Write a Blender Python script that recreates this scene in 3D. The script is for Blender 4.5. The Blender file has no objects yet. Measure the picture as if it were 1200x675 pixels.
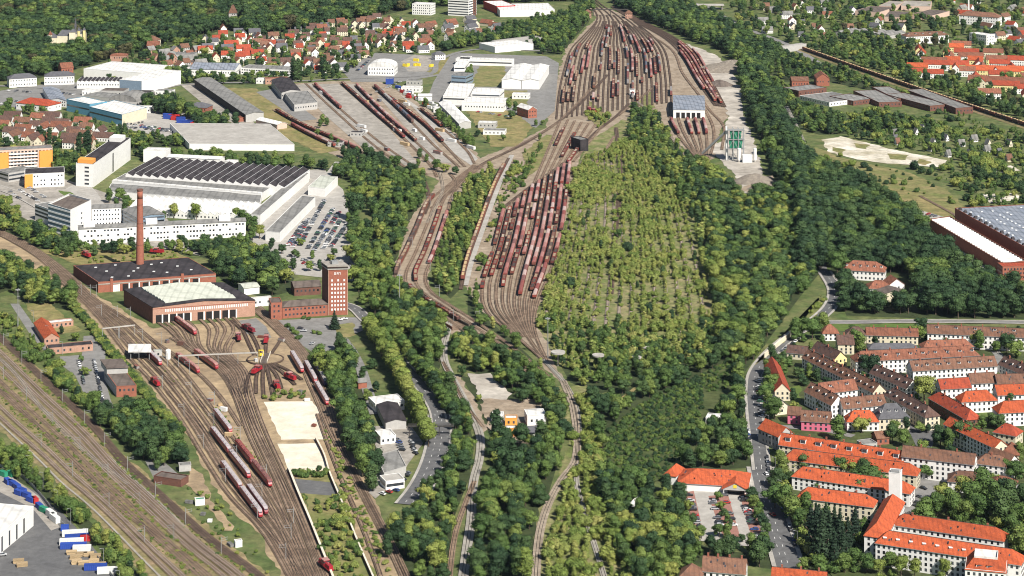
import bpy, bmesh, math, random
from mathutils import Vector, Matrix
S = bpy.context.scene
COL = S.collection
RG = random.Random(11)

# ------------------------------------------------------------------ camera
# The aircraft camera looks level with a strong vertical shift: H metres up, focal length in photo pixels.
F, HC, HY, Y0 = 2600.0, 417.0, -330.0, 1625.0
cam = bpy.data.cameras.new('camera'); camo = bpy.data.objects.new('camera', cam); COL.objects.link(camo)
camo.location = (0, -Y0, HC); camo.rotation_euler = (math.radians(90), 0, 0)
cam.sensor_width = 36; cam.lens = F / 1200 * 36; cam.shift_y = -(337.5 - HY) / 1200
cam.clip_start = 5; cam.clip_end = 60000
S.camera = camo
# ------------------------------------------------------------------ sky and sun
SAZ = Vector((0.56, -0.83)).normalized(); SEL = math.radians(44)
w = bpy.data.worlds.new('World'); S.world = w; w.use_nodes = True
nt = w.node_tree; nt.nodes.clear()
sky = nt.nodes.new('ShaderNodeTexSky'); sky.sky_type = 'NISHITA'; sky.sun_disc = False
sky.sun_elevation = SEL; sky.sun_rotation = math.atan2(SAZ.x, SAZ.y); sky.altitude = 300
bg = nt.nodes.new('ShaderNodeBackground'); bg.inputs['Strength'].default_value = 0.052
wo = nt.nodes.new('ShaderNodeOutputWorld')
nt.links.new(sky.outputs[0], bg.inputs[0]); nt.links.new(bg.outputs[0], wo.inputs[0])
sun = bpy.data.lights.new('sun', 'SUN'); sun.energy = 5.0; sun.angle = math.radians(0.55); sun.color = (1, 0.945, 0.86)
suno = bpy.data.objects.new('sun', sun); COL.objects.link(suno)
suno.rotation_euler = Vector((SAZ.x * math.cos(SEL), SAZ.y * math.cos(SEL), math.sin(SEL))).to_track_quat('Z', 'Y').to_euler()
S.view_settings.view_transform = 'Standard'; S.view_settings.look = 'None'
S.view_settings.gamma = 1; S.view_settings.exposure = 0.52
S.view_settings.use_curve_mapping = False
S.render.engine = 'CYCLES'; S.cycles.pixel_filter_type = 'BLACKMAN_HARRIS'; S.cycles.filter_width = 1.05
S.cycles.max_bounces = 4; S.cycles.diffuse_bounces = 1; S.cycles.glossy_bounces = 2; S.cycles.transmission_bounces = 2

# ------------------------------------------------------------------ surveying: a photo pixel -> the point of the site it shows at height z
def P(x, y, z=0.0):
    Y = F * (HC - z) / (y - HY)
    return Vector(((x - 600) * Y / F, Y - Y0, z))
def scale_at(v): return F / (v.y + Y0)
def to_px(v):
    Y = v.y + Y0
    return 600 + F * v.x / Y, HY + F * (HC - v.z) / Y

# ------------------------------------------------------------------ materials
MATS = {}
def mat(name, col, rough=0.85, var=0.25, scale=0.3, col2=None, objvar=0.0, island=0.0, spec=0.3, world=False, detail=5, metal=0.0, bump=0.0, fac=0.5, transl=0.0, stretch=None, lo=0.35, hi=0.65):
    if name in MATS: return MATS[name]
    m = bpy.data.materials.new(name); m.use_nodes = True
    n = m.node_tree; N = n.nodes; L = n.links
    b = N['Principled BSDF']; b.inputs['Roughness'].default_value = rough
    b.inputs['Specular IOR Level'].default_value = spec; b.inputs['Metallic'].default_value = metal
    if world: co = N.new('ShaderNodeNewGeometry').outputs['Position']
    else: co = N.new('ShaderNodeTexCoord').outputs['Object']
    if stretch:
        mp = N.new('ShaderNodeMapping'); mp.inputs['Scale'].default_value = stretch
        L.new(co, mp.inputs[0]); co = mp.outputs[0]
    nz = N.new('ShaderNodeTexNoise'); nz.inputs['Scale'].default_value = scale; nz.inputs['Detail'].default_value = detail
    nz.inputs['Roughness'].default_value = 0.65
    L.new(co, nz.inputs['Vector'])
    rp = N.new('ShaderNodeMapRange'); rp.inputs['From Min'].default_value = lo; rp.inputs['From Max'].default_value = hi
    L.new(nz.outputs['Fac'], rp.inputs['Value'])
    if col2:
        mx = N.new('ShaderNodeMixRGB'); mx.inputs[1].default_value = (*col, 1); mx.inputs[2].default_value = (*col2, 1)
        L.new(rp.outputs[0], mx.inputs[0]); cur = mx.outputs[0]
    else:
        r = N.new('ShaderNodeRGB'); r.outputs[0].default_value = (*col, 1); cur = r.outputs[0]
    def mul(cur, val, amt):
        ma = N.new('ShaderNodeMapRange'); ma.inputs['To Min'].default_value = 1 - amt; ma.inputs['To Max'].default_value = 1 + amt
        L.new(val, ma.inputs['Value'])
        hs = N.new('ShaderNodeHueSaturation'); L.new(ma.outputs[0], hs.inputs['Value']); L.new(cur, hs.inputs['Color'])
        return hs.outputs[0]
    if var:
        n2 = N.new('ShaderNodeTexNoise'); n2.inputs['Scale'].default_value = scale * 3.3; n2.inputs['Detail'].default_value = detail
        n2.inputs['Roughness'].default_value = 0.7
        L.new(co, n2.inputs['Vector'])
        r2 = N.new('ShaderNodeMapRange'); r2.inputs['From Min'].default_value = 0.3; r2.inputs['From Max'].default_value = 0.7
        L.new(n2.outputs['Fac'], r2.inputs['Value'])
        cur = mul(cur, r2.outputs[0], var)
    if objvar:
        oi = N.new('ShaderNodeObjectInfo'); cur = mul(cur, oi.outputs['Random'], objvar)
    if island:
        g = N.new('ShaderNodeNewGeometry'); cur = mul(cur, g.outputs['Random Per Island'], island)
    L.new(cur, b.inputs['Base Color'])
    if bump:
        bp = N.new('ShaderNodeBump'); bp.inputs['Strength'].default_value = bump; bp.inputs['Distance'].default_value = 0.3
        L.new(nz.outputs['Fac'], bp.inputs['Height']); L.new(bp.outputs[0], b.inputs['Normal'])
    if transl:
        t = N.new('ShaderNodeBsdfTranslucent'); L.new(cur, t.inputs[0])
        ms = N.new('ShaderNodeMixShader'); ms.inputs[0].default_value = transl
        L.new(b.outputs[0], ms.inputs[1]); L.new(t.outputs[0], ms.inputs[2])
        L.new(ms.outputs[0], N['Material Output'].inputs['Surface'])
    MATS[name] = m
    return m
def add_seams(name, period, amt, wob=1.5):
    m = MATS[name]; n = m.node_tree; N = n.nodes; L = n.links; b = N['Principled BSDF']
    src = b.inputs['Base Color'].links[0].from_socket; tc = N.new('ShaderNodeTexCoord')
    for dirn in ('X', 'DIAGONAL'):
        w_ = N.new('ShaderNodeTexWave'); w_.bands_direction = dirn; w_.inputs['Scale'].default_value = 3.1416 / 10 / period * (1 if dirn == 'X' else .45)
        w_.inputs['Distortion'].default_value = wob * (.3 if dirn == 'X' else 4); w_.inputs['Detail'].default_value = 3; L.new(tc.outputs['Object'], w_.inputs['Vector'])
        mr = N.new('ShaderNodeMapRange'); mr.inputs['From Min'].default_value = .0; mr.inputs['From Max'].default_value = .3; mr.inputs['To Min'].default_value = 1 - amt; mr.inputs['To Max'].default_value = 1
        L.new(w_.outputs['Fac'], mr.inputs['Value']); hs = N.new('ShaderNodeHueSaturation'); L.new(src, hs.inputs['Color']); L.new(mr.outputs[0], hs.inputs['Value']); src = hs.outputs[0]
    L.new(src, b.inputs['Base Color'])
def leafmat(name, c1, c2, c3, sat=1.0):
    m = bpy.data.materials.new(name); m.use_nodes = True
    n = m.node_tree; N = n.nodes; L = n.links; b = N['Principled BSDF']
    b.inputs['Roughness'].default_value = 0.7; b.inputs['Specular IOR Level'].default_value = 0.25
    oi = N.new('ShaderNodeObjectInfo'); cr = N.new('ShaderNodeValToRGB')
    e = cr.color_ramp.elements; e[0].color = (*c1, 1); e[1].color = (*c3, 1); e[1].position = 0.97
    k = e.new(0.55); k.color = (*c2, 1)
    L.new(oi.outputs['Random'], cr.inputs[0])
    g = N.new('ShaderNodeNewGeometry'); ma = N.new('ShaderNodeMapRange')
    ma.inputs['To Min'].default_value = 0.7; ma.inputs['To Max'].default_value = 1.3
    L.new(g.outputs['Random Per Island'], ma.inputs[0])
    hs = N.new('ShaderNodeHueSaturation'); L.new(cr.outputs[0], hs.inputs['Color']); L.new(ma.outputs[0], hs.inputs['Value'])
    L.new(hs.outputs[0], b.inputs['Base Color'])
    t = N.new('ShaderNodeBsdfTranslucent'); L.new(hs.outputs[0], t.inputs[0])
    ms = N.new('ShaderNodeMixShader'); ms.inputs[0].default_value = 0.10
    L.new(b.outputs[0], ms.inputs[1]); L.new(t.outputs[0], ms.inputs[2]); L.new(ms.outputs[0], N['Material Output'].inputs['Surface'])
    MATS[name] = m
    return m

mat('grass', (0.075, 0.110, 0.032), var=0.45, scale=0.045, col2=(0.165, 0.165, 0.068), world=True, detail=8, lo=0.4, hi=0.68)
mat('lawn', (0.075, 0.13, 0.025), var=0.25, scale=0.05, col2=(0.11, 0.15, 0.035), world=True)
mat('dry_grass', (0.28, 0.22, 0.10), var=0.42, scale=0.05, col2=(0.15, 0.155, 0.05), world=True, detail=8)
mat('meadow', (0.13, 0.155, 0.045), var=0.42, scale=0.05, col2=(0.24, 0.2, 0.09), world=True, detail=8)
mat('weed_field', (0.125, 0.155, 0.045), var=0.45, scale=0.07, col2=(0.31, 0.25, 0.14), world=True, detail=9, lo=0.42, hi=0.7)
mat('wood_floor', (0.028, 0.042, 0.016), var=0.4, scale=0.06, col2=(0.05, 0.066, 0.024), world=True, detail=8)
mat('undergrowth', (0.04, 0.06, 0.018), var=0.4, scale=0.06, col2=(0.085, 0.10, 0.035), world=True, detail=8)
mat('yard_soil', (0.40, 0.30, 0.18), var=0.35, scale=0.045, col2=(0.235, 0.175, 0.115), world=True, detail=9)
mat('grey_soil', (0.35, 0.285, 0.215), var=0.35, scale=0.06, col2=(0.24, 0.185, 0.13), world=True, detail=9)
mat('weedy_soil', (0.31, 0.225, 0.135), var=0.42, scale=0.06, col2=(0.16, 0.155, 0.055), world=True, detail=9)
mat('ballast', (0.175, 0.118, 0.080), var=0.38, scale=0.09, col2=(0.275, 0.20, 0.14), world=True, detail=8)
mat('ballast_light', (0.36, 0.30, 0.235), var=0.3, scale=0.09, col2=(0.25, 0.205, 0.155), world=True, detail=8)
mat('ballast_dark', (0.085, 0.055, 0.040), var=0.38, scale=0.09, col2=(0.135, 0.094, 0.068), world=True, detail=8)
mat('ballast_grey', (0.36, 0.34, 0.30), var=0.2, scale=0.06, col2=(0.28, 0.26, 0.225), world=True, detail=8)
mat('rail', (0.035, 0.024, 0.019), rough=0.6, var=0.2, scale=0.2, metal=0.1, world=True)
mat('rail_bright', (0.42, 0.39, 0.36), rough=0.35, var=0.2, scale=0.2, metal=0.6, world=True)
mat('asphalt', (0.10, 0.10, 0.103), var=0.22, scale=0.08, col2=(0.14, 0.14, 0.14), world=True, detail=8)
mat('asphalt_light', (0.24, 0.235, 0.225), var=0.2, scale=0.08, col2=(0.18, 0.175, 0.165), world=True, detail=8)
mat('concrete', (0.42, 0.40, 0.365), var=0.2, scale=0.06, col2=(0.33, 0.31, 0.28), world=True, detail=8)
mat('concrete_grey', (0.37, 0.34, 0.30), var=0.3, scale=0.05, col2=(0.25, 0.23, 0.20), world=True, detail=8)
mat('sand', (0.76, 0.70, 0.58), var=0.16, scale=0.05, col2=(0.62, 0.55, 0.43), world=True, detail=8)
mat('white_sand', (0.72, 0.67, 0.58), var=0.28, scale=0.045, col2=(0.36, 0.32, 0.22), world=True, detail=8)
mat('gravel_floor', (0.52, 0.48, 0.42), var=0.3, scale=0.03, col2=(0.30, 0.27, 0.23), world=True, detail=8)
mat('gravel_heap', (0.17, 0.145, 0.12), var=0.3, scale=0.3, col2=(0.25, 0.22, 0.18))
mat('red_paving', (0.30, 0.15, 0.12), var=0.2, scale=0.3, world=True)
mat('paint_white', (0.75, 0.75, 0.73), var=0.1, scale=1)
mat('white_wall', (0.80, 0.79, 0.76), var=0.05, scale=0.15, col2=(0.74, 0.73, 0.70))
mat('cream_wall', (0.68, 0.62, 0.47), var=0.06, scale=0.15, col2=(0.62, 0.56, 0.42), objvar=0.08)
mat('yellow_wall', (0.72, 0.62, 0.30), var=0.06, scale=0.15)
mat('grey_wall', (0.42, 0.41, 0.39), var=0.1, scale=0.15)
mat('pink_wall', (0.62, 0.16, 0.24), var=0.07, scale=0.15)
mat('rose_wall', (0.60, 0.44, 0.36), var=0.07, scale=0.15)
mat('orange_wall', (0.78, 0.33, 0.07), var=0.06, scale=0.15)
mat('blue_wall', (0.12, 0.30, 0.42), var=0.1, scale=0.2)
mat('glass_wall', (0.20, 0.27, 0.34), rough=0.25, var=0.2, scale=0.25, spec=0.6)
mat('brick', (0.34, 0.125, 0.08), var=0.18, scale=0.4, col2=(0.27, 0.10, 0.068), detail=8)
mat('brick_dark', (0.13, 0.065, 0.05), var=0.2, scale=0.4, col2=(0.18, 0.08, 0.058), detail=8)  # dark brick; also puts shade into left walls of depot buildings
mat('brick_pale', (0.46, 0.27, 0.20), var=0.15, scale=0.4, col2=(0.38, 0.22, 0.16), detail=8)
mat('tile_orange', (0.47, 0.098, 0.034), var=0.3, scale=0.5, col2=(0.35, 0.075, 0.032), objvar=0.14, detail=8)
mat('tile_red', (0.37, 0.066, 0.03), var=0.25, scale=0.35, col2=(0.28, 0.058, 0.032), objvar=0.12, detail=8)
mat('tile_rust', (0.27, 0.105, 0.062), var=0.28, scale=0.35, col2=(0.19, 0.08, 0.052), objvar=0.15, detail=8)
mat('tile_brown', (0.215, 0.105, 0.065), var=0.22, scale=0.35, col2=(0.155, 0.085, 0.06), objvar=0.18, detail=8)
mat('tile_dark', (0.095, 0.06, 0.052), var=0.25, scale=0.35, col2=(0.13, 0.072, 0.055), objvar=0.15, detail=8)
mat('slate', (0.085, 0.085, 0.095), var=0.2, scale=0.35, col2=(0.12, 0.12, 0.13), objvar=0.1, detail=8)
mat('felt_black', (0.035, 0.030, 0.033), var=0.3, scale=0.12, col2=(0.055, 0.047, 0.05), detail=8)
mat('felt_grey', (0.19, 0.187, 0.18), var=0.2, scale=0.12, col2=(0.25, 0.245, 0.23), detail=8, objvar=0.08)
mat('felt_brown', (0.12, 0.095, 0.082), var=0.2, scale=0.12, col2=(0.16, 0.13, 0.11), detail=8)
mat('roof_light', (0.52, 0.54, 0.46), var=0.1, scale=0.15, col2=(0.44, 0.46, 0.40))
mat('roof_white', (0.74, 0.73, 0.70), var=0.08, scale=0.1, col2=(0.64, 0.63, 0.60), detail=8)
mat('roof_sheet', (0.22, 0.25, 0.30), var=0.15, scale=0.1, col2=(0.30, 0.32, 0.36), rough=0.5, detail=8)
mat('skylight', (0.70, 0.71, 0.70), rough=0.4, var=0.1)
mat('window_glass', (0.045, 0.052, 0.062), rough=0.2, var=0.0, spec=0.6, island=0.85)
mat('gate_dark', (0.018, 0.016, 0.016), var=0.1)
mat('metal_grey', (0.33, 0.34, 0.34), rough=0.5, var=0.1, metal=0.2)
mat('steel_dark', (0.06, 0.055, 0.05), rough=0.6, var=0.2)
mat('mast_grey', (0.27, 0.275, 0.27), rough=0.6, var=0.1)
mat('wagon_brown', (0.20, 0.045, 0.035), rough=0.6, var=0.25, scale=0.6, objvar=0.35)
mat('wagon_roof', (0.40, 0.25, 0.225), rough=0.6, var=0.35, scale=0.5, objvar=0.45)
mat('wagon_rust', (0.17, 0.075, 0.05), rough=0.8, var=0.3, scale=0.6, objvar=0.3)
mat('wagon_grey', (0.33, 0.33, 0.33), rough=0.6, var=0.2, scale=0.6, objvar=0.3)
mat('wagon_load', (0.30, 0.22, 0.16), rough=0.9, var=0.3, scale=0.8, objvar=0.3)
for _n, _p, _a in (('roof_white', 5, .16), ('felt_grey', 6, .2), ('felt_black', 7, .3), ('felt_brown', 6, .2), ('roof_sheet', 4, .3), ('roof_light', 5, .14), ('tile_orange', 2.2, .16), ('tile_red', 2.2, .18), ('tile_rust', 2.4, .2), ('tile_brown', 2.4, .2), ('tile_dark', 2.4, .2)): add_seams(_n, _p, _a)
def objramp(name, cols, rough=0.65, var=0.25, scale=0.6):
    m = mat(name, cols[0], rough, var, scale); n = m.node_tree; N = n.nodes; L = n.links
    rgb = [x for x in N if x.type == 'RGB'][0]; oi = N.new('ShaderNodeObjectInfo'); cr = N.new('ShaderNodeValToRGB'); cr.color_ramp.interpolation = 'CONSTANT'
    e = cr.color_ramp.elements; e[0].color = (*cols[0], 1); e[1].position = 1 / len(cols); e[1].color = (*cols[1], 1)
    for i, c in enumerate(cols[2:]): k = e.new((i + 2) / len(cols)); k.color = (*c, 1)
    L.new(oi.outputs['Random'], cr.inputs[0])
    for l in list(rgb.outputs[0].links): L.new(cr.outputs[0], l.to_socket)
    return m
for _n in ('wagon_brown', 'wagon_roof', 'wagon_rust', 'wagon_grey', 'wagon_load'): MATS.pop(_n)
objramp('wagon_brown', [(0.20, 0.045, 0.035), (0.15, 0.04, 0.032), (0.11, 0.035, 0.03), (0.24, 0.055, 0.04), (0.085, 0.04, 0.035), (0.17, 0.06, 0.045), (0.21, 0.04, 0.04)])
objramp('wagon_roof', [(0.36, 0.17, 0.15), (0.30, 0.11, 0.095), (0.42, 0.25, 0.22), (0.24, 0.075, 0.065), (0.34, 0.15, 0.13), (0.38, 0.20, 0.175), (0.20, 0.09, 0.08), (0.46, 0.34, 0.31)], var=0.35)
objramp('wagon_rust', [(0.17, 0.075, 0.05), (0.13, 0.06, 0.045), (0.20, 0.06, 0.045), (0.11, 0.07, 0.06)])
objramp('wagon_grey', [(0.26, 0.24, 0.23), (0.16, 0.10, 0.085), (0.34, 0.32, 0.30), (0.11, 0.12, 0.15), (0.22, 0.09, 0.07), (0.19, 0.07, 0.06)])
mat('ore_load', (0.47, 0.35, 0.20), var=0.3, scale=0.6)
objramp('wagon_load', [(0.30, 0.22, 0.16), (0.12, 0.09, 0.075), (0.40, 0.33, 0.26), (0.20, 0.11, 0.085), (0.34, 0.25, 0.17), (0.08, 0.06, 0.055)], rough=.9)
mat('train_red', (0.33, 0.020, 0.030), rough=0.4, var=0.08, scale=0.6, spec=0.5)
mat('train_roof', (0.40, 0.36, 0.365), rough=0.6, var=0.12, scale=0.5)
mat('train_maroon', (0.20, 0.03, 0.04), rough=0.45, var=0.1, scale=0.6)
mat('train_blue', (0.05, 0.05, 0.13), rough=0.45, var=0.1, scale=0.6)
mat('loco_yellow', (0.75, 0.58, 0.05), rough=0.5, var=0.1)
mat('underframe', (0.03, 0.027, 0.025), rough=0.8, var=0.2)
mat('tyre', (0.02, 0.02, 0.02), rough=0.9, var=0)
for nm, c in (('silver', (0.45, 0.46, 0.47)), ('white', (0.78, 0.78, 0.77)), ('black', (0.025, 0.025, 0.028)), ('grey', (0.16, 0.165, 0.175)),
              ('red', (0.42, 0.03, 0.03)), ('blue', (0.035, 0.07, 0.24)), ('green', (0.04, 0.12, 0.07))):
    mat('car_' + nm, c, rough=0.3, var=0, spec=0.6)
mat('box_blue', (0.03, 0.07, 0.33), rough=0.5, var=0.12, scale=0.5, objvar=0.2)
mat('box_green', (0.03, 0.24, 0.14), rough=0.5, var=0.12, scale=0.5)
mat('box_red', (0.45, 0.03, 0.03), rough=0.5, var=0.12, scale=0.5)
mat('box_white', (0.68, 0.68, 0.66), rough=0.5, var=0.12, scale=0.5)
mat('timber', (0.42, 0.31, 0.18), var=0.25, scale=0.8, objvar=0.25)
mat('bark', (0.10, 0.075, 0.055), var=0.3, scale=2)
leafmat('leaf_dark', (0.020, 0.046, 0.020), (0.036, 0.072, 0.025), (0.066, 0.110, 0.034))
leafmat('leaf_mid', (0.056, 0.104, 0.027), (0.094, 0.152, 0.036), (0.148, 0.198, 0.048))
leafmat('leaf_light', (0.125, 0.180, 0.038), (0.180, 0.228, 0.050), (0.245, 0.265, 0.066))
leafmat('leaf_birch', (0.155, 0.205, 0.050), (0.215, 0.255, 0.066), (0.300, 0.300, 0.092))
leafmat('leaf_conifer', (0.014, 0.032, 0.018), (0.020, 0.042, 0.021), (0.030, 0.056, 0.026))
leafmat('leaf_copper', (0.060, 0.056, 0.028), (0.085, 0.085, 0.034), (0.11, 0.115, 0.04))

# ------------------------------------------------------------------ mesh building
class MB:
    def __init__(s): s.v = []; s.f = []; s.m = []
    def face(s, pts, m=0):
        i = len(s.v); s.v.extend(tuple(p) for p in pts); s.f.append(tuple(range(i, i + len(pts)))); s.m.append(m)
    def hexa(s, b, t, m=0, bottom=False):          # b, t: four bottom and four top corners, counter-clockwise from above
        i = len(s.v); s.v.extend(tuple(p) for p in b); s.v.extend(tuple(p) for p in t)
        fs = [(4, 5, 6, 7), (0, 1, 5, 4), (1, 2, 6, 5), (2, 3, 7, 6), (3, 0, 4, 7)]
        if bottom: fs.append((3, 2, 1, 0))
        for q in fs: s.f.append(tuple(i + k for k in q)); s.m.append(m)
    def box(s, x0, x1, y0, y1, z0, z1, m=0, W=None, bottom=True):
        c = [(x0, y0), (x1, y0), (x1, y1), (x0, y1)]
        b = [(x, y, z0) for x, y in c]; t = [(x, y, z1) for x, y in c]
        if W: b = [W(*p) for p in b]; t = [W(*p) for p in t]
        s.hexa(b, t, m, bottom)
    def cyl(s, x, y, z0, z1, r0, r1, n=10, m=0, axis='z', cap=True):
        i = len(s.v)
        for k in range(n):
            a = 2 * math.pi * k / n
            for z, r in ((z0, r0), (z1, r1)):
                p = (x + r * math.cos(a), y + r * math.sin(a), z)
                if axis == 'y': p = (x + r * math.cos(a), z, y + r * math.sin(a))
                if axis == 'x': p = (z, x + r * math.cos(a), y + r * math.sin(a))
                s.v.append(p)
        for k in range(n):
            j = (k + 1) % n
            s.f.append((i + 2 * k, i + 2 * j, i + 2 * j + 1, i + 2 * k + 1)); s.m.append(m)
        if cap:
            s.f.append(tuple(i + 2 * k + 1 for k in range(n))); s.m.append(m)
            s.f.append(tuple(i + 2 * k for k in reversed(range(n)))); s.m.append(m)
    def bar(s, p, q, r, m=0):
        p = Vector(p); q = Vector(q); d = (q - p).normalized(); u = d.cross(Vector((0, 0, 1)))
        if u.length < 1e-3: u = Vector((1, 0, 0))
        u.normalize(); v = d.cross(u)
        b = [p + u * r * a + v * r * c for a, c in ((-1, -1), (1, -1), (1, 1), (-1, 1))]
        t = [q + u * r * a + v * r * c for a, c in ((-1, -1), (1, -1), (1, 1), (-1, 1))]
        s.hexa(b, t, m, True)
    def mesh(s, name, mats, smooth=False):
        me = bpy.data.meshes.new(name); me.from_pydata(s.v, [], s.f)
        for m in mats: me.materials.append(MATS[m] if isinstance(m, str) else m)
        if len(mats) > 1: me.polygons.foreach_set('material_index', s.m)
        if smooth: me.polygons.foreach_set('use_smooth', [True] * len(s.f))
        me.validate(); me.update(); return me
def link(name, data, parent=None, loc=None, rz=0):
    o = bpy.data.objects.new(name, data); COL.objects.link(o)
    if parent: o.parent = parent
    if loc is not None: o.location = loc
    if rz: o.rotation_euler = (0, 0, rz)
    return o
def part(name, mb, mats, parent, smooth=False):
    return link(name, mb.mesh(name, mats if isinstance(mats, (list, tuple)) else [mats], smooth), parent)
def tag(o, label, cat, group=None):
    o['label'] = label; o['category'] = cat
    if group: o['group'] = group
    return o
def thing(name, label, cat, loc=(0, 0, 0), rz=0, group=None):
    return tag(link(name, None, None, loc, rz), label, cat, group)
def copy_tree(o, parent=None):
    c = o.copy(); COL.objects.link(c); c.parent = parent
    for ch in o.children: copy_tree(ch, c)
    return c

# ------------------------------------------------------------------ occupied ground (no tree grows there)
CELL = 2.0
OCC = set()
def occupy_pt(x, y, r):
    n = int(r / CELL) + 1; ci = round(x / CELL); cj = round(y / CELL)
    for i in range(-n, n + 1):
        for j in range(-n, n + 1):
            if (i * i + j * j) * CELL * CELL <= r * r + 1: OCC.add((ci + i, cj + j))
def occupy_quad(a, b, c, pad=2.0):               # parallelogram a, b=a+u, c=a+v
    u = b - a; v = c - a; lu = max(u.length, .1); lv = max(v.length, .1)
    nu = int((lu + 2 * pad) / CELL) + 2; nv = int((lv + 2 * pad) / CELL) + 2
    for i in range(nu):
        for j in range(nv):
            p = a + u * ((-pad + (lu + 2 * pad) * i / (nu - 1)) / lu) + v * ((-pad + (lv + 2 * pad) * j / (nv - 1)) / lv)
            OCC.add((round(p.x / CELL), round(p.y / CELL)))
def free(x, y): return (round(x / CELL), round(y / CELL)) not in OCC

# ------------------------------------------------------------------ ground sheets, roads, tracks
LAYER = [0.05, 0.40, 0]
def nz(): LAYER[0] += 0.004; return LAYER[0]
def nz_road(): LAYER[1] += 0.005; return LAYER[1]
def nz_track(): LAYER[2] = (LAYER[2] + 1) % 60; return 0.55 + LAYER[2] * 0.004
def inside(poly, x, y):
    c = False; j = len(poly) - 1
    for i in range(len(poly)):
        xi, yi = poly[i]; xj, yj = poly[j]
        if (yi > y) != (yj > y) and x < (xj - xi) * (y - yi) / (yj - yi) + xi: c = not c
        j = i
    return c
RAGGED = {'grass', 'dry_grass', 'meadow', 'undergrowth', 'yard_soil', 'grey_soil', 'weedy_soil', 'weed_field', 'sand', 'white_sand', 'gravel_floor', 'lawn'}
FLOOR = [0.004]
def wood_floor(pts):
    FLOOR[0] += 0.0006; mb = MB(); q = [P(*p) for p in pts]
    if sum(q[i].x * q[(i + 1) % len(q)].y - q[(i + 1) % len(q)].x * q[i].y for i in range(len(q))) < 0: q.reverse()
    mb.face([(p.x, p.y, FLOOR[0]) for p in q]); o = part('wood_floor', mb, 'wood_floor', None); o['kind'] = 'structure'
def patch(name, pts, m, occ=False):
    z = nz(); mb = MB(); q = [P(*p) for p in pts]
    if m in RAGGED:
        rr = random.Random(len(pts) * 31 + int(pts[0][0])); n_ = []
        for i in range(len(q)):
            a_, b_ = q[i], q[(i + 1) % len(q)]; k = max(1, int((b_ - a_).length / 5)); d_ = (b_ - a_).normalized(); pr = Vector((-d_.y, d_.x, 0)); off = 0
            for j in range(k):
                off = off * .6 + rr.uniform(-1, 1) * (1.5 if m != 'sand' else .55); n_.append(a_.lerp(b_, j / k) + pr * (off if j else off * .3))
        q = n_
    # clockwise or not, the sheet must face up
    a = sum(q[i].x * q[(i + 1) % len(q)].y - q[(i + 1) % len(q)].x * q[i].y for i in range(len(q)))
    if a < 0: q.reverse()
    mb.face([(p.x, p.y, z) for p in q])
    o = part(name, mb, m, None); o['kind'] = 'structure'
    if occ:
        poly = [(p.x, p.y) for p in q]; xs = [p[0] for p in poly]; ys = [p[1] for p in poly]
        for i in range(int(min(xs) / CELL), int(max(xs) / CELL) + 1):
            for j in range(int(min(ys) / CELL), int(max(ys) / CELL) + 1):
                if inside(poly, i * CELL, j * CELL): OCC.add((i, j))
    return o
def smooth_line(pts, step=10.0):
    w_ = [P(*p[:2]) if not isinstance(p, Vector) else p for p in pts]
    if len(w_) == 2: dens = [w_[0].lerp(w_[1], i / 40) for i in range(41)]
    else:
        e = [w_[0] * 2 - w_[1]] + w_ + [w_[-1] * 2 - w_[-2]]; dens = []
        for i in range(1, len(e) - 2):
            p0, p1, p2, p3 = e[i - 1:i + 3]
            # centripetal parameter keeps long and short spans free of loops
            t0 = 0; t1 = t0 + max((p1 - p0).length, .01) ** .5; t2 = t1 + max((p2 - p1).length, .01) ** .5; t3 = t2 + max((p3 - p2).length, .01) ** .5
            for k in range(16):
                t = t1 + (t2 - t1) * k / 16
                A1 = p0 * ((t1 - t) / (t1 - t0)) + p1 * ((t - t0) / (t1 - t0)); A2 = p1 * ((t2 - t) / (t2 - t1)) + p2 * ((t - t1) / (t2 - t1)); A3 = p2 * ((t3 - t) / (t3 - t2)) + p3 * ((t - t2) / (t3 - t2))
                B1 = A1 * ((t2 - t) / (t2 - t0)) + A2 * ((t - t0) / (t2 - t0)); B2 = A2 * ((t3 - t) / (t3 - t1)) + A3 * ((t - t1) / (t3 - t1))
                dens.append(B1 * ((t2 - t) / (t2 - t1)) + B2 * ((t - t1) / (t2 - t1)))
        dens.append(w_[-1])
    return resample(dens, step)
def resample(d, step):
    L = [0]
    for i in range(1, len(d)): L.append(L[-1] + (d[i] - d[i - 1]).length)
    n = max(2, int(L[-1] / step) + 1); out = []; j = 0
    for k in range(n):
        s = L[-1] * k / (n - 1)
        while j < len(L) - 2 and L[j + 1] < s: j += 1
        seg = max(L[j + 1] - L[j], 1e-6); out.append(d[j].lerp(d[j + 1], (s - L[j]) / seg))
    return out
def tangents(l):
    T = []
    for i in range(len(l)):
        d = l[min(i + 1, len(l) - 1)] - l[max(i - 1, 0)]; d.z = 0; T.append(d.normalized())
    return T
def strip(mb, l, w0, w1, z, m=0, tv=None):
    T = tv or tangents(l); i0 = len(mb.v); n = len(l)
    for k, p in enumerate(l):
        q = Vector((-T[k].y, T[k].x, 0)); zz = p.z + z
        mb.v.append((p.x + q.x * w1, p.y + q.y * w1, zz)); mb.v.append((p.x + q.x * w0, p.y + q.y * w0, zz))
    for k in range(n - 1):
        a = i0 + 2 * k; mb.f.append((a, a + 1, a + 3, a + 2)); mb.m.append(m)
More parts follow.
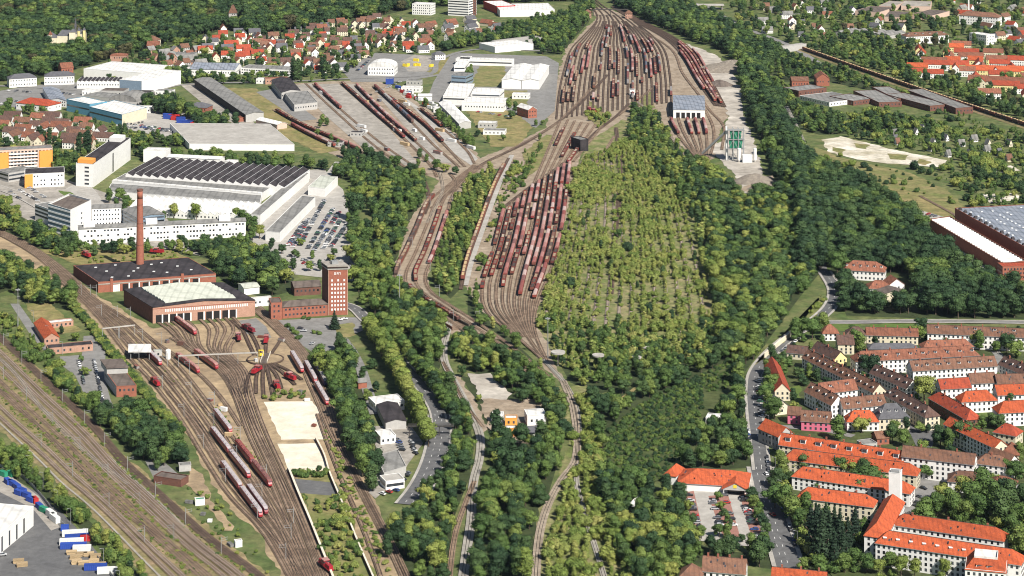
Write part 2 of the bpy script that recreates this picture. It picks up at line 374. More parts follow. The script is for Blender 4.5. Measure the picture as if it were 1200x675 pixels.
def road(name, pts, width, m='asphalt', kerb=None, occ=True, dashes=0, edge=False, kerbmat='concrete'):
    l = smooth_line(pts, 8); z = nz_road(); mb = MB(); wd = width if isinstance(width, (list, tuple)) else None
    strip(mb, l, -width / 2, width / 2, z)
    o = part(name, mb, m, None); o['kind'] = 'structure'
    if kerb:
        k = MB(); T = tangents(l)
        for s in (-1, 1):
            a, b = (width / 2, width / 2 + kerb) if s > 0 else (-width / 2 - kerb, -width / 2)
            strip(k, l, a, b, z + 0.13)
            strip(k, l, (a if s > 0 else b) - .01, (a if s > 0 else b) + .01, z + 0.06)
        kk = part('pavement', k, kerbmat, o)
    if dashes:
        for off in (dashes if isinstance(dashes, (list, tuple)) else (0,)):
            dl = resample(l, 1.5); T = tangents(dl); mk = MB(); i = 0
            while i + 3 < len(dl):
                strip(mk, dl[i:i + 3], off - .11, off + .11, z + 0.008, 0, T[i:i + 3]); i += 7
            q = part('lane_marking', mk, 'paint_white', o); q['kind'] = 'stuff'
    if occ:
        for p in l:
            occupy_pt(p.x, p.y, width / 2 + (kerb or 0) + 1)
        for p in resample(l, 3): occupy_pt(p.x, p.y, width / 2 + (kerb or 0))
    return o, l
TRACKS = []
def track(pts, bed='ballast', rail='rail', width=3.0, name='railway_track', z=None, occ=2.2, z0=0.0):
    l = pts if isinstance(pts[0], Vector) else smooth_line(pts, 9)
    zz = nz_track() if z is None else z
    mb = MB(); strip(mb, l, -width / 2, width / 2, zz)
    o = part(name, mb, bed, None); o['kind'] = 'structure'
    r = MB()
    for s in (-0.75, 0.75):
        strip(r, l, s - .11, s + .11, zz + 0.16)
        strip(r, l, s - .13, s - .11, zz + 0.08); strip(r, l, s + .11, s + .13, zz + 0.08)
    rr = part('rails', r, rail, o); rr['kind'] = 'stuff'
    if occ:
        for p in resample(l, 3): occupy_pt(p.x, p.y, occ)
    TRACKS.append(l)
    return l
def between(la, lb, t):
    n = max(len(la), len(lb)); A = resample(la, 1); B = resample(lb, 1); n = 60; out = []
    for k in range(n):
        a = A[int((len(A) - 1) * k / (n - 1))]; b = B[int((len(B) - 1) * k / (n - 1))]; out.append(a.lerp(b, t))
    return resample(out, 9)
def bundle(ptsA, ptsB, ts, **kw):
    la = smooth_line(ptsA, 9); lb = smooth_line(ptsB, 9)
    return [track(between(la, lb, t), **kw) for t in ts]
# ------------------------------------------------------------------ buildings
CHIM = {}
def chimney_mesh(m):
    if m not in CHIM:
        mb = MB(); mb.box(-.4, .4, -.4, .4, -1.4, 1.0); mb.box(-.48, .48, -.48, .48, 1.0, 1.15)
        CHIM[m] = mb.mesh('chimney', [m])
    return CHIM[m]
DORM = {}
def dormer_mesh(rm, wd=1.9, kind='flat'):
    k = (rm, wd, kind)
    if k not in DORM:
        mb = MB(); h = 1.35
        mb.box(-wd / 2, wd / 2, 0, 2.6, -.2, h, 0)
        mb.box(-wd / 2 - .15, wd / 2 + .15, -.2, 2.7, h, h + .18, 1)
        mb.box(-wd / 2 + .22, wd / 2 - .22, -.04, 0, .25, h - .2, 2)
        DORM[k] = mb.mesh('dormer', ['white_wall', rm, 'window_glass'])
    return DORM[k]
def windows_on(mb, W, side, L, D, z0, z1, floors, bay, ww, wh, inset=1.2, skip=None, band=False, rows=None):
    # side 0 front, 1 right, 2 back, 3 left; W maps local (x, y, z)
    ln = L if side in (0, 2) else D
    n = int((ln - 2 * inset) / bay) + 1
    if ln < 3 or n < 1: return
    fh = (z1 - z0) / floors; x0 = (ln - (n - 1) * bay) / 2
    for fl in range(floors):
        zb = z0 + fl * fh + (fh - wh) * .55
        if band:
            spans = [(inset * .4, ln - inset * .4)]
        else: spans = [(x0 + i * bay - ww / 2, x0 + i * bay + ww / 2) for i in range(n)]
        for i, (a, b) in enumerate(spans):
            if skip and RG.random() < skip: continue
            e = .05
            if side == 0: q = (a, b, -e, 0.02)
            elif side == 2: q = (a, b, D - .02, D + e)
            elif side == 1: q = (L - .02, L + e, a, b)
            else: q = (-e, .02, a, b)
            mb.box(q[0], q[1], q[2], q[3], zb, zb + wh, 0, W, True)
def bld(name, label, cat='building', a=None, b=None, c=None, d=10.0, ev=8.0, at='eave', roof='gable', rise=4.0, wall='white_wall', rm='tile_red',
        fl=3, bay=3.0, win=(1.2, 1.5), sides=(0, 1, 3), group=None, over=.45, chim=0, dorm=0, dormrows=1, dorm_z=.22, dw=1.9, skip=0.04, z0=0.0, band=False, side_walls=None,
        ridge_t=.5, saw=8, hipfrac=.9, chm='brick', skyl=0, parapet=.5, occ=True, wz=.6):
    zz = ev if at == 'eave' else 0.0
    A = P(a[0], a[1], zz); B = P(b[0], b[1], zz); A.z = B.z = 0
    ux = B - A; L = ux.length; ux = ux / L
    if c is not None:
        C = P(c[0], c[1], zz); C.z = 0
        # c is the far end of the side that starts at the nearer of a and b
        base = A if len(c) > 2 and c[2] == 'a' else B
        uy = C - base; D = uy.length; uy = uy / D
    else:
        uy = Vector((-ux.y, ux.x, 0)); D = d
    T = thing(name, label, cat, A, 0, group); T.location.z = z0
    def W(x, y, z): return ux * x + uy * y + Vector((0, 0, z))
    if occ: occupy_quad(A, A + ux * L, A + uy * D, 2.5)
    H = ev
    # walls
    mb = MB(); cs = [(0, 0), (L, 0), (L, D), (0, D)]
    for i in range(4):
        p = cs[i]; q = cs[(i + 1) % 4]
        mi = 0
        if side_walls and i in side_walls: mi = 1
        top = H + (parapet if roof == 'flat' else 0)
        mb.face([W(p[0], p[1], -.5), W(q[0], q[1], -.5), W(q[0], q[1], top), W(p[0], p[1], top)], mi)
    if roof == 'gable':
        mb.face([W(L, 0, H), W(L, D, H), W(L, D * ridge_t, H + rise)], 1 if side_walls and 1 in side_walls else 0)
        mb.face([W(0, D, H), W(0, 0, H), W(0, D * ridge_t, H + rise)], 1 if side_walls and 3 in side_walls else 0)
    if roof == 'gabley':
        mb.face([W(0, 0, H), W(L, 0, H), W(L * .5, 0, H + rise)])
        mb.face([W(L, D, H), W(0, D, H), W(L * .5, D, H + rise)])
    if roof == 'saw':
        n = saw; st = L / n
        for i in range(n):
            for y in (0, D):
                mb.face([W(i * st, y, H), W((i + 1) * st, y, H), W((i + .2) * st, y, H + rise)])
    part('wall', mb, [wall] + ([list(side_walls.values())[0]] if side_walls else []), T)
    # roof: slabs with real thickness
    r = MB(); t = .28; o = over
    def slab(p, th=t):
        p = [Vector(q) for q in p]
        r.hexa([q - Vector((0, 0, th)) for q in p], p, 0, True) if len(p) == 4 else tri(p, th)
    def tri(p, th):
        i = len(r.v); r.v.extend(tuple(q) for q in p); r.v.extend(tuple(q - Vector((0, 0, th))) for q in p)
        r.f += [(i, i + 1, i + 2), (i + 5, i + 4, i + 3), (i, i + 3, i + 4, i + 1), (i + 1, i + 4, i + 5, i + 2), (i + 2, i + 5, i + 3, i)]; r.m += [0] * 5
    dz = t
    if roof == 'gable':
        yr = D * ridge_t; k0 = rise / yr; k1 = rise / (D - yr)
        slab([W(-o, -o, H - k0 * o + dz), W(L + o, -o, H - k0 * o + dz), W(L + o, yr, H + rise + dz), W(-o, yr, H + rise + dz)])
        slab([W(-o, yr, H + rise + dz), W(L + o, yr, H + rise + dz), W(L + o, D + o, H - k1 * o + dz), W(-o, D + o, H - k1 * o + dz)])
    elif roof == 'gabley':
        xr = L * .5; k = rise / xr
        slab([W(-o, -o, H - k * o + dz), W(xr, -o, H + rise + dz), W(xr, D + o, H + rise + dz), W(-o, D + o, H - k * o + dz)])
        slab([W(xr, -o, H + rise + dz), W(L + o, -o, H - k * o + dz), W(L + o, D + o, H - k * o + dz), W(xr, D + o, H + rise + dz)])
    elif roof in ('hip', 'hipy'):
        if (L >= D and roof == 'hip'):
            h = D * .5 * hipfrac; k = rise / (D * .5); e = H - k * o + dz; R_ = H + rise + dz
            p0, p1, p2, p3 = W(-o, -o, e), W(L + o, -o, e), W(L + o, D + o, e), W(-o, D + o, e); r0, r1 = W(h, D * .5, R_), W(L - h, D * .5, R_)
            slab([p0, p1, r1, r0]); slab([p2, p3, r0, r1]); tri([p1, p2, r1], t); tri([p3, p0, r0], t)
        else:
            h = L * .5 * hipfrac; k = rise / (L * .5); e = H - k * o + dz; R_ = H + rise + dz
            p0, p1, p2, p3 = W(-o, -o, e), W(L + o, -o, e), W(L + o, D + o, e), W(-o, D + o, e); r0, r1 = W(L * .5, h, R_), W(L * .5, D - h, R_)
            slab([p1, p2, r1, r0]); slab([p3, p0, r0, r1]); tri([p0, p1, r0], t); tri([p2, p3, r1], t)
    elif roof == 'flat':
        r.box(.25, L - .25, .25, D - .25, H + .05, H + .2, 0, W)
        cp = MB()
        for q in ((-.12, L + .12, -.12, .3), (-.12, L + .12, D - .3, D + .12)): cp.box(*q, H + parapet, H + parapet + .12, 0, W)
        for q in ((-.12, .3, .3, D - .3), (L - .3, L + .12, .3, D - .3)): cp.box(*q, H + parapet, H + parapet + .12, 0, W)
        part('parapet_coping', cp, wall if wall not in ('glass_wall',) else 'metal_grey', T)
    elif roof == 'saw':
        n = saw; st = L / n
        g = MB()
        for i in range(n):
            xa = i * st; xr = (i + .2) * st; xb = (i + 1) * st
            slab([W(xr, -.1, H + rise + .1), W(xb - .5, -.1, H + .15), W(xb - .5, D + .1, H + .15), W(xr, D + .1, H + rise + .1)], .15)
            g.face([W(xa, 0, H + .02), W(xr - .02, 0, H + rise), W(xr - .02, D, H + rise), W(xa, D, H + .02)]); g.box(xb - .5, xb + .3, 0, D, H - .1, H + .2, 0, W); g.box(xr - .05, xr + .12, .1, D - .1, H + rise - .1, H + rise + .22, 0, W)
        part('north_light', g, 'skylight', T)
    elif roof == 'arch':
        n = 10; pts = []
        for i in range(n + 1):
            an = math.pi * i / n; pts.append((L / 2 - L / 2 * math.cos(an), H + rise * math.sin(an)))
        for i in range(n):
            (xa, za), (xb, zb) = pts[i], pts[i + 1]
            r.face([W(xa, -.2, za + .1), W(xb, -.2, zb + .1), W(xb, D + .2, zb + .1), W(xa, D + .2, za + .1)])
            mb2 = None
        r.face([W(x, -.05, z) for x, z in pts]); r.face([W(x, D + .05, z) for x, z in reversed(pts)])
    elif roof == 'shed':
        slab([W(-o, -o, H + dz), W(L + o, -o, H + dz), W(L + o, D + o, H + rise + dz), W(-o, D + o, H + rise + dz)])
    if roof == 'flat' and rm: pass
    RO = part('roof', r, rm, T) if r.f else None
    # windows
    if fl:
        wm = MB()
        for sd in sides:
            windows_on(wm, W, sd, L, D, wz, H - .2, fl, bay, win[0], win[1], skip=skip, band=band)
        if wm.f:
            q = part('window_panes', wm, 'window_glass', T); q['kind'] = 'stuff'
    def rz(y):
        if roof == 'gable': return H + rise * min(y / (D * ridge_t), (D - y) / (D * (1 - ridge_t))) + dz
        if roof == 'hip': return H + rise * min(y, D - y) / (D * .5) + dz
        return H + dz
    ang = math.atan2(ux.y, ux.x)
    if roof in ('gable', 'hip') and rm.startswith('tile') and L > 12 and at == 'eave':
        rw = MB(); n = int(L / 3.4); k = rise / (D * .5)
        for i in range(n):
            if RG.random() < .55:
                x = RG.uniform(.08, .92) * L; y = D * RG.uniform(.14, .4); z = rz(y) + .03; e = .42
                rw.hexa([W(x - .35, y - e, z - k * e), W(x + .35, y - e, z - k * e), W(x + .35, y + e, z + k * e), W(x - .35, y + e, z + k * e)], [W(x - .35, y - e, z - k * e + .1), W(x + .35, y - e, z - k * e + .1), W(x + .35, y + e, z + k * e + .1), W(x - .35, y + e, z + k * e + .1)])
        if rw.f: q = part('roof_windows', rw, 'window_glass', RO); q['kind'] = 'stuff'
        gt = MB(); gz = H - k * over + .12; gt.box(-over, L + over, -over - .14, -over + .02, gz - .1, gz + .06, 0, W); part('gutter', gt, 'metal_grey', RO)
        rg = MB(); h_ = D * .5 * hipfrac if roof == 'hip' and L >= D else -over
        rg.box(h_, L - h_, D * ridge_t - .14, D * ridge_t + .14, H + rise + .2, H + rise + .42, 0, W); part('ridge_tiles', rg, 'tile_dark', RO)
    for i in range(chim):
        x = L * (i + .5) / chim + RG.uniform(-.8, .8); y = D * RG.uniform(.46, .54)
        q = link('chimney', chimney_mesh(chm), RO, W(x, y, rz(y) + .3), ang)
    for row in range(dormrows if dorm else 0):
        for i in range(dorm):
            x = L * (i + .5) / dorm; y = D * (dorm_z + .2 * row)
            dq = link('dormer', dormer_mesh(rm, dw), RO, W(x, y, rz(y) - .1), ang)
            if dw > 2.5: dq.scale = (1, 1, 1.7)
    for i in range(skyl):
        y = D * RG.uniform(.12, .88); x = L * RG.uniform(.05, .95)
        q = MB(); q.box(-.9, .9, -.7, .7, 0, .5)
        link('roof_light', SKYL, RO, W(x, y, H + .2), ang)
    T['_'] = 0; del T['_']
    T_info[T.name] = (A, ux, uy, L, D, W, T, RO)
    return T, W, L, D, RO
T_info = {}
_q = MB(); _q.box(-.9, .9, -.8, .8, 0, .45); SKYL = _q.mesh('roof_light', ['skylight'])
def box_part(name, T, W, x0, x1, y0, y1, z0, z1, m):
    mb = MB(); mb.box(x0, x1, y0, y1, z0, z1, 0, W); return part(name, mb, m, T)
# ================================================================== the ground
mb = MB()
mb.face([(-9000, -1800, 0), (9000, -1800, 0), (9000, 14000, 0), (-9000, 14000, 0)])
o = part('ground', mb, 'grass', None); o['kind'] = 'structure'

# soil, paving and meadow sheets
patch('yard_ground', [(692, 8), (715, 10), (745, 26), (771, 38), (800, 50), (822, 85), (846, 112), (856, 130), (845, 150), (838, 185), (828, 190), (790, 165), (772, 140), (745, 125), (735, 140), (715, 150), (700, 160), (684, 165), (676, 195), (660, 275), (648, 320), (628, 366), (634, 390), (650, 424), (664, 447), (655, 447), (634, 424), (604, 394), (566, 366), (545, 335), (552, 300), (580, 240), (598, 195), (570, 200), (520, 245), (495, 275), (480, 325), (490, 345), (545, 375), (555, 390), (530, 392), (490, 365), (462, 338), (458, 320), (478, 265), (497, 235), (520, 205), (553, 190), (600, 170), (640, 150), (648, 120), (654, 90), (662, 58), (680, 40), (698, 22)], 'grey_soil')
patch('depot_ground', [(-10, 262), (30, 285), (80, 318), (112, 345), (180, 385), (300, 372), (318, 378), (345, 405), (378, 445), (400, 500), (430, 560), (480, 680), (440, 690), (415, 640), (392, 590), (383, 552), (345, 552), (362, 600), (390, 680), (345, 700), (300, 622), (262, 585), (235, 545), (213, 495), (150, 425), (98, 362), (60, 334), (-10, 285)], 'yard_soil')
patch('mainline_ground', [(-60, 350), (0, 390), (60, 448), (113, 498), (150, 540), (220, 598), (310, 668), (350, 710), (190, 710), (140, 640), (76, 572), (12, 515), (-60, 460)], 'weedy_soil')
patch('freight_yard_ground', [(322, 104), (345, 98), (372, 96), (440, 94), (470, 108), (505, 130), (560, 180), (566, 194), (548, 206), (515, 212), (480, 196), (440, 180), (396, 185), (356, 162), (330, 132)], 'grey_soil')
patch('abandoned_yard_ground', [(690, 165), (730, 140), (770, 150), (800, 190), (820, 260), (832, 330), (840, 400), (800, 420), (700, 425), (655, 430), (628, 380), (648, 320), (662, 270), (676, 200)], 'weed_field')
patch('overgrown_track_ground', [(650, 452), (690, 452), (690, 560), (708, 620), (738, 690), (622, 690), (632, 600), (656, 560), (668, 520)], 'weed_field')
patch('sand_lot', [(309, 471), (366, 470), (380, 490), (379, 515), (329, 515.5)], 'sand', True)
patch('sand_lot', [(325, 520), (373, 519.5), (384, 549), (337, 551)], 'sand', True)
patch('overgrown_embankment', [(346, 556), (384, 554), (400, 574), (440, 680), (392, 680)], 'meadow')
patch('scrap_pit', [(345, 561), (393, 566), (402, 582), (352, 578)], 'asphalt', True)
# depot forecourt and streets
patch('forecourt', [(318, 376), (385, 372), (418, 372), (430, 385), (402, 398), (392, 412), (374, 418), (356, 406), (334, 392)], 'asphalt_light')
patch('forecourt_lawn', [(392, 383), (412, 378), (418, 392), (398, 397)], 'meadow')
patch('shed_forecourt', [(272, 377), (300, 373), (312, 383), (318, 396), (290, 392)], 'asphalt_light', True)
patch('works_yard', [(98, 394), (112, 393), (124, 412), (122, 440), (130, 470), (140, 488), (118, 490), (100, 465), (88, 440), (72, 428), (70, 418), (96, 416)], 'asphalt_light')
patch('works_path', [(12, 356), (22, 356), (42, 384), (62, 408), (52, 412), (34, 390)], 'asphalt_light')
patch('dirt_yard', [(30, 356), (60, 356), (75, 372), (95, 388), (70, 392), (45, 378)], 'dry_grass')
patch('hardstanding', [(170, 540), (186, 536), (200, 548), (214, 560), (208, 570), (180, 560)], 'asphalt_light')
patch('dirt_track', [(225, 548), (238, 556), (250, 590), (272, 622), (262, 622), (240, 590), (218, 568)], 'yard_soil')
# warehouse yard, bottom left
patch('warehouse_yard', [(-40, 545), (8, 560), (40, 575), (72, 600), (100, 630), (140, 680), (150, 700), (-60, 720)], 'asphalt', True)
patch('warehouse_verge', [(-10, 555), (10, 556), (46, 582), (70, 618), (60, 622), (38, 596), (-10, 572)], 'concrete_grey')
# factory and offices, left
patch('factory_yard', [(-10, 196), (60, 205), (112, 222), (150, 235), (185, 245), (235, 300), (205, 292), (150, 292), (100, 285), (40, 262), (-10, 235)], 'concrete_grey')
patch('factory_yard', [(300, 250), (350, 200), (380, 198), (392, 214), (402, 222), (412, 262), (412, 290), (440, 302), (420, 330), (330, 320), (290, 298)], 'concrete')
patch('courtyard_lawn', [(69, 223), (84, 225), (99, 235), (88, 238), (76, 232)], 'lawn')
patch('factory_road', [(76, 222), (98, 210), (114, 226), (124, 242), (112, 244), (96, 232)], 'concrete')
patch('rough_ground', [(40, 293), (110, 292), (200, 293), (228, 304), (110, 316), (78, 306)], 'dry_grass')
patch('plaza', [(-10, 108), (40, 100), (98, 96), (130, 104), (130, 118), (70, 120), (28, 130), (-10, 128)], 'asphalt_light')
patch('works_yard', [(105, 128), (140, 118), (170, 118), (215, 128), (268, 150), (262, 162), (190, 160), (140, 150)], 'concrete')
patch('freight_road', [(212, 100), (232, 98), (250, 112), (310, 152), (290, 152), (258, 138)], 'concrete_grey')
patch('dry_field', [(262, 103), (300, 104), (330, 128), (352, 148), (400, 176), (376, 180), (340, 164), (308, 140)], 'dry_grass')
patch('parcel_yard', [(400, 82), (440, 62), (520, 66), (518, 88), (470, 96), (412, 96)], 'asphalt_light')
patch('parcel_yard', [(470, 72), (486, 64), (508, 67), (500, 84), (478, 84)], 'concrete_grey')
patch('dry_field', [(500, 84), (520, 68), (534, 70), (520, 86), (508, 88)], 'dry_grass')
patch('factory_lawn', [(558, 76), (592, 76), (592, 103), (553, 104)], 'meadow')
patch('factory_yard', [(530, 62), (640, 66), (655, 74), (650, 130), (628, 150), (600, 140), (560, 130), (500, 118), (508, 96)], 'asphalt_light')
patch('factory_lawn', [(561, 78), (594, 76), (588, 102), (552, 102)], 'meadow')
patch('factory_lawn', [(588, 106), (618, 106), (620, 124), (590, 124)], 'meadow')
patch('dry_field', [(545, 128), (600, 130), (625, 150), (606, 172), (575, 172), (560, 150)], 'dry_grass')
# container platforms of the freight yard
patch('loading_platform', [(372, 99), (396, 98), (455, 150), (490, 192), (474, 194), (404, 136)], 'concrete_grey')
patch('loading_platform', [(405, 99), (418, 99), (470, 146), (512, 188), (504, 190), (450, 142)], 'concrete_grey')
patch('loading_platform', [(442, 112), (452, 112), (500, 152), (520, 180), (530, 192), (512, 190)], 'concrete_grey')
patch('loading_platform', [(468, 110), (494, 128), (530, 156), (560, 186), (552, 194), (532, 180), (498, 140)], 'concrete')
patch('loading_platform', [(344, 100), (366, 98), (448, 172), (430, 178), (382, 136)], 'concrete_grey')
patch('loading_platform', [(300, 108), (322, 104), (356, 128), (372, 140), (352, 142)], 'asphalt_light')
# gravel works and sand pits on the right
patch('gravel_works', [(804, 51), (842, 66), (853, 80), (867, 96), (868, 118), (874, 140), (884, 165), (891, 185), (894, 222), (872, 229), (863, 206), (848, 193), (838, 182), (828, 172), (850, 164), (853, 130), (838, 108), (822, 80)], 'gravel_floor', True)
patch('gravel_lot', [(868, 222), (890, 208), (905, 206), (902, 224), (884, 230)], 'grey_soil', True)
patch('sand_pit', [(962, 164), (985, 160), (1010, 166), (1050, 176), (1110, 188), (1102, 196), (1040, 192), (1000, 186), (970, 178)], 'white_sand')
patch('meadow_strip', [(955, 172), (985, 185), (1060, 200), (1110, 222), (1135, 246), (1100, 246), (1040, 222), (985, 208), (960, 200)], 'meadow')
patch('meadow_strip', [(1020, 220), (1060, 222), (1100, 240), (1130, 250), (1085, 262), (1058, 240)], 'dry_grass')
patch('pit_weeds', [(1000, 168), (1020, 170), (1016, 175), (1002, 173)], 'meadow'); patch('pit_weeds', [(1040, 180), (1066, 182), (1060, 188), (1044, 187)], 'meadow'); patch('pit_weeds', [(975, 172), (992, 176), (988, 180), (976, 177)], 'meadow'); patch('pit_weeds', [(1076, 186), (1092, 190), (1084, 194), (1074, 191)], 'dry_grass')
for _x, _y, _w in ((905, 30, 12), (942, 40, 14), (985, 52, 12), (1035, 62, 12), (890, 60, 10), (1010, 148, 14), (1070, 160, 14), (1120, 176, 16), (1168, 188, 14), (1150, 210, 16), (1090, 128, 10), (1190, 165, 12), (960, 24, 14), (1100, 40, 14), (1185, 62, 10)):
    patch('garden_lawn', [(_x - _w, _y), (_x, _y - 2.5), (_x + _w, _y + 1), (_x + 2, _y + 4)], 'lawn')
patch('sand_patch', [(1160, 196), (1185, 194), (1196, 200), (1172, 205)], 'white_sand')
patch('sand_patch', [(1150, 228), (1190, 226), (1198, 234), (1160, 238)], 'white_sand')
patch('works_yard', [(1062, 242), (1090, 250), (1118, 258), (1092, 268), (1150, 310), (1182, 330), (1170, 334), (1122, 308), (1078, 268)], 'concrete')
patch('allotment_lawn', [(1020, 130), (1060, 134), (1085, 142), (1080, 152), (1050, 148), (1024, 142)], 'lawn')
patch('sports_field', [(1000, 10), (1080, 4), (1140, 2), (1150, -6), (1000, -6)], 'lawn')
patch('ladder_grass', [(690, 118), (706, 128), (714, 142), (702, 150), (684, 134)], 'meadow')
patch('ladder_grass', [(748, 120), (762, 108), (768, 126), (756, 130)], 'meadow')
patch('ladder_grass', [(612, 180), (640, 158), (650, 160), (634, 196), (616, 208)], 'meadow')
patch('rail_verge', [(528, 440), (540, 440), (572, 500), (566, 508), (552, 480)], 'grey_soil')
# housing estate ground
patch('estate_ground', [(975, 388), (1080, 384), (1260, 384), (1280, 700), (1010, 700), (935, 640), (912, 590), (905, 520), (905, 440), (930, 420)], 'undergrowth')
patch('estate_verge', [(972, 381), (1010, 380), (1012, 388), (978, 388)], 'lawn')
patch('estate_verge', [(1020, 380), (1076, 380), (1076, 386), (1020, 387)], 'lawn')
patch('estate_yard', [(1060, 495), (1080, 492), (1098, 507), (1092, 525), (1074, 524)], 'asphalt', True)
patch('estate_court', [(1072, 556), (1102, 562), (1098, 575), (1078, 602), (1062, 606), (1066, 590)], 'asphalt_light', True)
patch('estate_lawn', [(1148, 484), (1160, 482), (1164, 498), (1148, 498)], 'lawn')
patch('estate_lawn', [(925, 455), (936, 452), (938, 478), (924, 478)], 'lawn')
# supermarket car park
patch('car_park', [(806, 576), (880, 576), (892, 598), (900, 630), (902, 642), (860, 640), (818, 634), (806, 600)], 'concrete', True)
patch('stall_paving', [(803, 578), (813, 576), (825, 628), (812, 626)], 'red_paving')
patch('stall_paving', [(830, 582), (853, 580), (868, 632), (848, 632)], 'red_paving')
patch('stall_paving', [(866, 578), (878, 577), (896, 636), (882, 636)], 'red_paving')
patch('clearing', [(818, 464), (834, 458), (862, 452), (858, 478), (826, 486)], 'lawn', True)
patch('gravel_lot', [(548, 438), (574, 438), (600, 462), (588, 476), (566, 474)], 'gravel_floor', True)
patch('cabin_yard', [(562, 474), (606, 470), (644, 488), (640, 520), (600, 520), (574, 506)], 'grey_soil', True)
patch('timber_yard', [(565, 468), (640, 470), (640, 520), (580, 520)], 'grey_soil')
patch('workshop_yard', [(432, 500), (482, 500), (496, 520), (478, 545), (470, 560), (440, 585), (432, 578), (446, 540)], 'concrete_grey')
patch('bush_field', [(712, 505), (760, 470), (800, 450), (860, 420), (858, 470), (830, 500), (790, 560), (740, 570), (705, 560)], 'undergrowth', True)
patch('railway_bank', [(880, 430), (905, 405), (935, 380), (950, 360), (962, 345), (955, 375), (925, 395), (898, 418)], 'meadow')

# ------------------------------------------------------------------ roads
road('main_street', [(892, 548), (899, 578), (907, 608), (920, 650), (934, 700)], 12, 'asphalt', kerb=2.2, dashes=(0, -2.8))
road('upper_street', [(966, 318), (978, 340), (974, 358), (958, 374), (928, 394), (902, 416), (886, 438), (883, 460), (885, 490), (889, 520), (893, 552)], 7.5, 'asphalt', kerb=1.8, dashes=(0,))
road('wood_lane', [(948, 190), (955, 240), (958, 290), (966, 320)], 6, 'asphalt', occ=False)
road('railside_road', [(918, 125), (934, 158), (948, 192)], 8, 'asphalt', kerb=1.2, dashes=(0,))
road('cross_street', [(960, 378), (1000, 378), (1080, 377), (1260, 379)], 6, 'asphalt_light', kerb=1.5)
road('dual_road', [(514, 486), (515, 505), (512, 528), (504, 552), (492, 574), (478, 592)], 12, 'asphalt', kerb=1.6, dashes=(-2.2, 1.6), occ=False)
for _p in resample(smooth_line([(514, 486), (515, 505), (512, 528), (504, 552), (492, 572)], 4), 3): occupy_pt(_p.x, _p.y, 7)
road('lime_avenue', [(380, 352), (412, 360), (428, 374), (448, 394), (464, 418), (486, 444), (502, 464), (512, 482), (515, 496)], 7.5, 'asphalt', kerb=1.2, dashes=(0,))
road('side_street', [(402, 398), (414, 415), (424, 436), (432, 462), (440, 486)], 7, 'asphalt_light')
road('access_road', [(345, 262), (360, 240), (385, 205), (396, 190)], 6, 'concrete')
road('country_road', [(812, 5), (832, 12), (852, 22), (880, 36), (905, 45), (930, 56), (960, 75)], 9, 'asphalt_light')
road('motorway_bridge_road', [(790, -6), (818, 6), (846, 11)], 12, 'asphalt_light')
road('town_road', [(-20, 100), (60, 104), (130, 110), (160, 118), (210, 100), (330, 96), (420, 92), (500, 88), (515, 70), (560, 58), (640, 60)], 7, 'asphalt_light')
road('office_road', [(-20, 214), (20, 228), (60, 250), (95, 272), (130, 288)], 9, 'concrete_grey', kerb=1.5)
road('estate_street', [(1060, 610), (1072, 585), (1084, 562), (1110, 556), (1200, 572), (1260, 580)], 6, 'asphalt_light')
road('estate_street', [(1000, 512), (960, 504), (905, 500)], 6, 'asphalt_light')
road('estate_street', [(1166, 412), (1172, 420), (1166, 436)], 6, 'asphalt_light')
road('farm_track', [(545, 335), (552, 308), (568, 262), (585, 216), (600, 182)], 4.5, 'concrete')
road('footpath', [(690, 455), (720, 470), (750, 452)], 3, 'dry_grass')
# ================================================================== railway tracks
FR = lambda n, a=0.0, b=1.0: [a + (b - a) * i / (n - 1) for i in range(n)]
# main line, bottom left
mlA = [(-70, 418), (-20, 470), (15, 503), (50, 533), (76, 558), (106, 583), (136, 611), (171, 646), (201, 675), (235, 710)]
mlB = [(-70, 340), (-20, 378), (0, 394), (60, 452), (111, 500), (146, 541), (181, 573), (217, 606), (252, 636), (300, 671), (345, 712)]
ML = bundle(mlA, mlB, (0, .12), bed='ballast', rail='rail_bright') + bundle(mlA, mlB, (.30, .42), bed='ballast', rail='rail') + \
     bundle(mlA, mlB, (.58, .69, .79), bed='ballast', rail='rail_bright', width=3.0) + bundle(mlA, mlB, (.98,), bed='ballast_dark', rail='rail', width=5.2)
road('trackside_path', [(-22, 476), (13, 509), (46, 540), (73, 567), (102, 591), (131, 619), (165, 654), (196, 685)], 1.1, 'ballast_grey', occ=False)
road('trackside_path', [(60, 470), (110, 518), (150, 556), (196, 598), (240, 642)], .7, 'ballast_grey', occ=False)
track([(-40, 436), (0, 458), (45, 500), (95, 552), (150, 604), (200, 640), (250, 690)], bed='ballast')
track([(-30, 400), (10, 430), (48, 478), (90, 522), (150, 568)], bed='ballast_light')
# depot
dpA = [(-20, 266), (25, 290), (50, 307), (68, 328), (101, 358), (126, 388), (151, 421), (176, 448), (209, 491), (239, 540), (267, 582), (305, 622), (345, 690)]
dpB = [(-20, 261), (30, 284), (80, 319), (112, 350), (150, 374), (185, 402), (215, 432), (248, 474), (288, 530), (326, 590), (380, 690)]
DP = bundle(dpA, dpB, (.04, .22, .40, .58, .76, .94), bed='ballast', width=2.5)
track([(150, 374), (180, 400), (205, 417), (236, 441), (262, 470), (282, 500)], bed='ballast')
track([(200, 396), (228, 414), (256, 435), (280, 465), (300, 505), (335, 575), (385, 690)], bed='ballast')
for p in ([(112, 366), (140, 392), (170, 420), (205, 452)], [(150, 402), (186, 436), (222, 480), (250, 520)], [(196, 460), (232, 500), (262, 550), (296, 596)], [(232, 470), (262, 510), (290, 560), (318, 610)], [(262, 560), (300, 606), (336, 650), (362, 690)], [(300, 560), (320, 600), (336, 640), (350, 690)]): track(p, bed='ballast', width=2.4)
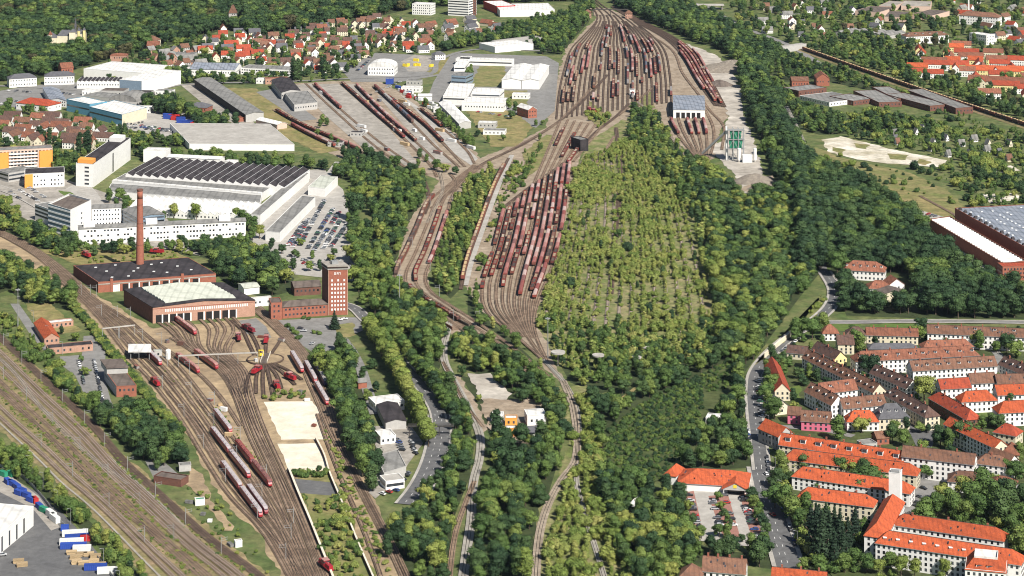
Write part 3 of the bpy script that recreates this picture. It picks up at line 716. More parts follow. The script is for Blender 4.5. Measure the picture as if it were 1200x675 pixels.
GATES = [186.4, 194, 203, 211, 219.5, 235, 245, 254, 264, 273]
GT = []
for i, g in enumerate(GATES):
    k_ = i // 3; GT.append(track([(g - 1, 378.5 - (g - 186) * .085), (g + 10, 386), (g * .62 + 100, 405 + i * .8), (g * .36 + 190, 436), (276 + k_ * 7, 468), (290 + k_ * 7, 506), (322 + k_ * 7, 576), (366 + k_ * 8, 690)], bed='ballast', width=2.5))
rtA = [(298, 364), (315, 379), (333, 397), (350, 418), (361, 446), (373, 473), (386, 505), (411, 553), (433, 596), (451, 631), (478, 690)]
rtB = [(304, 360), (326, 379), (347, 400), (366, 426), (380, 458), (391, 490), (399, 520), (417, 556), (438, 596), (456, 631), (484, 690)]
RT = bundle(rtA, rtB, (0, .5, 1), bed='ballast')
TTC = P(311, 422)
for p in ([(299, 418), (292, 404), (284, 388), (270, 376)], [(305, 416), (300, 402), (292, 388)], [(311, 416), (312, 402), (312, 392)], [(317, 417), (326, 404), (331, 396)],
          [(305, 427), (296, 434), (290, 446), (287, 462)], [(307, 428), (301, 440), (300, 462)], [(309, 429), (308, 444), (309, 466)], [(312, 429), (316, 444), (320, 464)],
          [(314, 428), (324, 440), (330, 456)], [(317, 427), (332, 438), (346, 452)], [(319, 426), (338, 435), (354, 446)]):
    track(p, bed='ballast_dark', width=2.6)
# connecting line with the bridge, centre
CN = track([(527, 378), (524, 390), (520, 408), (521, 424), (528, 440), (540, 462), (558, 498), (563, 515), (562, 538), (555, 566), (552, 611), (547, 646), (540, 700)], bed='ballast_grey', rail='rail', width=5.0)
track([(556, 565), (546, 590), (534, 626), (527, 675), (526, 700)], bed='ballast')
track([(372, 486), (384, 520), (402, 566), (424, 616), (442, 664), (452, 695)], bed='ballast', width=2.5)
track([(519, 425), (530, 446), (545, 474), (566, 502)], bed='ballast', width=2.4)
# big curve from the yard round to the left
cvA = [(556, 194), (530, 214), (504, 236), (490, 266), (476, 297), (464, 322), (466, 336), (485, 351), (514, 369), (540, 386), (580, 412), (640, 450)]
cvB = [(566, 195), (546, 210), (531, 228), (522, 258), (508, 300), (498, 326), (506, 344), (525, 357), (550, 373), (590, 400), (645, 444)]
patch('curve_ground', cvA[2:10] + cvB[1:10][::-1], 'grey_soil', True)
CV = bundle(cvA, cvB, (0, .33, .66, 1), bed='ballast')
track([(494, 206), (499, 218), (503, 236), (497, 252)], bed='ballast_dark', width=4)
track([(516, 203), (519, 222), (512, 240), (500, 262)], bed='ballast_light')
track([(527, 203), (534, 214), (530, 232)], bed='ballast')
# freight yard
FY = {}
for k, p in {'a': [(367, 99), (401, 130), (449, 170), (500, 205)], 'b': [(358, 98), (392, 130), (440, 172), (480, 200)], 'c': [(399, 97), (437, 131), (476, 165), (506, 196), (512, 208)],
             'd': [(416, 100), (456, 140), (491, 170), (520, 198)], 'e': [(437, 101), (462, 124), (484, 145), (510, 172), (538, 196)], 'f': [(451, 112), (494, 144), (519, 168), (545, 196)],
             'g': [(490, 127), (518, 150), (548, 178), (556, 192)], 'h': [(320, 129), (352, 147), (398, 167), (440, 186), (480, 208)], 'i': [(338, 146), (372, 164), (408, 180), (440, 196)]}.items():
    FY[k] = track(p, bed='ballast')
# marshalling yard
yA = [(684, -8), (694, 8), (700, 22), (684, 42), (670, 57), (661, 83), (655, 111), (652, 140)]
yB = [(690, -8), (709, 6), (737, 22), (762, 40), (778, 58), (785, 88), (787, 120)]
MY = []
for i, t in enumerate(FR(24)):
    l = between(smooth_line(yA, 9), smooth_line(yB, 9), t); cut = -5 if i % 6 == 0 else (18 if i % 3 == 0 else (25 if i % 2 else 31))
    MY.append(track([p for p in l if to_px(p)[1] > cut], bed='ballast_dark', width=2.3))
rA = [(716, 8), (745, 26), (780, 46), (800, 66), (818, 96), (838, 124)]
rB = [(722, 8), (752, 24), (790, 44), (814, 62), (832, 92), (850, 126)]
MR = bundle(rA, rB, FR(5), bed='ballast_dark', width=2.9)
track([(744, 32), (776, 50), (790, 62), (800, 86), (818, 110), (832, 130), (848, 148), (846, 176)], bed='ballast')
lad = track([(712, 88), (690, 112), (660, 139), (616, 168), (562, 195), (527, 226), (506, 245)], bed='ballast_dark', width=4)
track([(700, 96), (672, 126), (645, 150), (600, 175), (558, 197)], bed='ballast')
track([(737, 122), (722, 137), (700, 154), (668, 186), (625, 217), (590, 244)], bed='ballast_dark', width=4)
track([(745, 118), (770, 140), (792, 168), (808, 190)], bed='ballast_light')
track([(764, 104), (742, 122), (725, 136)], bed='ballast')
MZ = bundle([(658, 139), (644, 172), (626, 215)], [(706, 148), (690, 168), (672, 190)], FR(7), bed='ballast')
LS = bundle([(786, 120), (786, 140), (796, 160), (822, 192)], [(826, 128), (836, 150), (836, 170), (828, 194)], FR(6), bed='ballast')
# wagon sidings
sA = [(592, 242), (578, 296), (565, 342), (572, 368), (604, 394), (636, 422)]
sB = [(668, 192), (657, 275), (645, 318), (630, 355), (626, 385), (641, 424)]
SD = []
for i, t in enumerate(FR(11)):
    l = between(smooth_line(sA, 9), smooth_line(sB, 9), t); cut = 999 if i % 5 == 0 else (400 if i % 2 else 388)
    SD.append(track([p for p in l if to_px(p)[1] < cut], bed='ballast', width=2.6))
track([(636, 421), (648, 434), (660, 447), (672, 468), (678, 492), (677, 540), (676, 568), (686, 606), (700, 650), (712, 690)], bed='ballast_grey', width=3)
track([(660, 447), (672, 480), (674, 540), (658, 563), (643, 591), (633, 623), (628, 675), (627, 700)], bed='ballast_light', width=4.5, occ=4)
HP = track([(596, 186), (580, 218), (562, 266), (546, 312), (540, 340)], bed='ballast_dark')
track([(690, 200), (700, 190), (720, 160)], bed='ballast')
# rusting tracks between the young trees
aA = [(680, 190), (664, 268), (644, 340), (632, 385)]
aB = [(770, 150), (800, 220), (822, 300), (838, 392)]
AY = [smooth_line(aA, 9), smooth_line(aB, 9)]
for t in FR(14, 0.02, .95):
    track(between(AY[0], AY[1], t), bed='ballast_light', width=2.4, occ=1.0)
track([(722, 150), (727, 200), (720, 290), (716, 345)], bed='ballast_dark', width=4, occ=2)
# line across the far right, on a low bank
FRT = track([(930, 56), (1010, 85), (1100, 116), (1220, 156)], bed='ballast', z=2.0)
m_ = MB(); strip(m_, FRT, -5.2, -1.6, 0.2); 
for k in range(0, len(m_.v), 2): x, y, z = m_.v[k]; m_.v[k] = (x, y, 1.95)
strip(m_, FRT, 1.6, 5.2, 0.2); n_ = len(FRT) * 2
for k in range(n_ + 1, 2 * n_, 2): x, y, z = m_.v[k]; m_.v[k] = (x, y, 1.95)
o = part('railway_bank', m_, 'weedy_soil', None); o['kind'] = 'structure'
track([(924, 130), (940, 162), (950, 190)], bed='ballast_grey')
track([(1078, 230), (1100, 242), (1118, 252), (1130, 262)], bed='ballast')

# ================================================================== rolling stock
def wagon_parts(kind):
    out = []
    u = MB()
    L_ = {'open_wagon': 13.2, 'covered_wagon': 14.4, 'hopper_wagon': 10.2, 'tank_wagon': 13.6, 'ore_wagon': 10.2, 'flat_wagon': 14.0, 'car_carrier': 16}[kind]; h = L_ / 2
    u.box(-h + .3, h - .3, -1.1, 1.1, .75, 1.12)
    for s in (-1, 1):
        u.box(s * (h - 2.8) - 1.3, s * (h - 2.8) + 1.3, -1.05, 1.05, .2, .75)
        for e in (-.9, .9):
            u.cyl(s * (h - 2.8) + e, .46, -1.0, 1.0, .45, .45, 8, axis='y')
        u.box(s * h - .35, s * h + .35, -.25, .25, .85, 1.1)
    out.append(('underframe', u, ['underframe']))
    b = MB()
    if kind in ('open_wagon', 'hopper_wagon', 'ore_wagon'):
        zt = 3.0 if kind == 'open_wagon' else 3.7; m = 'wagon_brown' if kind == 'open_wagon' else 'wagon_rust'
        b.box(-h, h, -1.4, -1.25, 1.12, zt); b.box(-h, h, 1.25, 1.4, 1.12, zt); b.box(-h, -h + .15, -1.25, 1.25, 1.12, zt); b.box(h - .15, h, -1.25, 1.25, 1.12, zt)
        b.box(-h + .15, h - .15, -1.25, 1.25, 1.12, 1.3)
        k = int(L_ / 1.7)
        for i in range(k):
            x = -h + (i + .5) * L_ / k
            b.box(x - .06, x + .06, -1.5, -1.4, 1.12, zt); b.box(x - .06, x + .06, 1.4, 1.5, 1.12, zt)
        out.append(('body', b, [m]))
        l = MB(); n = 7
        for i in range(n):
            x0 = -h + .16 + (L_ - .32) * i / n; x1 = -h + .16 + (L_ - .32) * (i + 1) / n; z = (2.2 if kind == 'open_wagon' else 3.6) + (.5 if kind == 'open_wagon' else .25) * ((i * 7) % 3)
            l.hexa([(x0, -1.24, 1.3), (x1, -1.24, 1.3), (x1, 1.24, 1.3), (x0, 1.24, 1.3)], [(x0, -.9, z), (x1, -.9, z - .2), (x1, .9, z), (x0, .9, z - .1)])
        out.append(('load', l, ['wagon_load' if kind != 'ore_wagon' else 'ore_load']))
    elif kind == 'covered_wagon':
        b.box(-h, h, -1.4, 1.4, 1.12, 2.9)
        for i in range(8):
            x = -h + (i + .5) * L_ / 8; b.box(x - .07, x + .07, -1.47, -1.4, 1.12, 2.9); b.box(x - .07, x + .07, 1.4, 1.47, 1.12, 2.9)
        out.append(('body', b, ['wagon_brown']))
        r = MB(); prof = [(-1.45, 2.9), (-1.25, 3.5), (-.6, 3.95), (.6, 3.95), (1.25, 3.5), (1.45, 2.9)]
        for j in range(3):
            x0 = -h + .1 + j * (L_ - .2) / 3 + .12; x1 = -h + .1 + (j + 1) * (L_ - .2) / 3 - .12
            for (ya, za), (yb, zb) in zip(prof, prof[1:]):
                r.face([(x0, ya, za), (x1, ya, za), (x1, yb, zb), (x0, yb, zb)])
            r.face([(x1, y, z) for y, z in prof]); r.face([(x0, y, z) for y, z in reversed(prof)])
        out.append(('roof', r, ['wagon_roof']))
    elif kind == 'tank_wagon':
        b.cyl(0, 2.55, -h + .4, h - .4, 1.4, 1.4, 14, axis='x'); b.cyl(0, 0, 3.8, 4.2, .4, .4, 8)
        b.box(-h + .6, h - .6, -.35, .35, 3.9, 3.98)
        out.append(('tank', b, ['wagon_grey']))
    elif kind == 'flat_wagon':
        b.box(-h, h, -1.35, 1.35, 1.12, 1.3); out.append(('deck', b, ['wagon_rust']))
        c = MB(); c.box(-h + .3, -.2, -1.2, 1.2, 1.3, 3.8); c.box(.2, h - .3, -1.2, 1.2, 1.3, 3.8); out.append(('container_load', c, ['wagon_grey']))
    elif kind == 'car_carrier':
        b.box(-h, h, -1.3, 1.3, 1.12, 1.3); b.box(-h, h, -1.3, 1.3, 2.7, 2.85)
        for i in range(5):
            x = -h + .2 + i * (L_ - .4) / 4
            for y in (-1.3, 1.2): b.box(x - .08, x + .08, y, y + .1, 1.3, 2.7)
        out.append(('deck', b, ['wagon_brown']))
        c = MB()
        for i in range(3):
            for z in (1.3, 2.85):
                x = -h + 2.6 + i * 5.2; c.box(x - 2, x + 2, -.85, .85, z + .2, z + .8); c.box(x - 1.2, x + 1.1, -.75, .75, z + .8, z + 1.3)
        out.append(('car_load', c, ['wagon_grey']))
    return L_, out
KINDS = ['open_wagon', 'covered_wagon', 'hopper_wagon', 'ore_wagon', 'tank_wagon', 'flat_wagon', 'car_carrier']
WK = {}
for k in KINDS:
    L_, ps = wagon_parts(k)
    WK[k] = (L_, [(n, m.mesh(k + '_' + n, ms)) for n, m, ms in ps])
WAGONS = []          # (kind, position, heading, label, group)
def along(l, y0, y1):
    r = resample(l, 1.0)
    r = [p for p in r if min(y0, y1) <= to_px(p)[1] <= max(y0, y1)]
    return r
def wagons(l, y0, y1, kinds, label, group, fill=1.0, runs=(3, 10), gaps=(2, 5), z=0.72):
    r = along(l, y0, y1); i = 0.0; run = RG.randint(*runs); kind = RG.choice(kinds)
    while True:
        if run <= 0:
            if fill < 1 and RG.random() > fill: i += RG.uniform(*gaps) * 12
            run = RG.randint(*runs); kind = RG.choice(kinds)
        Lw = WK[kind][0] + 1.1
        if i + Lw >= len(r): break
        p = r[int(i)]; q = r[int(i + Lw)]
        c = (p + q) / 2; c.z = z
        WAGONS.append((kind, c, math.atan2(q.y - p.y, q.x - p.x), label, group)); i += Lw; run -= 1
SW = {'ore_wagon': 'rusty ore wagon heaped with tan ore', 'covered_wagon': 'dusty rose-roofed covered goods wagon', 'open_wagon': 'brown open goods wagon carrying a load', 'hopper_wagon': 'short rusty hopper wagon', 'tank_wagon': 'grey tank wagon', 'flat_wagon': 'flat wagon carrying grey containers', 'car_carrier': 'double-deck car-carrier wagon'}
# wagon sidings: (track, y range)
sd_rng = [(300, 345), (246, 330), (238, 322), (228, 342), (220, 332), (212, 262), (208, 352), (203, 318), (198, 345), (196, 355), (194, 312)]
for l, (a, b) in zip(SD, sd_rng):
    wagons(l, a, b, ['covered_wagon', 'covered_wagon', 'open_wagon', 'covered_wagon', 'open_wagon', 'hopper_wagon'], 'in the curved sidings beside the young trees', 'wagons in the curved sidings', fill=.7, gaps=(.5, 1.8), runs=(2, 8))
wagons(SD[5], 275, 305, ['covered_wagon', 'open_wagon'], 'in the curved sidings beside the young trees', 'wagons in the curved sidings')
wagons(SD[0], 250, 292, ['covered_wagon', 'open_wagon'], 'in the curved sidings beside the young trees', 'wagons in the curved sidings')
G2 = 'on the curve between the wooded banks'
wagons(CV[0], 232, 324, ['hopper_wagon'], G2, 'wagons on the wooded curve')
wagons(CV[2], 246, 332, ['open_wagon'], G2, 'wagons on the wooded curve')
wagons(CV[3], 252, 312, ['covered_wagon'], G2, 'wagons on the wooded curve')
wagons(CV[1], 338, 380, ['open_wagon'], G2, 'wagons on the wooded curve')
wagons(HP, 196, 330, ['ore_wagon', 'hopper_wagon'], 'beside the pale concrete strip between woods', 'wagons on the straight spur')
G3 = 'between the concrete platforms of the freight yard'
for k, a, b, kd in (('a', 101, 130, ['covered_wagon']), ('c', 99, 165, ['covered_wagon', 'open_wagon']), ('d', 102, 168, ['open_wagon', 'covered_wagon']), ('e', 103, 145, ['flat_wagon', 'covered_wagon']),
                    ('f', 114, 168, ['open_wagon']), ('g', 130, 150, ['open_wagon']), ('h', 131, 178, ['tank_wagon', 'covered_wagon', 'open_wagon']), ('i', 148, 176, ['open_wagon', 'covered_wagon'])):
    wagons(FY[k], a, b, kd, G3, 'wagons in the freight yard')
G4 = 'in the wide fan of the marshalling yard'
for i, l in enumerate(MY):
    if i in (0, 22): continue
    y = RG.uniform(26, 60)
    while y < 116:
        n = RG.uniform(5, 30)
        if RG.random() < .6: wagons(l, y, min(y + n, 122), [RG.choice(['open_wagon', 'covered_wagon', 'hopper_wagon', 'open_wagon', 'covered_wagon', 'flat_wagon', 'car_carrier', 'tank_wagon'])], G4, 'wagons in the marshalling yard')
        y += n + RG.uniform(2, 18)
for i, (a, b) in enumerate(((62, 108), (56, 122), (52, 120), (50, 124), (60, 100))):
    wagons(MR[i], a, b, ['covered_wagon' if i % 2 == 0 else 'open_wagon'], 'on the outer tracks beside the gravel works', 'wagons beside the gravel works')
wagons(FRT, 60, 156, ['ore_wagon'], 'in the long train crossing the allotments', 'wagons of the long ore train', runs=(60, 80), z=2.16)
for i, l in enumerate(MZ):
    if i in (1, 3, 5): wagons(l, 150 + 3 * i, 168 + 6 * i, ['open_wagon'], 'on the neck between yard and sidings', 'wagons on the yard neck')
for i, l in enumerate(LS):
    if i in (0, 2, 3, 4): wagons(l, 142, 160, ['covered_wagon'], 'in front of the yard engine shed', 'wagons by the yard shed')

GNV = {}      # variant table for stuff instancing: kind name -> list of source objects
def wagon_at(kind, c, h, label, group):
    T = thing(kind, SW[kind] + ' ' + label, 'wagon', c, h, group)
    for n, me in WK[kind][1]: link(n, me, T)
    return T
_sz = sorted(WAGONS, key=lambda q: -scale_at(q[1]) * (1 if -40 < to_px(q[1])[0] < 1240 else .01))
WAG_REST = []
per = {}
for q in _sz:
    if len(per.setdefault('all', [])) < 300:
        t = wagon_at(*q); per['all'].append(t)
        GNV.setdefault(q[0], list(t.children))
    else: WAG_REST.append(q)

# passenger railcars: two half cars on shared ends
def railcar_mesh():
    parts = {}
    for nm in ('body', 'roof', 'side_windows', 'underframe'): parts[nm] = MB()
    def half(s):
        o = 0.15 * s
        xs = [o, s * 18.2, s * 20.0, s * 20.7]
        # lower body: straight then tapering nose
        def prism(mb, x0, x1, wa, wb, z0, z1, za, zb, m=0):
            c0, c1 = (x0, x1) if x0 < x1 else (x1, x0); (w0, w1) = (wa, wb) if x0 < x1 else (wb, wa); (t0, t1) = (za, zb) if x0 < x1 else (zb, za)
            mb.hexa([(c0, -w0, z0), (c1, -w1, z0), (c1, w1, z0), (c0, w0, z0)], [(c0, -w0, t0), (c1, -w1, t1), (c1, w1, t1), (c0, w0, t0)], m, True)
        b = parts['body']
        prism(b, xs[0], xs[1], 1.38, 1.38, .7, 0, 3.3, 3.3); prism(b, xs[1], xs[2], 1.38, 1.15, .7, 0, 3.3, 3.0); prism(b, xs[2], xs[3], 1.15, .85, .7, 0, 2.6, 1.7)
        r = parts['roof']
        prism(r, xs[0], xs[1], 1.2, 1.2, 3.3, 0, 3.75, 3.75); prism(r, xs[1], xs[2], 1.2, .9, 3.0, 0, 3.7, 3.1)
        for x in (4, 9, 14): r.box(s * x - 1.4, s * x + 1.4, -.7, .7, 3.75, 4.05)
        wv = parts['side_windows']
        for y in (-1.42, 1.38): wv.box(min(s * .8, s * 17.4), max(s * .8, s * 17.4), y, y + .04, 2.05, 2.85)
        prism(wv, s * 19.96, s * 20.25, 1.0, .8, 2.6, 0, 3.0, 2.75)
        u = parts['underframe']
        for x in (2.0, 17): u.box(s * x - 1.4, s * x + 1.4, -1.15, 1.15, .12, .7)
    half(1); half(-1)
    parts['underframe'].box(-.15, .15, -1.1, 1.1, .8, 3.2)
    return parts
_rp = railcar_mesh()
RC_M = {}
def railcar(p0, p1, label, group=None, body='train_red', roofm='train_roof', ln=41.4):
    a = P(*p0, 0); b = P(*p1, 0); d = (b - a).normalized(); c = (a + b) / 2; c.z = .74
    T = thing('railcar', label, 'railcar', c, math.atan2(d.y, d.x), group)
    for n, mm in (('body', body), ('roof', roofm), ('side_windows', 'window_glass'), ('underframe', 'underframe')):
        if (n, mm) not in RC_M: RC_M[(n, mm)] = _rp[n].mesh('railcar_' + n, [mm])
        link(n, RC_M[(n, mm)], T)
    T.scale.x = ln / 41.4
    return T
def railcars(p0, p1, n, label, group, **kw):
    a = Vector((*p0,)); b = Vector((*p1,))
    A = P(*p0); B = P(*p1)
    for i in range(n):
        u = A.lerp(B, i / n); v = A.lerp(B, (i + 1) / n)
        ln = (v - u).length * .985
        d = to_px(u); e = to_px(v)
        railcar(d, e, label, group, ln=min(ln, 60), **kw)
gR = 'red railcars stabled in the depot yard'
railcars((248, 507), (292, 563), 2, 'red railcar with grey roof in the longer coupled pair mid depot yard', gR)
railcars((260, 547), (306, 609), 2, 'red railcar with grey roof in the coupled pair beside the dirt track', gR)
railcar((290, 574), (313, 606), 'single maroon railcar beside the lower end of the coupled pair', None, body='train_maroon')
railcars((277, 522), (317, 573), 2, 'red railcar with red roof equipment next to the sand lots', gR, body='train_red', roofm='wagon_roof')
railcar((251, 485), (271, 511), 'white-roofed railcar standing alone by the buffer of the depot', None)
railcar((205, 376), (230, 395), 'red railcar leaving the shed gates', None, roofm='wagon_roof')
railcar((205, 418), (235, 441), 'red railcar on the track beside the fuelling canopy', None, roofm='wagon_roof')
railcar((228, 415), (255, 435), 'red railcar on the curve below the engine shed', None, roofm='wagon_roof')
railcar((174, 417), (188, 430), 'short red railcar next to the white canopy', None, ln=28)
railcar((342, 418), (354, 438), 'grey-roofed railcar beside the turntable', None)
railcar((358, 429), (370, 451), 'white-roofed railcar on the track below the tower forecourt', None)
railcar((370, 453), (384, 477), 'white-roofed railcar at the end of the tower side track', None)
railcar((371, 432), (382, 454), 'dark blue railcar under the trees by the tower track', None, body='train_blue', roofm='wagon_grey')
def loco_parts(m):
    b = MB(); b.box(-5.2, 5.2, -1.3, 1.3, 1.0, 1.35); b.box(-4.9, -.6, -.95, .95, 1.35, 2.9); b.box(1.8, 4.9, -.95, .95, 1.35, 2.7)
    c = MB(); c.box(-.6, 1.8, -1.4, 1.4, 1.35, 3.7)
    r = MB(); r.box(-.8, 2.0, -1.5, 1.5, 3.7, 3.95); r.cyl(-2, 0, 2.9, 3.3, .25, .25, 8)
    g = MB(); g.box(-.64, 1.84, -1.43, 1.43, 2.6, 3.3)
    u = MB(); u.box(-4.6, 4.6, -1.0, 1.0, .5, 1.0)
    for x in (-3.2, 0, 3.2): u.cyl(x, .5, -1.0, 1.0, .5, .5, 10, axis='y')
    return [('hood', b.mesh('hood', [m])), ('cab', c.mesh('cab', [m])), ('cab_roof', r.mesh('cab_roof', ['wagon_roof'])), ('cab_window', g.mesh('cab_window', ['window_glass'])), ('running_gear', u.mesh('running_gear', ['underframe']))]
LP = loco_parts('train_red'); LP2 = loco_parts('train_maroon')
def loco(x, y, ang, label, group=None, lp=LP, sc=1.15):
    c = P(x, y); c.z = .74; T = thing('shunting_locomotive', label, 'locomotive', c, math.radians(ang), group); T.scale = (sc, 1.1, 1.15)
    for n, me in lp: link(n, me, T)
gl = 'shunters round the turntable'; lb = 'small red shunting locomotive on a spoke of the turntable'
for x, y, a in ((301, 438, 70), (324, 456, 110), (340, 446, 128), (312, 402, 90)): loco(x, y, a, lb, gl)
loco(279, 399, 105, 'dark red shunter waiting below the shed gates', None, LP2); loco(291, 389, 125, 'maroon locomotive on the grey shed forecourt', None, LP2, 1.6)
loco(182, 452, 118, 'red shunter alone beside the long hedge', None, LP, 1.3); loco(382, 668, 118, 'red shunter at the retaining wall end of the depot throat', None, LP, 1.3)
loco(101, 302, 130, 'red shunter on rough ground behind the black-roofed shed', None); loco(184, 298, 160, 'red shunter among weeds behind the brick chimney', None)
loco(696, 133, 100, 'red locomotive in the grass triangle of the yard ladder', 'red locomotives in the ladder triangle', LP, 1.5); loco(691, 131, 100, 'red locomotive in the grass triangle of the yard ladder', 'red locomotives in the ladder triangle', LP, 1.5)
# turntable: pit ring, bridge, yellow gantry
T = thing('turntable', 'round locomotive turntable with rail bridge and yellow gantry', 'turntable', TTC + Vector((0, 0, .72)))
m_ = MB(); n = 40
for i in range(n):
    a0 = 2 * math.pi * i / n; a1 = 2 * math.pi * (i + 1) / n
    q = lambda r, a, z: (r * math.cos(a), r * math.sin(a), z)
    m_.hexa([q(11.2, a0, -.3), q(12.2, a0, -.3), q(12.2, a1, -.3), q(11.2, a1, -.3)], [q(11.2, a0, .35), q(12.2, a0, .35), q(12.2, a1, .35), q(11.2, a1, .35)])
part('pit_wall', m_, 'ballast_dark', T)
m_ = MB(); m_.cyl(0, 0, 0, .12, 11.1, 11.1, 40); part('pit_floor', m_, 'yard_soil', T)
m_ = MB(); m_.box(-2.2, 2.2, -11, 11, .3, .9); part('bridge_deck', m_, 'felt_brown', T)
for s in (-1, 1):
    m_ = MB(); m_.box(s * 2.2 - .15, s * 2.2 + .15, -11, 11, .9, 2.0); part('side_girder', m_, 'sand', T)
m_ = MB()
for x in (-4.6, -1.8): m_.box(x - .15, x + .15, 4, 4.3, .3, 4.6)
m_.box(-4.9, -1.5, 3.9, 4.4, 4.3, 4.8); m_.box(-4.0, -2.4, 3.8, 4.6, .9, 2.6); part('gantry', m_, 'loco_yellow', T)
occupy_pt(TTC.x, TTC.y, 30)
# plate-girder bridge in the curve
T = thing('girder_bridge', 'dark plate-girder railway bridge crossing the underpass road', 'bridge', P(519, 374))
A_ = P(505, 366); B_ = P(540, 386); d_ = (B_ - A_); base = P(519, 374); nrm = Vector((-d_.y, d_.x, 0)).normalized()
for k, off in enumerate((-6.5, 6.0)):
    m_ = MB(); a_ = A_ - base + nrm * off; b_ = B_ - base + nrm * off; q = nrm * .2
    m_.hexa([a_ - q, b_ - q, b_ + q, a_ + q], [v + Vector((0, 0, 2.6)) for v in (a_ - q, b_ - q, b_ + q, a_ + q)], 0, True); part('girder', m_, 'steel_dark' if k else 'brick_dark', T)
m_ = MB(); a_ = A_ - base; b_ = B_ - base
m_.hexa([a_ - nrm * 6, b_ - nrm * 6, b_ + nrm * 5.6, a_ + nrm * 5.6], [v + Vector((0, 0, .5)) for v in (a_ - nrm * 6, b_ - nrm * 6, b_ + nrm * 5.6, a_ + nrm * 5.6)], 0, True); part('deck', m_, 'ballast', T)
# catenary masts
_cm = MB(); _cm.box(-.12, .12, -.12, .12, 0, 8.6); MASTM = _cm.mesh('pole', ['mast_grey'])
_cm = MB(); _cm.bar((0, 0, 7.6), (3.6, 0, 7.9), .07); _cm.bar((0, 0, 6.4), (3.6, 0, 6.8), .06); _cm.bar((3.2, 0, 6.3), (3.2, 0, 7.9), .05); ARM = _cm.mesh('arm', ['mast_grey'])
def mast(p, ang, label, group):
    T = thing('catenary_mast', label, 'mast', p, ang, group); link('pole', MASTM, T); link('arm', ARM, T); return T
for li, y0, y1, side, st, lab, gp in ((7, 400, 668, -1, 46, 'grey overhead-line mast beside the dark main-line track', 'masts on the main line'), (3, 440, 668, 1, 52, 'grey overhead-line mast in the weeds between main-line tracks', 'masts between main-line tracks'), (0, 520, 668, 1, 56, 'grey overhead-line mast beside the hedge-side main track', 'masts beside the hedge-side track')):
    r = along(ML[li], y0, y1); i = 10
    while i < len(r) - 3:
        d = (r[i + 2] - r[i]).normalized(); nn = Vector((-d.y, d.x, 0)) * side
        mast(r[i] + nn * 3.2, math.atan2(-nn.y, -nn.x), lab, gp); i += st
for li, st in ((0, 60), (3, 64), (5, 70)):
    r = along(DP[li % 6], 340, 665); i = 20
    while i < len(r) - 3:
        d = (r[i + 2] - r[i]).normalized(); nn = Vector((-d.y, d.x, 0))
        mast(r[i] + nn * 2.9, math.atan2(-nn.y, -nn.x), 'grey overhead-line mast among the depot tracks', 'masts in the depot'); i += st
for l in CV[::3]:
    r = along(l, 235, 385); i = 20
    while i < len(r) - 3:
        d = (r[i + 2] - r[i]).normalized(); nn = Vector((-d.y, d.x, 0)); mast(r[i] + nn * 2.8, math.atan2(-nn.y, -nn.x), 'grey overhead-line mast on the wooded curve', 'masts on the wooded curve'); i += 75
# tall floodlight poles
_fl = MB(); _fl.cyl(0, 0, 0, 26, .35, .18, 8); FLP = _fl.mesh('pole', ['mast_grey'])
_fl = MB(); _fl.box(-1.6, 1.6, -.3, .3, 25.6, 26.4); _fl.box(-.3, .3, -1.6, 1.6, 25.6, 26.4); FLH = _fl.mesh('lamp_head', ['metal_grey'])
for x, y, lab in ((21, 384, 'tall grey floodlight pole beside the works path'), (468, 366, 'tall grey floodlight pole among trees by the curve'), (642, 420, 'tall grey floodlight pole at the siding throat')):
    T = thing('floodlight_pole', lab, 'pole', P(x, y)); link('pole', FLP, T); link('lamp_head', FLH, T)
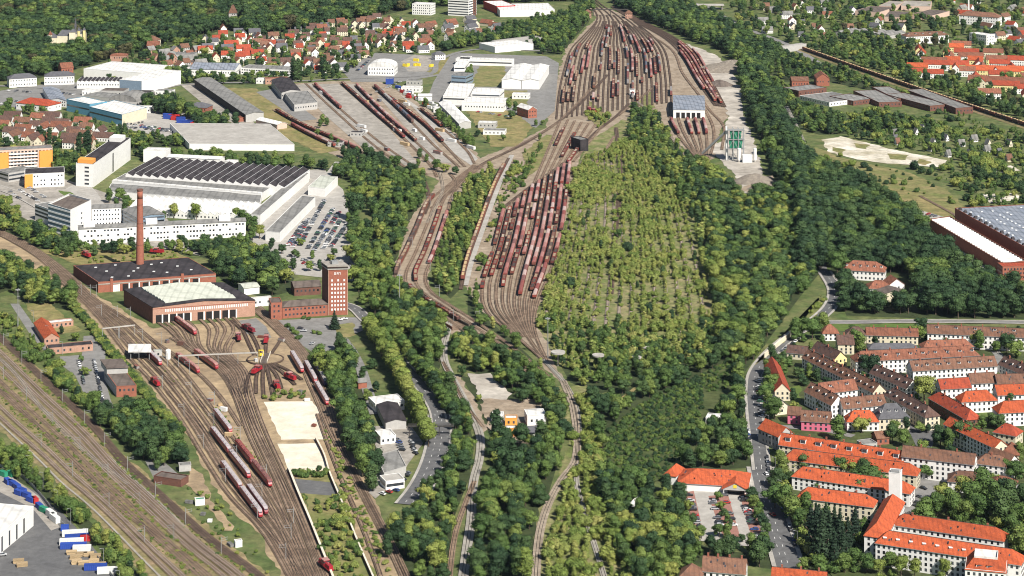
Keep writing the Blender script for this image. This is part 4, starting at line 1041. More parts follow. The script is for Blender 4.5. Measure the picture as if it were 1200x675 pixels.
# ================================================================== housing estate, right
E_ = [
 # label, a, b, depth, eave, rise, wall, roof mat, roof, floors, extra
 ('long white apartment block with brown roof above the estate gardens', (1087, 390.5), (1246, 397.5), 11, 9.5, 4.2, 'white_wall', 'tile_brown', 'gable', 3, dict(dorm=7, chim=6, dorm_z=.3)),
 ('cream row house with dark brown roof next to the cross street', (992, 392), (1015, 392.5), 10, 6, 3.8, 'cream_wall', 'tile_dark', 'hip', 2, dict()),
 ('cream row house with rust red roof along the cross street', (1015.5, 392.6), (1076, 394.3), 10, 6, 3.8, 'cream_wall', 'tile_rust', 'gable', 2, dict(chim=4)),
 ('low garage row with slate grey roof behind the rust-roofed block', (1018, 409), (1076, 409.5), 9, 4, 2.6, 'grey_wall', 'slate', 'hip', 1, dict()),
 ('small rust-roofed block peeping over the long ochre-roofed row', (1082, 408), (1141, 406), 9, 8.5, 3.5, 'white_wall', 'tile_rust', 'hip', 2, dict(chim=3)),
 ('long apartment row with ochre brown roof and many dormers, hipped to the street', (1003, 423.5), (1148, 416.2), 11, 9, 4.6, 'white_wall', 'tile_rust', 'hip', 3, dict(dorm=10, chim=5, dorm_z=.2)),
 ('apartment row with brown roof and white front above the large round tree', (1070, 434.7), (1168.7, 428.7), 11, 9, 4.6, 'white_wall', 'tile_brown', 'gable', 3, dict(dorm=8, chim=4, dorm_z=.2)),
 ('small white house with bright red roof beside the round tree', (1103, 456), (1138, 454), 10, 6.5, 4.6, 'white_wall', 'tile_red', 'gable', 2, dict(chim=1)),
 ('white house with brown roof joining the bright red-roofed house', (1139, 449.4), (1168, 448), 10, 7, 4.6, 'white_wall', 'tile_brown', 'gable', 2, dict(chim=2)),
 ('white house with brown roof at the end of the row behind orange roofs', (1169.5, 450), (1222, 448.5), 10, 7, 4.4, 'white_wall', 'tile_brown', 'gable', 2, dict(chim=2)),
 ('white two-storey house with orange hipped roof beside a small lawn', (1127, 471), (1168.7, 468.7), 10, 7.5, 4.6, 'white_wall', 'tile_orange', 'hip', 2, dict(chim=1)),
 ('white house with orange roof half hidden by a round street tree', (1169.5, 463), (1210, 461.5), 10, 7.5, 4.6, 'white_wall', 'tile_orange', 'gable', 2, dict(chim=1)),
 ('white house with orange hipped roof and balconies over the estate lawn', (1170.7, 484), (1236, 481), 11, 8.5, 5, 'white_wall', 'tile_orange', 'hip', 3, dict(chim=2)),
 ('dark-walled terrace with red hipped roof running diagonally to the garden', (1088, 466), (1133, 492), 10, 7, 4.2, 'brick_dark', 'tile_red', 'hip', 2, dict(chim=2)),
 ('pale blue apartment block with orange roof on the diagonal lane', (1106, 497), (1165, 525), 9.5, 10, 3.6, 'white_wall', 'tile_orange', 'gable', 4, dict(chim=2, side_walls={1: 'cream_wall'})),
 ('cream apartment block with dark brown roof running down to the black yard', (1035, 462), (1084, 489), 10, 8.5, 4.6, 'cream_wall', 'tile_dark', 'hip', 3, dict(dorm=6, chim=3, dorm_z=.15)),
 ('white villa with steep slate roof and dormer band', (1030, 490.7), (1066, 488.9), 13, 7.5, 6.5, 'cream_wall', 'slate', 'hip', 2, dict(dorm=4, dorm_z=.2, dw=1.5)),
 ('low white house with orange roof beside the slate-roofed villa', (992.7, 494), (1030, 494), 10, 6, 5, 'white_wall', 'tile_orange', 'hip', 2, dict(chim=1)),
 ('white house with brown roof and row of skylights over the orange roof', (988.7, 479), (1038.7, 474.2), 10, 7, 4.6, 'white_wall', 'tile_brown', 'gable', 2, dict(chim=3, dorm=4, dorm_z=.15)),
 ('white gabled block with brown roof facing the small lawn', (942.7, 458.7), (974, 474.9), 10, 8.5, 5, 'white_wall', 'tile_brown', 'gable', 3, dict(dorm=4, chim=2, dorm_z=.25)),
 ('white wing with ochre roof joining the gabled block', (966, 461.2), (1005, 456.2), 10, 8.5, 5, 'white_wall', 'tile_rust', 'gable', 3, dict(dorm=2, dorm_z=.25)),
 ('very long white block with red-brown roof running diagonally through the estate', (940, 419), (1023, 460), 9.5, 7.5, 4.6, 'white_wall', 'tile_brown', 'gable', 3, dict(dorm=12, chim=7, dorm_z=.15, side_walls={1: 'cream_wall'})),
 ('brown-roofed block with yellow gable wall behind the long diagonal block', (951, 409), (978, 421), 9.5, 7, 4.2, 'cream_wall', 'tile_dark', 'gable', 2, dict(chim=1, side_walls={1: 'yellow_wall'})),
 ('cream house with dark roof beside the tree on the corner', (982, 403.5), (1001, 403.5), 11, 7, 4.5, 'cream_wall', 'tile_dark', 'gable', 3, dict(chim=1)),
 ('white corner house with rust roof at the end of the cross street', (964, 390.5), (983, 390.5), 10, 5.5, 4.4, 'white_wall', 'tile_rust', 'hip', 2, dict()),
 ('low house with plum brown roof beside the parking lane', (922, 413), (945, 415), 9, 4.5, 3.6, 'cream_wall', 'tile_dark', 'gable', 1, dict()),
 ('crimson house with brown roof and white windows', (939, 493), (973, 495.2), 10, 6, 4.6, 'pink_wall', 'tile_brown', 'gable', 2, dict(chim=1, dorm=4, dorm_z=.2, dw=1.0)),
 ('small crimson annex with brown roof beside the crimson house', (923, 485.5), (938, 486.5), 9, 6, 3.4, 'pink_wall', 'tile_brown', 'gable', 2, dict()),
 ('long cream block with orange roof and round white dormers', (913, 521), (1058, 543), 11, 8, 4.8, 'cream_wall', 'tile_orange', 'gable', 3, dict(dorm=8, dorm_z=.16, chim=7, dw=3.0)),
 ('second orange-roofed long block, below the one with round dormers', (918, 538), (1074, 557.5), 10.5, 7.5, 4.4, 'cream_wall', 'tile_orange', 'hip', 3, dict(chim=3)),
 ('third orange-roofed long block with trees along its front', (928, 558), (1066, 578.5), 10.5, 7.5, 4.2, 'white_wall', 'tile_orange', 'hip', 3, dict(chim=2)),
 ('orange-roofed cream block with pink balconies behind the dark conifers', (934, 582.7), (1023, 594.3), 10.5, 9.5, 4.2, 'cream_wall', 'tile_orange', 'hip', 4, dict(chim=2)),
 ('long white block with orange roof enclosing the court behind the four-storey front block', (1045, 614.5), (1176, 634.2), 11, 9.5, 4.2, 'white_wall', 'tile_orange', 'hip', 3, dict(chim=3)),
 ('white office block with rust brown roof behind the estate court', (1056.7, 534.7), (1141, 544.7), 12, 11.5, 4, 'white_wall', 'tile_brown', 'gable', 4, dict(chim=2)),
 ('white house with brown roof and blue awnings beside the office block', (1142.7, 542.7), (1179, 547.2), 11, 8, 4, 'white_wall', 'tile_brown', 'hip', 3, dict(chim=1)),
 ('brown-roofed gabled house at the corner of the dark tree', (1181, 545), (1196, 541), 16, 8, 4.4, 'white_wall', 'tile_brown', 'gabley', 3, dict()),
 ('low white pavilion with brown hipped roof among the court trees', (1110.7, 564), (1157, 567.5), 12, 6, 4, 'white_wall', 'tile_brown', 'hip', 2, dict()),
 ('low brown-roofed extension under the big trees', (1158, 568), (1188, 572), 12, 5.5, 3.6, 'white_wall', 'tile_rust', 'hip', 1, dict()),
 ('brown-roofed block with white front at the corner of the short estate street', (1170, 427), (1212, 444), 10, 8, 4.6, 'white_wall', 'tile_dark', 'gable', 3, dict(dorm=5, chim=3, dorm_z=.2)),
 ('white block with dark red-brown roof in the middle of the estate', (1019, 437), (1062, 455.5), 10, 7.5, 4.6, 'white_wall', 'tile_dark', 'gable', 3, dict(dorm=5, chim=3, dorm_z=.2)),
 ('red-roofed stepped house with dark loggia', (1164, 506), (1190, 511), 11, 7, 4.2, 'cream_wall', 'tile_red', 'hip', 2, dict()),
 ('rust-roofed house at the lower end of the diagonal lane', (1174, 531), (1194, 533), 12, 7, 4.2, 'cream_wall', 'tile_rust', 'hip', 2, dict()),
 ('orange-roofed block beside the main street, below the conifers', (904, 679), (967, 685), 10, 6, 4, 'white_wall', 'tile_orange', 'gable', 2, dict(chim=3)),
 ('brown-roofed white block behind the supermarket trees', (823, 668.7), (873, 672.8), 11, 7, 5, 'white_wall', 'tile_brown', 'gable', 2, dict(chim=4)),
 ('small brown pyramid-roofed house beside the brown-roofed white block', (796, 676), (822, 678), 11, 6, 4.6, 'cream_wall', 'tile_brown', 'hip', 2, dict()),
 ('orange gabled house end at the head of the dormer block', (912, 512), (930, 508), 18, 8, 4.5, 'grey_wall', 'tile_orange', 'gabley', 2, dict()),
 ('slate-roofed house tucked behind the orange gable', (908, 478), (925, 476), 14, 5, 4, 'cream_wall', 'slate', 'gabley', 1, dict()),
 ('low grey garage beside the round-dormer block', (1012, 522), (1028, 520), 8, 3.5, 1, 'grey_wall', 'felt_grey', 'flat', 1, dict()),
 ('small brown shed roof next to the grey garage', (1028, 514), (1042, 513), 9, 4, 2.6, 'brick', 'tile_brown', 'gable', 1, dict()),
]
for (lab, a, b, d, ev, rise, wl, rm, rf, fl, ex) in E_:
    bld('apartment_block' if fl > 2 else 'house', lab, 'building' if fl > 2 else 'house', a, b, None, d, ev, 'eave', rf, rise, wl, rm, fl, group=None, **ex)
bld('apartment_block', 'narrow block beside the main street, half orange half brown roof, gabled', 'building', (908, 458), (926, 458), None, 56, 6.5, 'eave', 'gabley', 4.6, 'cream_wall', 'tile_red', 2)
# white U-shaped block at the bottom right with tower
bld('apartment_block', 'white wing with steep orange roof in front of the white tower', 'building', (1012.7, 627), (1037.5, 630.5), (1060, 588.5), 40, 11.5, 'eave', 'hipy', 5, 'white_wall', 'tile_orange', 4, chim=0)
T, W, L, D, RO = bld('apartment_block', 'long white four-storey block with orange roof and nine roof lights', 'building', (1026, 636), (1196, 662), None, 11.5, 11.5, 'eave', 'hip', 4.6, 'white_wall', 'tile_orange', 4, bay=2.6, chim=0)
for i in range(9):
    x = 4 + i * 6.5; link('roof_light', SKYL, RO, W(x, 2.6, 11.5 + 4.6 * 2.6 / 5.75 + .1), 0)
T, W, L, D, RO = bld('stair_pavilion', 'white pavilion with orange mansard roof and roof terrace', 'building', (1131, 667.5), (1178.7, 672), None, 15, 12.5, 'eave', 'flat', 1, 'white_wall', 'concrete_grey', 4, bay=2.6)
m_ = MB(); e = .4
m_.hexa([W(-e, -e, 12.6), W(L + e, -e, 12.6), W(L + e, D + e, 12.6), W(-e, D + e, 12.6)], [W(3.6, 4, 17), W(L - 3.6, 4, 17), W(L - 3.6, D - 1, 17), W(3.6, D - 1, 17)]); part('mansard', m_, 'tile_orange', T)
m_ = MB(); m_.box(4.2, L - 4.2, 4.6, D - 1.6, 17.02, 17.1, 0, W)
for q in ((4, L - 4, 4.3, 4.6), (4, L - 4, D - 1.6, D - 1.3), (4, 4.3, 4.6, D - 1.6), (L - 4.3, L - 4, 4.6, D - 1.6)): m_.box(*q, 17.02, 18, 0, W)
part('roof_terrace', m_, 'roof_white', T)
for x in (L * .36, L * .62): link('dormer', dormer_mesh('tile_orange', 3.4), T, W(x, 1.4, 13.6))
T, W, L, D, RO = bld('stair_tower', 'tall plain white tower rising from the orange roofs', 'tower', (1041.5, 603), (1055, 604.5), None, 7, 21.5, 'base', 'flat', 1, 'white_wall', 'roof_white', 0)
m_ = MB(); m_.box(.8, L - .8, .8, 3, 21.7, 23.2, 0, W); part('lift_housing', m_, 'metal_grey', T)
# ------------------------------------------------------------------ supermarket
T, W, L, D, RO = bld('supermarket', 'single-storey supermarket with long orange hipped roof beside its car park', 'shop', (794, 565.8), (876.5, 570.6), None, 22, 4.2, 'eave', 'hip', 4.6, 'white_wall', 'tile_orange', 0)
m_ = MB(); m_.face([W(L - 13, -4.9, 4.2), W(L - .2, -4.9, 4.2), W(L - 6.6, -4.9, 7.4)]); m_.box(L - 13, L - .2, -4.9, -4.6, 3.6, 4.2, 0, W); part('porch_gable', m_, 'grey_wall', T)
m_ = MB()
m_.hexa([W(L - 13.8, -5.3, 3.8), W(L - 6.6, -5.3, 7.5), W(L - 6.6, 8, 7.5), W(L - 13.8, 1, 3.8)], [W(L - 13.8, -5.3, 4.1), W(L - 6.6, -5.3, 7.8), W(L - 6.6, 8, 7.8), W(L - 13.8, 1, 4.1)], 0, True)
m_.hexa([W(L - 6.6, -5.3, 7.5), W(L + .6, -5.3, 3.8), W(L + .6, 1, 3.8), W(L - 6.6, 8, 7.5)], [W(L - 6.6, -5.3, 7.8), W(L + .6, -5.3, 4.1), W(L + .6, 1, 4.1), W(L - 6.6, 8, 7.8)], 0, True); part('porch_roof', m_, 'tile_orange', T)
for x in (L - 12.8, L - .6): m_ = MB(); m_.box(x, x + .35, -4.9, -4.55, 0, 3.7, 0, W); part('porch_post', m_, 'white_wall', T)
m_ = MB(); m_.box(L - 11, L - 2, -.06, 0, 0, 3.3, 0, W); part('glass_front', m_, 'window_glass', T)
m_ = MB(); m_.box(L - 7.5, L - 5.7, -5.05, -4.9, 4.8, 6.5, 0, W); part('round_sign', m_, 'loco_yellow', T)
bld('annex', 'narrow orange-roofed annex at the back corner of the supermarket', 'building', (778, 556), (792, 558), None, 14, 5, 'eave', 'hip', 3, 'white_wall', 'tile_orange', 0)
bld('shed', 'long low white shed in the clearing beside the main street', 'building', (827, 497), (858, 499.5), None, 9, 3.4, 'base', 'flat', 1, 'white_wall', 'roof_white', 1)
# ------------------------------------------------------------------ engine depot
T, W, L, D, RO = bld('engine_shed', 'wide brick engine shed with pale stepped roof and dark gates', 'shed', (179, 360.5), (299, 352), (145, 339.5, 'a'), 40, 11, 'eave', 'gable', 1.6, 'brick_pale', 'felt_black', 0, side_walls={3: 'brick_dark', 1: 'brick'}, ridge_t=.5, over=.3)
RO.hide_render = False
# replace the simple roof: low-pitched black felt with gable to the front
bpy.data.objects.remove(RO); bpy_wall = [c for c in T.children if c.name.startswith('wall')][0]; bpy.data.objects.remove(bpy_wall)
m_ = MB(); H = 11
def low_gable(m_, L, D, H, rise):
    cs = [(0, 0), (L, 0), (L, D), (0, D)]
    m_.face([W(0, 0, -.5), W(L, 0, -.5), W(L, 0, H), W(L * .5, 0, H + rise), W(0, 0, H)], 0)
    m_.face([W(L, 0, -.5), W(L, D, -.5), W(L, D, H), W(L, 0, H)], 0)
    m_.face([W(L, D, -.5), W(0, D, -.5), W(0, D, H), W(L * .5, D, H + rise), W(L, D, H)], 0)
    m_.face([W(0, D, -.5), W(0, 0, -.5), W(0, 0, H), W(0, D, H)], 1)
low_gable(m_, L, D, H, 2.2); part('wall', m_, ['brick_pale', 'brick_dark'], T)  # left wall in darker brick: its shade is put into the colour
m_ = MB()
for x0, x1, z0, z1 in ((-.3, L * .5, H, H + 2.2), (L * .5, L + .3, H + 2.2, H)):
    m_.hexa([W(x0, -.4, z0), W(x1, -.4, z1), W(x1, D + .4, z1), W(x0, D + .4, z0)], [W(x0, -.4, z0 + .35), W(x1, -.4, z1 + .35), W(x1, D + .4, z1 + .35), W(x0, D + .4, z0 + .35)], 0, True)
RO = part('roof', m_, 'felt_black', T)
nst = 8
for i in range(nst):
    y0 = D * (.10 + .80 * i / nst); y1 = D * (.10 + .80 * (i + 1) / nst); m_ = MB()
    def zr(x): return H + 2.2 * (1 - abs(x / L - .5) * 2) + .35
    xa, xm, xb = L * .15, L * .5, L * .84
    for p, q in ((xa, xm), (xm, xb)):
        m_.hexa([W(p, y0, zr(p)), W(q, y0, zr(q)), W(q, y1 - .5, zr(q)), W(p, y1 - .5, zr(p))], [W(p, y0, zr(p) + .35), W(q, y0, zr(q) + .35), W(q, y1 - .3, zr(q) + 1.5), W(p, y1 - .3, zr(p) + 1.5)])
    part('roof_light_strip', m_, 'roof_light', RO)
gx = [(g - 179.5) / 120.0 * L for g in GATES]
for i, x in enumerate(gx):
    m_ = MB(); m_.box(x - 2.0, x + 2.0, -.08, 0, 0, 5.6, 0, W); part('gate', m_, 'gate_dark', T)
    m_ = MB(); m_.box(x + 2.05, x + 2.95, -.25, 0, 0, 5.8, 0, W); part('gate_pier', m_, 'white_wall', T)
m_ = MB(); k = 0
while k < 38:
    x = L * .12 + k * L * .0215; m_.box(x, x + .85, -.06, 0, 7.4, 9.3, 0, W); k += 1
q = part('window_panes', m_, 'skylight', T); q['kind'] = 'stuff'
m_ = MB(); m_.box(0, L, -.12, 0, 9.8, 10.2, 0, W); part('string_course', m_, 'brick', T)
T, W, L, D, RO = bld('engine_shed', 'older engine shed with black felt roof below the tall chimney', 'shed', (115, 331), (253, 321), (86, 311.5, 'a'), 40, 7.5, 'eave', 'flat', 1, 'brick', 'felt_black', 0, side_walls={3: 'brick_dark'}, parapet=.25)  # darker brick on the left wall paints in its shade
for fx, fy in ((.16, .2), (.3, .2), (.19, .55), (.15, .8), (.33, .85), (.47, .6), (.62, .75), (.72, .8), (.55, .35), (.80, .55), (.86, .3), (.64, .25), (.4, .45)):
    link('roof_light', SKYL, RO, W(L * fx, D * fy, 7.65), 0)
for i in range(9):
    x = L * (.12 + .085 * i); m_ = MB(); m_.box(x, x + 4.2, -.08, 0, 0, 5.0, 0, W); part('gate', m_, 'gate_dark' if i not in (0,) else 'skylight', T)
    m_ = MB(); m_.box(x + 4.3, x + 5.2, -.25, 0, 0, 5.4, 0, W); part('gate_pier', m_, 'white_wall', T)
m_ = MB(); m_.box(0, L, -.18, 0, 5.6, 6.4, 0, W); part('lintel_band', m_, 'concrete_grey', T)
for x in (L * .10, L * .70): m_ = MB(); m_.box(x, x + 2, -.5, .9, 0, 9.4, 0, W); part('brick_pier', m_, 'brick', T)
# chimney
cb = P(164, 309, 7.7)
T = thing('factory_chimney', 'tall round brick chimney standing on the black-roofed shed', 'chimney', (cb.x, cb.y, 0))
m_ = MB(); m_.cyl(0, 0, -.2, 3.2, 4.1, 4.1, 24); part('base', m_, 'brick', T)
m_ = MB(); zt = 62.5
for i in range(10):
    z0 = 3.2 + (zt - 3.2) * i / 10; z1 = 3.2 + (zt - 3.2) * (i + 1) / 10; m_.cyl(0, 0, z0, z1, 3.1 - .105 * i, 3.1 - .105 * (i + 1), 28, cap=(i == 9))
part('shaft', m_, 'brick', T, True)
for z in (22, 38, 52): m_ = MB(); r = 3.1 - .105 * (z - 3.2) / (zt - 3.2) * 10 + .06; m_.cyl(0, 0, z, z + .35, r, r, 28); part('iron_band', m_, 'brick_dark', T)
m_ = MB(); m_.cyl(0, 0, zt, zt + 1.2, 2.35, 2.45, 28); part('cap', m_, 'brick_dark', T)
# brick tower and its wing
T, W, L, D, RO = bld('brick_tower', 'tall square red-brick tower with grey cornice and white number', 'tower', (384.5, 369.5), (407.5, 368.8), (377.4, 364.0, 'a'), 13.5, 33, 'base', 'flat', 1, 'brick', 'roof_light', 0, side_walls={3: 'brick_dark'}, parapet=.8)  # tower's left face coloured darker to stand for its shaded side
m_ = MB()
for r_ in range(8):
    for c_ in range(5):
        if r_ == 7 and c_ in (1, 3): continue
        x = L * (.16 + .155 * c_); z = 3.2 + r_ * 2.9; m_.box(x, x + 1.15, -.06, 0, z, z + 1.5, 0, W)
q = part('window_panes', m_, 'skylight', T); q['kind'] = 'stuff'
for s in (0, 1):
    m_ = MB(); x = .05 if s == 0 else L - .6; m_.box(x, x + .55, -.3, 0, 0, 31.5, 0, W); part('corner_strip', m_, 'brick_pale', T)
m_ = MB(); m_.box(-.5, L + .5, -.5, D + .5, 31.8, 32.5, 0, W); part('cornice', m_, 'concrete', T)
m_ = MB(); m_.box(-.3, L + .3, -.3, D + .3, 32.5, 33.2, 0, W); part('attic_band', m_, 'steel_dark', T)
m_ = MB(); m_.box(-.8, L + .8, -.8, D + .8, 33.82, 34.5, 0, W); part('roof_slab', m_, 'concrete_grey', T)
m_ = MB(); m_.box(L * .3, L * .62, D * .3, D * .6, 34.5, 36.5, 0, W); m_.bar(W(L * .5, D * .5, 36), W(L * .5, D * .5, 42), .12); part('roof_housing', m_, 'metal_grey', T)
m_ = MB()       # the white characters under the cornice, as far as they can be read
for x0, x1, z0, z1 in ((4.2, 4.5, 28.2, 29.8), (4.5, 5.0, 28.2, 28.45), (4.5, 5.0, 29.55, 29.8), (5.0, 5.3, 28.2, 29.8), (6.0, 6.3, 28.2, 29.8), (6.3, 6.9, 28.9, 29.15), (6.3, 6.9, 29.55, 29.8), (6.9, 7.2, 28.2, 29.8), (7.7, 8.6, 29.5, 29.8), (8.3, 8.6, 28.2, 29.5)):
    m_.box(x0, x1, -.1, 0, z0, z1, 0, W)
part('wall_number', m_, 'paint_white', T)
bld('office_wing', 'long two-storey red-brick office wing with brown roof beside the tower', 'building', (331, 360), (384, 356.3), None, 13, 8, 'eave', 'hip', 2.4, 'brick', 'felt_brown', 2, bay=2.7, win=(1.3, 1.3))
bld('stair_block', 'taller flat-roofed brick end of the office wing', 'building', (317.5, 375.4), (330.6, 374.6), None, 14, 11.5, 'base', 'flat', 1, 'brick', 'felt_brown', 3, bay=3, side_walls={3: 'brick_dark'})  # shade of the left wall is painted with darker brick
bld('workshop', 'dark workshop with red end wall behind the brick office wing', 'shed', (345, 347), (376, 345), None, 18, 6, 'base', 'gable', 2, 'brick_dark', 'felt_brown', 1, bay=3)
bld('glazed_link', 'white covered walkway between shed and brick office', 'building', (296, 360), (318, 358), None, 4, 5.5, 'base', 'flat', 1, 'white_wall', 'roof_white', 1)
bld('workshop', 'low shed with pale green roof beside the engine shed', 'shed', (286, 346), (304, 344), None, 14, 5, 'base', 'gable', 1.2, 'white_wall', 'roof_light', 0)
# fuelling canopy and small depot structures
T = thing('fuelling_canopy', 'white flat fuelling canopy on posts over the depot track', 'canopy', P(167, 419))
a_ = P(160, 407.5, 6) - P(167, 419); 
m_ = MB(); m_.hexa([(-8, -8, 5.6), (7, -8, 5.6), (4, 10, 5.6), (-11, 10, 5.6)], [(-8, -8, 6.1), (7, -8, 6.1), (4, 10, 6.1), (-11, 10, 6.1)], 0, True); part('canopy_roof', m_, 'roof_white', T)
for x, y in ((-6.5, -6.5), (5.5, -6.5), (2.5, 8.5), (-9.5, 8.5)): m_ = MB(); m_.box(x - .2, x + .2, y - .2, y + .2, 0, 5.6); part('post', m_, 'metal_grey', T)
bld('fuel_hut', 'small grey hut beside the fuelling canopy', 'hut', (181, 419), (190, 418), None, 4, 3.5, 'base', 'flat', 1, 'grey_wall', 'roof_light', 1)
T = thing('storage_tank', 'white upright tank beside the fuel hut', 'tank', P(197, 421)); m_ = MB(); m_.cyl(0, 0, .4, 6, 1.7, 1.7, 16); m_.cyl(0, 0, 6, 6.7, 1.7, .5, 16); part('vessel', m_, 'white_wall', T); m_ = MB(); m_.cyl(0, 0, 0, .4, 2, 2, 16); part('plinth', m_, 'concrete', T)
for i, (p0, p1, n_) in enumerate((((209, 417), (302, 413), 5), ((120, 385), (158, 381), 3))):
    a_ = P(*p0, 7.5); b_ = P(*p1, 7.5); T = thing('pipe_bridge', ['long pale pipe bridge spanning the tracks to the turntable', 'short pale pipe bridge over the tracks beside the dark shed wall'][i], 'gantry', (a_.x, a_.y, 0)); d_ = b_ - a_
    m_ = MB(); m_.bar((0, 0, 7.5), (d_.x, d_.y, 7.5), .38); part('beam', m_, 'concrete', T)
    for k in range(n_): q_ = d_ * (k / (n_ - 1)); m_ = MB(); m_.box(q_.x - .15, q_.x + .15, q_.y - .15, q_.y + .15, 0, 7.4); part('post', m_, 'mast_grey', T)
# small works area on the left
bld('house', 'small brick house with orange gable roof by the works path', 'house', (52, 404.5), (69.5, 403), (40, 386, 'a'), 20, 4.5, 'base', 'gabley', 3.2, 'brick_pale', 'tile_orange', 1)
bld('workshop', 'long low shed with dark flat roof beside the orange-roofed house', 'shed', (56, 416), (109, 411), None, 9, 3.8, 'base', 'flat', 1, 'brick_pale', 'felt_black', 1, bay=4)
bld('store_shed', 'white-topped low shed beyond the dirt yard', 'shed', (58, 385), (86, 382), None, 7, 3.2, 'base', 'flat', 1, 'brick_pale', 'roof_white', 1)
T, W, L, D, RO = bld('signal_building', 'flat-roofed brick signal building with raised upper floor', 'building', (136.5, 465.5), (160, 464.5), (122, 445, 'a'), 24, 6.4, 'base', 'flat', 1, 'brick', 'felt_brown', 1, bay=2.6, side_walls={3: 'grey_wall'}, parapet=.3, wz=2)  # grey left wall is brick with its shade put into the colour
m_ = MB(); m_.box(-.4, L + .4, D * .72, D * 1.2, 6.6, 10.2, 0, W); part('upper_floor', m_, 'grey_wall', T)
m_ = MB(); m_.box(-.9, L + .9, D * .70, D * 1.22, 10.2, 10.6, 0, W); part('upper_roof', m_, 'felt_brown', T)
bld('flat_hut', 'low flat-roofed hut with dark wall between the main line and the depot', 'hut', (180, 566), (212, 571), None, 8, 3.4, 'base', 'flat', 1, 'brick_dark', 'felt_brown', 0)
bld('small_hut', 'small dark shed under the trees beside the depot road', 'hut', (210, 553), (224, 552), None, 5, 3, 'base', 'flat', 1, 'grey_wall', 'felt_grey', 0)
bld('relay_hut', 'pale turquoise relay hut beside the dirt track', 'hut', (229, 593), (240, 592), None, 3.2, 2.8, 'base', 'flat', 1, 'white_wall', 'box_green', 0)
bld('relay_hut', 'small white hut between the main line and the dirt track', 'hut', (276, 642), (284, 641), None, 3, 2.6, 'base', 'flat', 1, 'white_wall', 'roof_white', 0)
# warehouse in the corner
T, W, L, D, RO = bld('warehouse', 'white metal warehouse with white roof in the corner yard', 'warehouse', (-60, 700), (39.3, 616.5), None, 40, 10, 'base', 'flat', 1, 'white_wall', 'roof_white', 0, parapet=.2)
m_ = MB()
for i in range(6):
    y = L * (.42 + .09 * i); m_.box(y, y + 1.6, -.06, 0, .5, 8, 0, W)
q = part('window_panes', m_, 'window_glass', T); q['kind'] = 'stuff'
# workshops beside the dual road
bld('workshop', 'black-roofed workshop beside the dual road', 'shed', (452, 505), (476, 503), (442, 484, 'a'), 22, 5, 'base', 'gabley', 1.4, 'grey_wall', 'felt_black', 0)
bld('workshop', 'white flat-roofed workshop behind the black-roofed one', 'shed', (440, 484), (474, 480), None, 14, 5, 'base', 'flat', 1, 'white_wall', 'roof_white', 1)
bld('filling_station', 'white filling-station shop with flat roof beside the dual road', 'shop', (446, 522), (464, 520), None, 12, 4.5, 'base', 'flat', 1, 'white_wall', 'roof_white', 1)
bld('car_workshop', 'grey flat-roofed car workshop with glazed front', 'shop', (450, 566), (476, 558), (466, 538), 26, 5, 'base', 'flat', 1, 'grey_wall', 'felt_grey', 0)
bld('car_workshop', 'pale flat showroom with slanted corner beside the forecourt', 'shop', (452, 575), (474, 572), None, 10, 4.5, 'base', 'flat', 1, 'white_wall', 'concrete', 1, band=True)
bld('kiosk', 'small brick kiosk beside the side street', 'hut', (420, 456), (430, 455), None, 7, 4, 'base', 'gable', 1.5, 'brick', 'felt_grey', 0)
for i, (x, y, cm) in enumerate(((592, 500, 'orange_wall'), (592, 512, 'orange_wall'), (576, 496, 'white_wall'))):
    bld('site_cabin', ['upper orange site cabin in the timber yard', 'lower orange site cabin in the timber yard', 'white site cabin beside the orange cabins'][i], 'cabin', (x, y), (x + 14, y), None, 6, 4.5, 'base', 'flat', 1, cm, 'roof_white', 1)
bld('house', 'white house with dark flat roof in the timber yard', 'house', (618, 500), (640, 499), None, 12, 6, 'base', 'flat', 1, 'white_wall', 'roof_white', 1)
bld('house', 'dark-roofed low house below the white timber-yard house', 'house', (618, 517), (638, 516), None, 10, 4.5, 'base', 'gable', 2.5, 'white_wall', 'slate', 1)
# concrete mushroom canopies at the siding throat
for i, (x, y, s_) in enumerate(((654, 429, 1.0), (701, 430, .85), (746, 430, .7), (756, 416, .6))):
    lab = ['pale concrete mushroom canopy beside the siding throat', 'grey concrete mushroom canopy among the shrubs', 'low white canopy roof in the woods', 'small grey canopy roof above the woods'][i]
    T = thing('mushroom_canopy', lab, 'canopy', P(x, y)); T.scale = (s_, s_, s_)
    m_ = MB(); m_.cyl(0, 0, 0, 8.2, .45, .4, 12); m_.cyl(0, 0, 7.2, 8.4, .5, 2.2, 16); part('stem', m_, 'concrete', T)
    m_ = MB(); m_.cyl(0, 0, 8.4, 9.4, 4.6, 4.6, 28); part('cap', m_, 'concrete', T)

# ================================================================== offices and factory, left
T, W, L, D, RO = bld('office_slab', 'tall plain white office slab with dark roof and orange crown', 'building', (89, 218), (109.3, 219.6), (153, 187.2), 60, 20, 'base', 'flat', 1, 'white_wall', 'felt_black', 5, sides=(), parapet=.5)
m_ = MB(); m_.box(1.5, L - 1.2, .8, D * .09, 20.6, 24, 0, W); part('orange_crown', m_, 'orange_wall', T)
m_ = MB()
for f in range(5): m_.box(L * .5, L * .75, -.08, 0, 2 + f * 3.6, 3.6 + f * 3.6, 0, W)
m_.box(L, L + .08, D * .50, D * .53, 1, 18, 0, W); q = part('window_panes', m_, 'window_glass', T); q['kind'] = 'stuff'
m_ = MB(); m_.box(L * .1, L * .8, D * .82, D * .95, 20.5, 24.5, 0, W); part('plant_room', m_, 'white_wall', T)
T, W, L, D, RO = bld('office', 'white three-storey office with orange corner panel and dark roof', 'building', (29, 220.5), (75.5, 218.5), None, 26, 12, 'base', 'flat', 1, 'white_wall', 'felt_black', 3, bay=3, skip=.45, side_walls={3: 'grey_wall'})
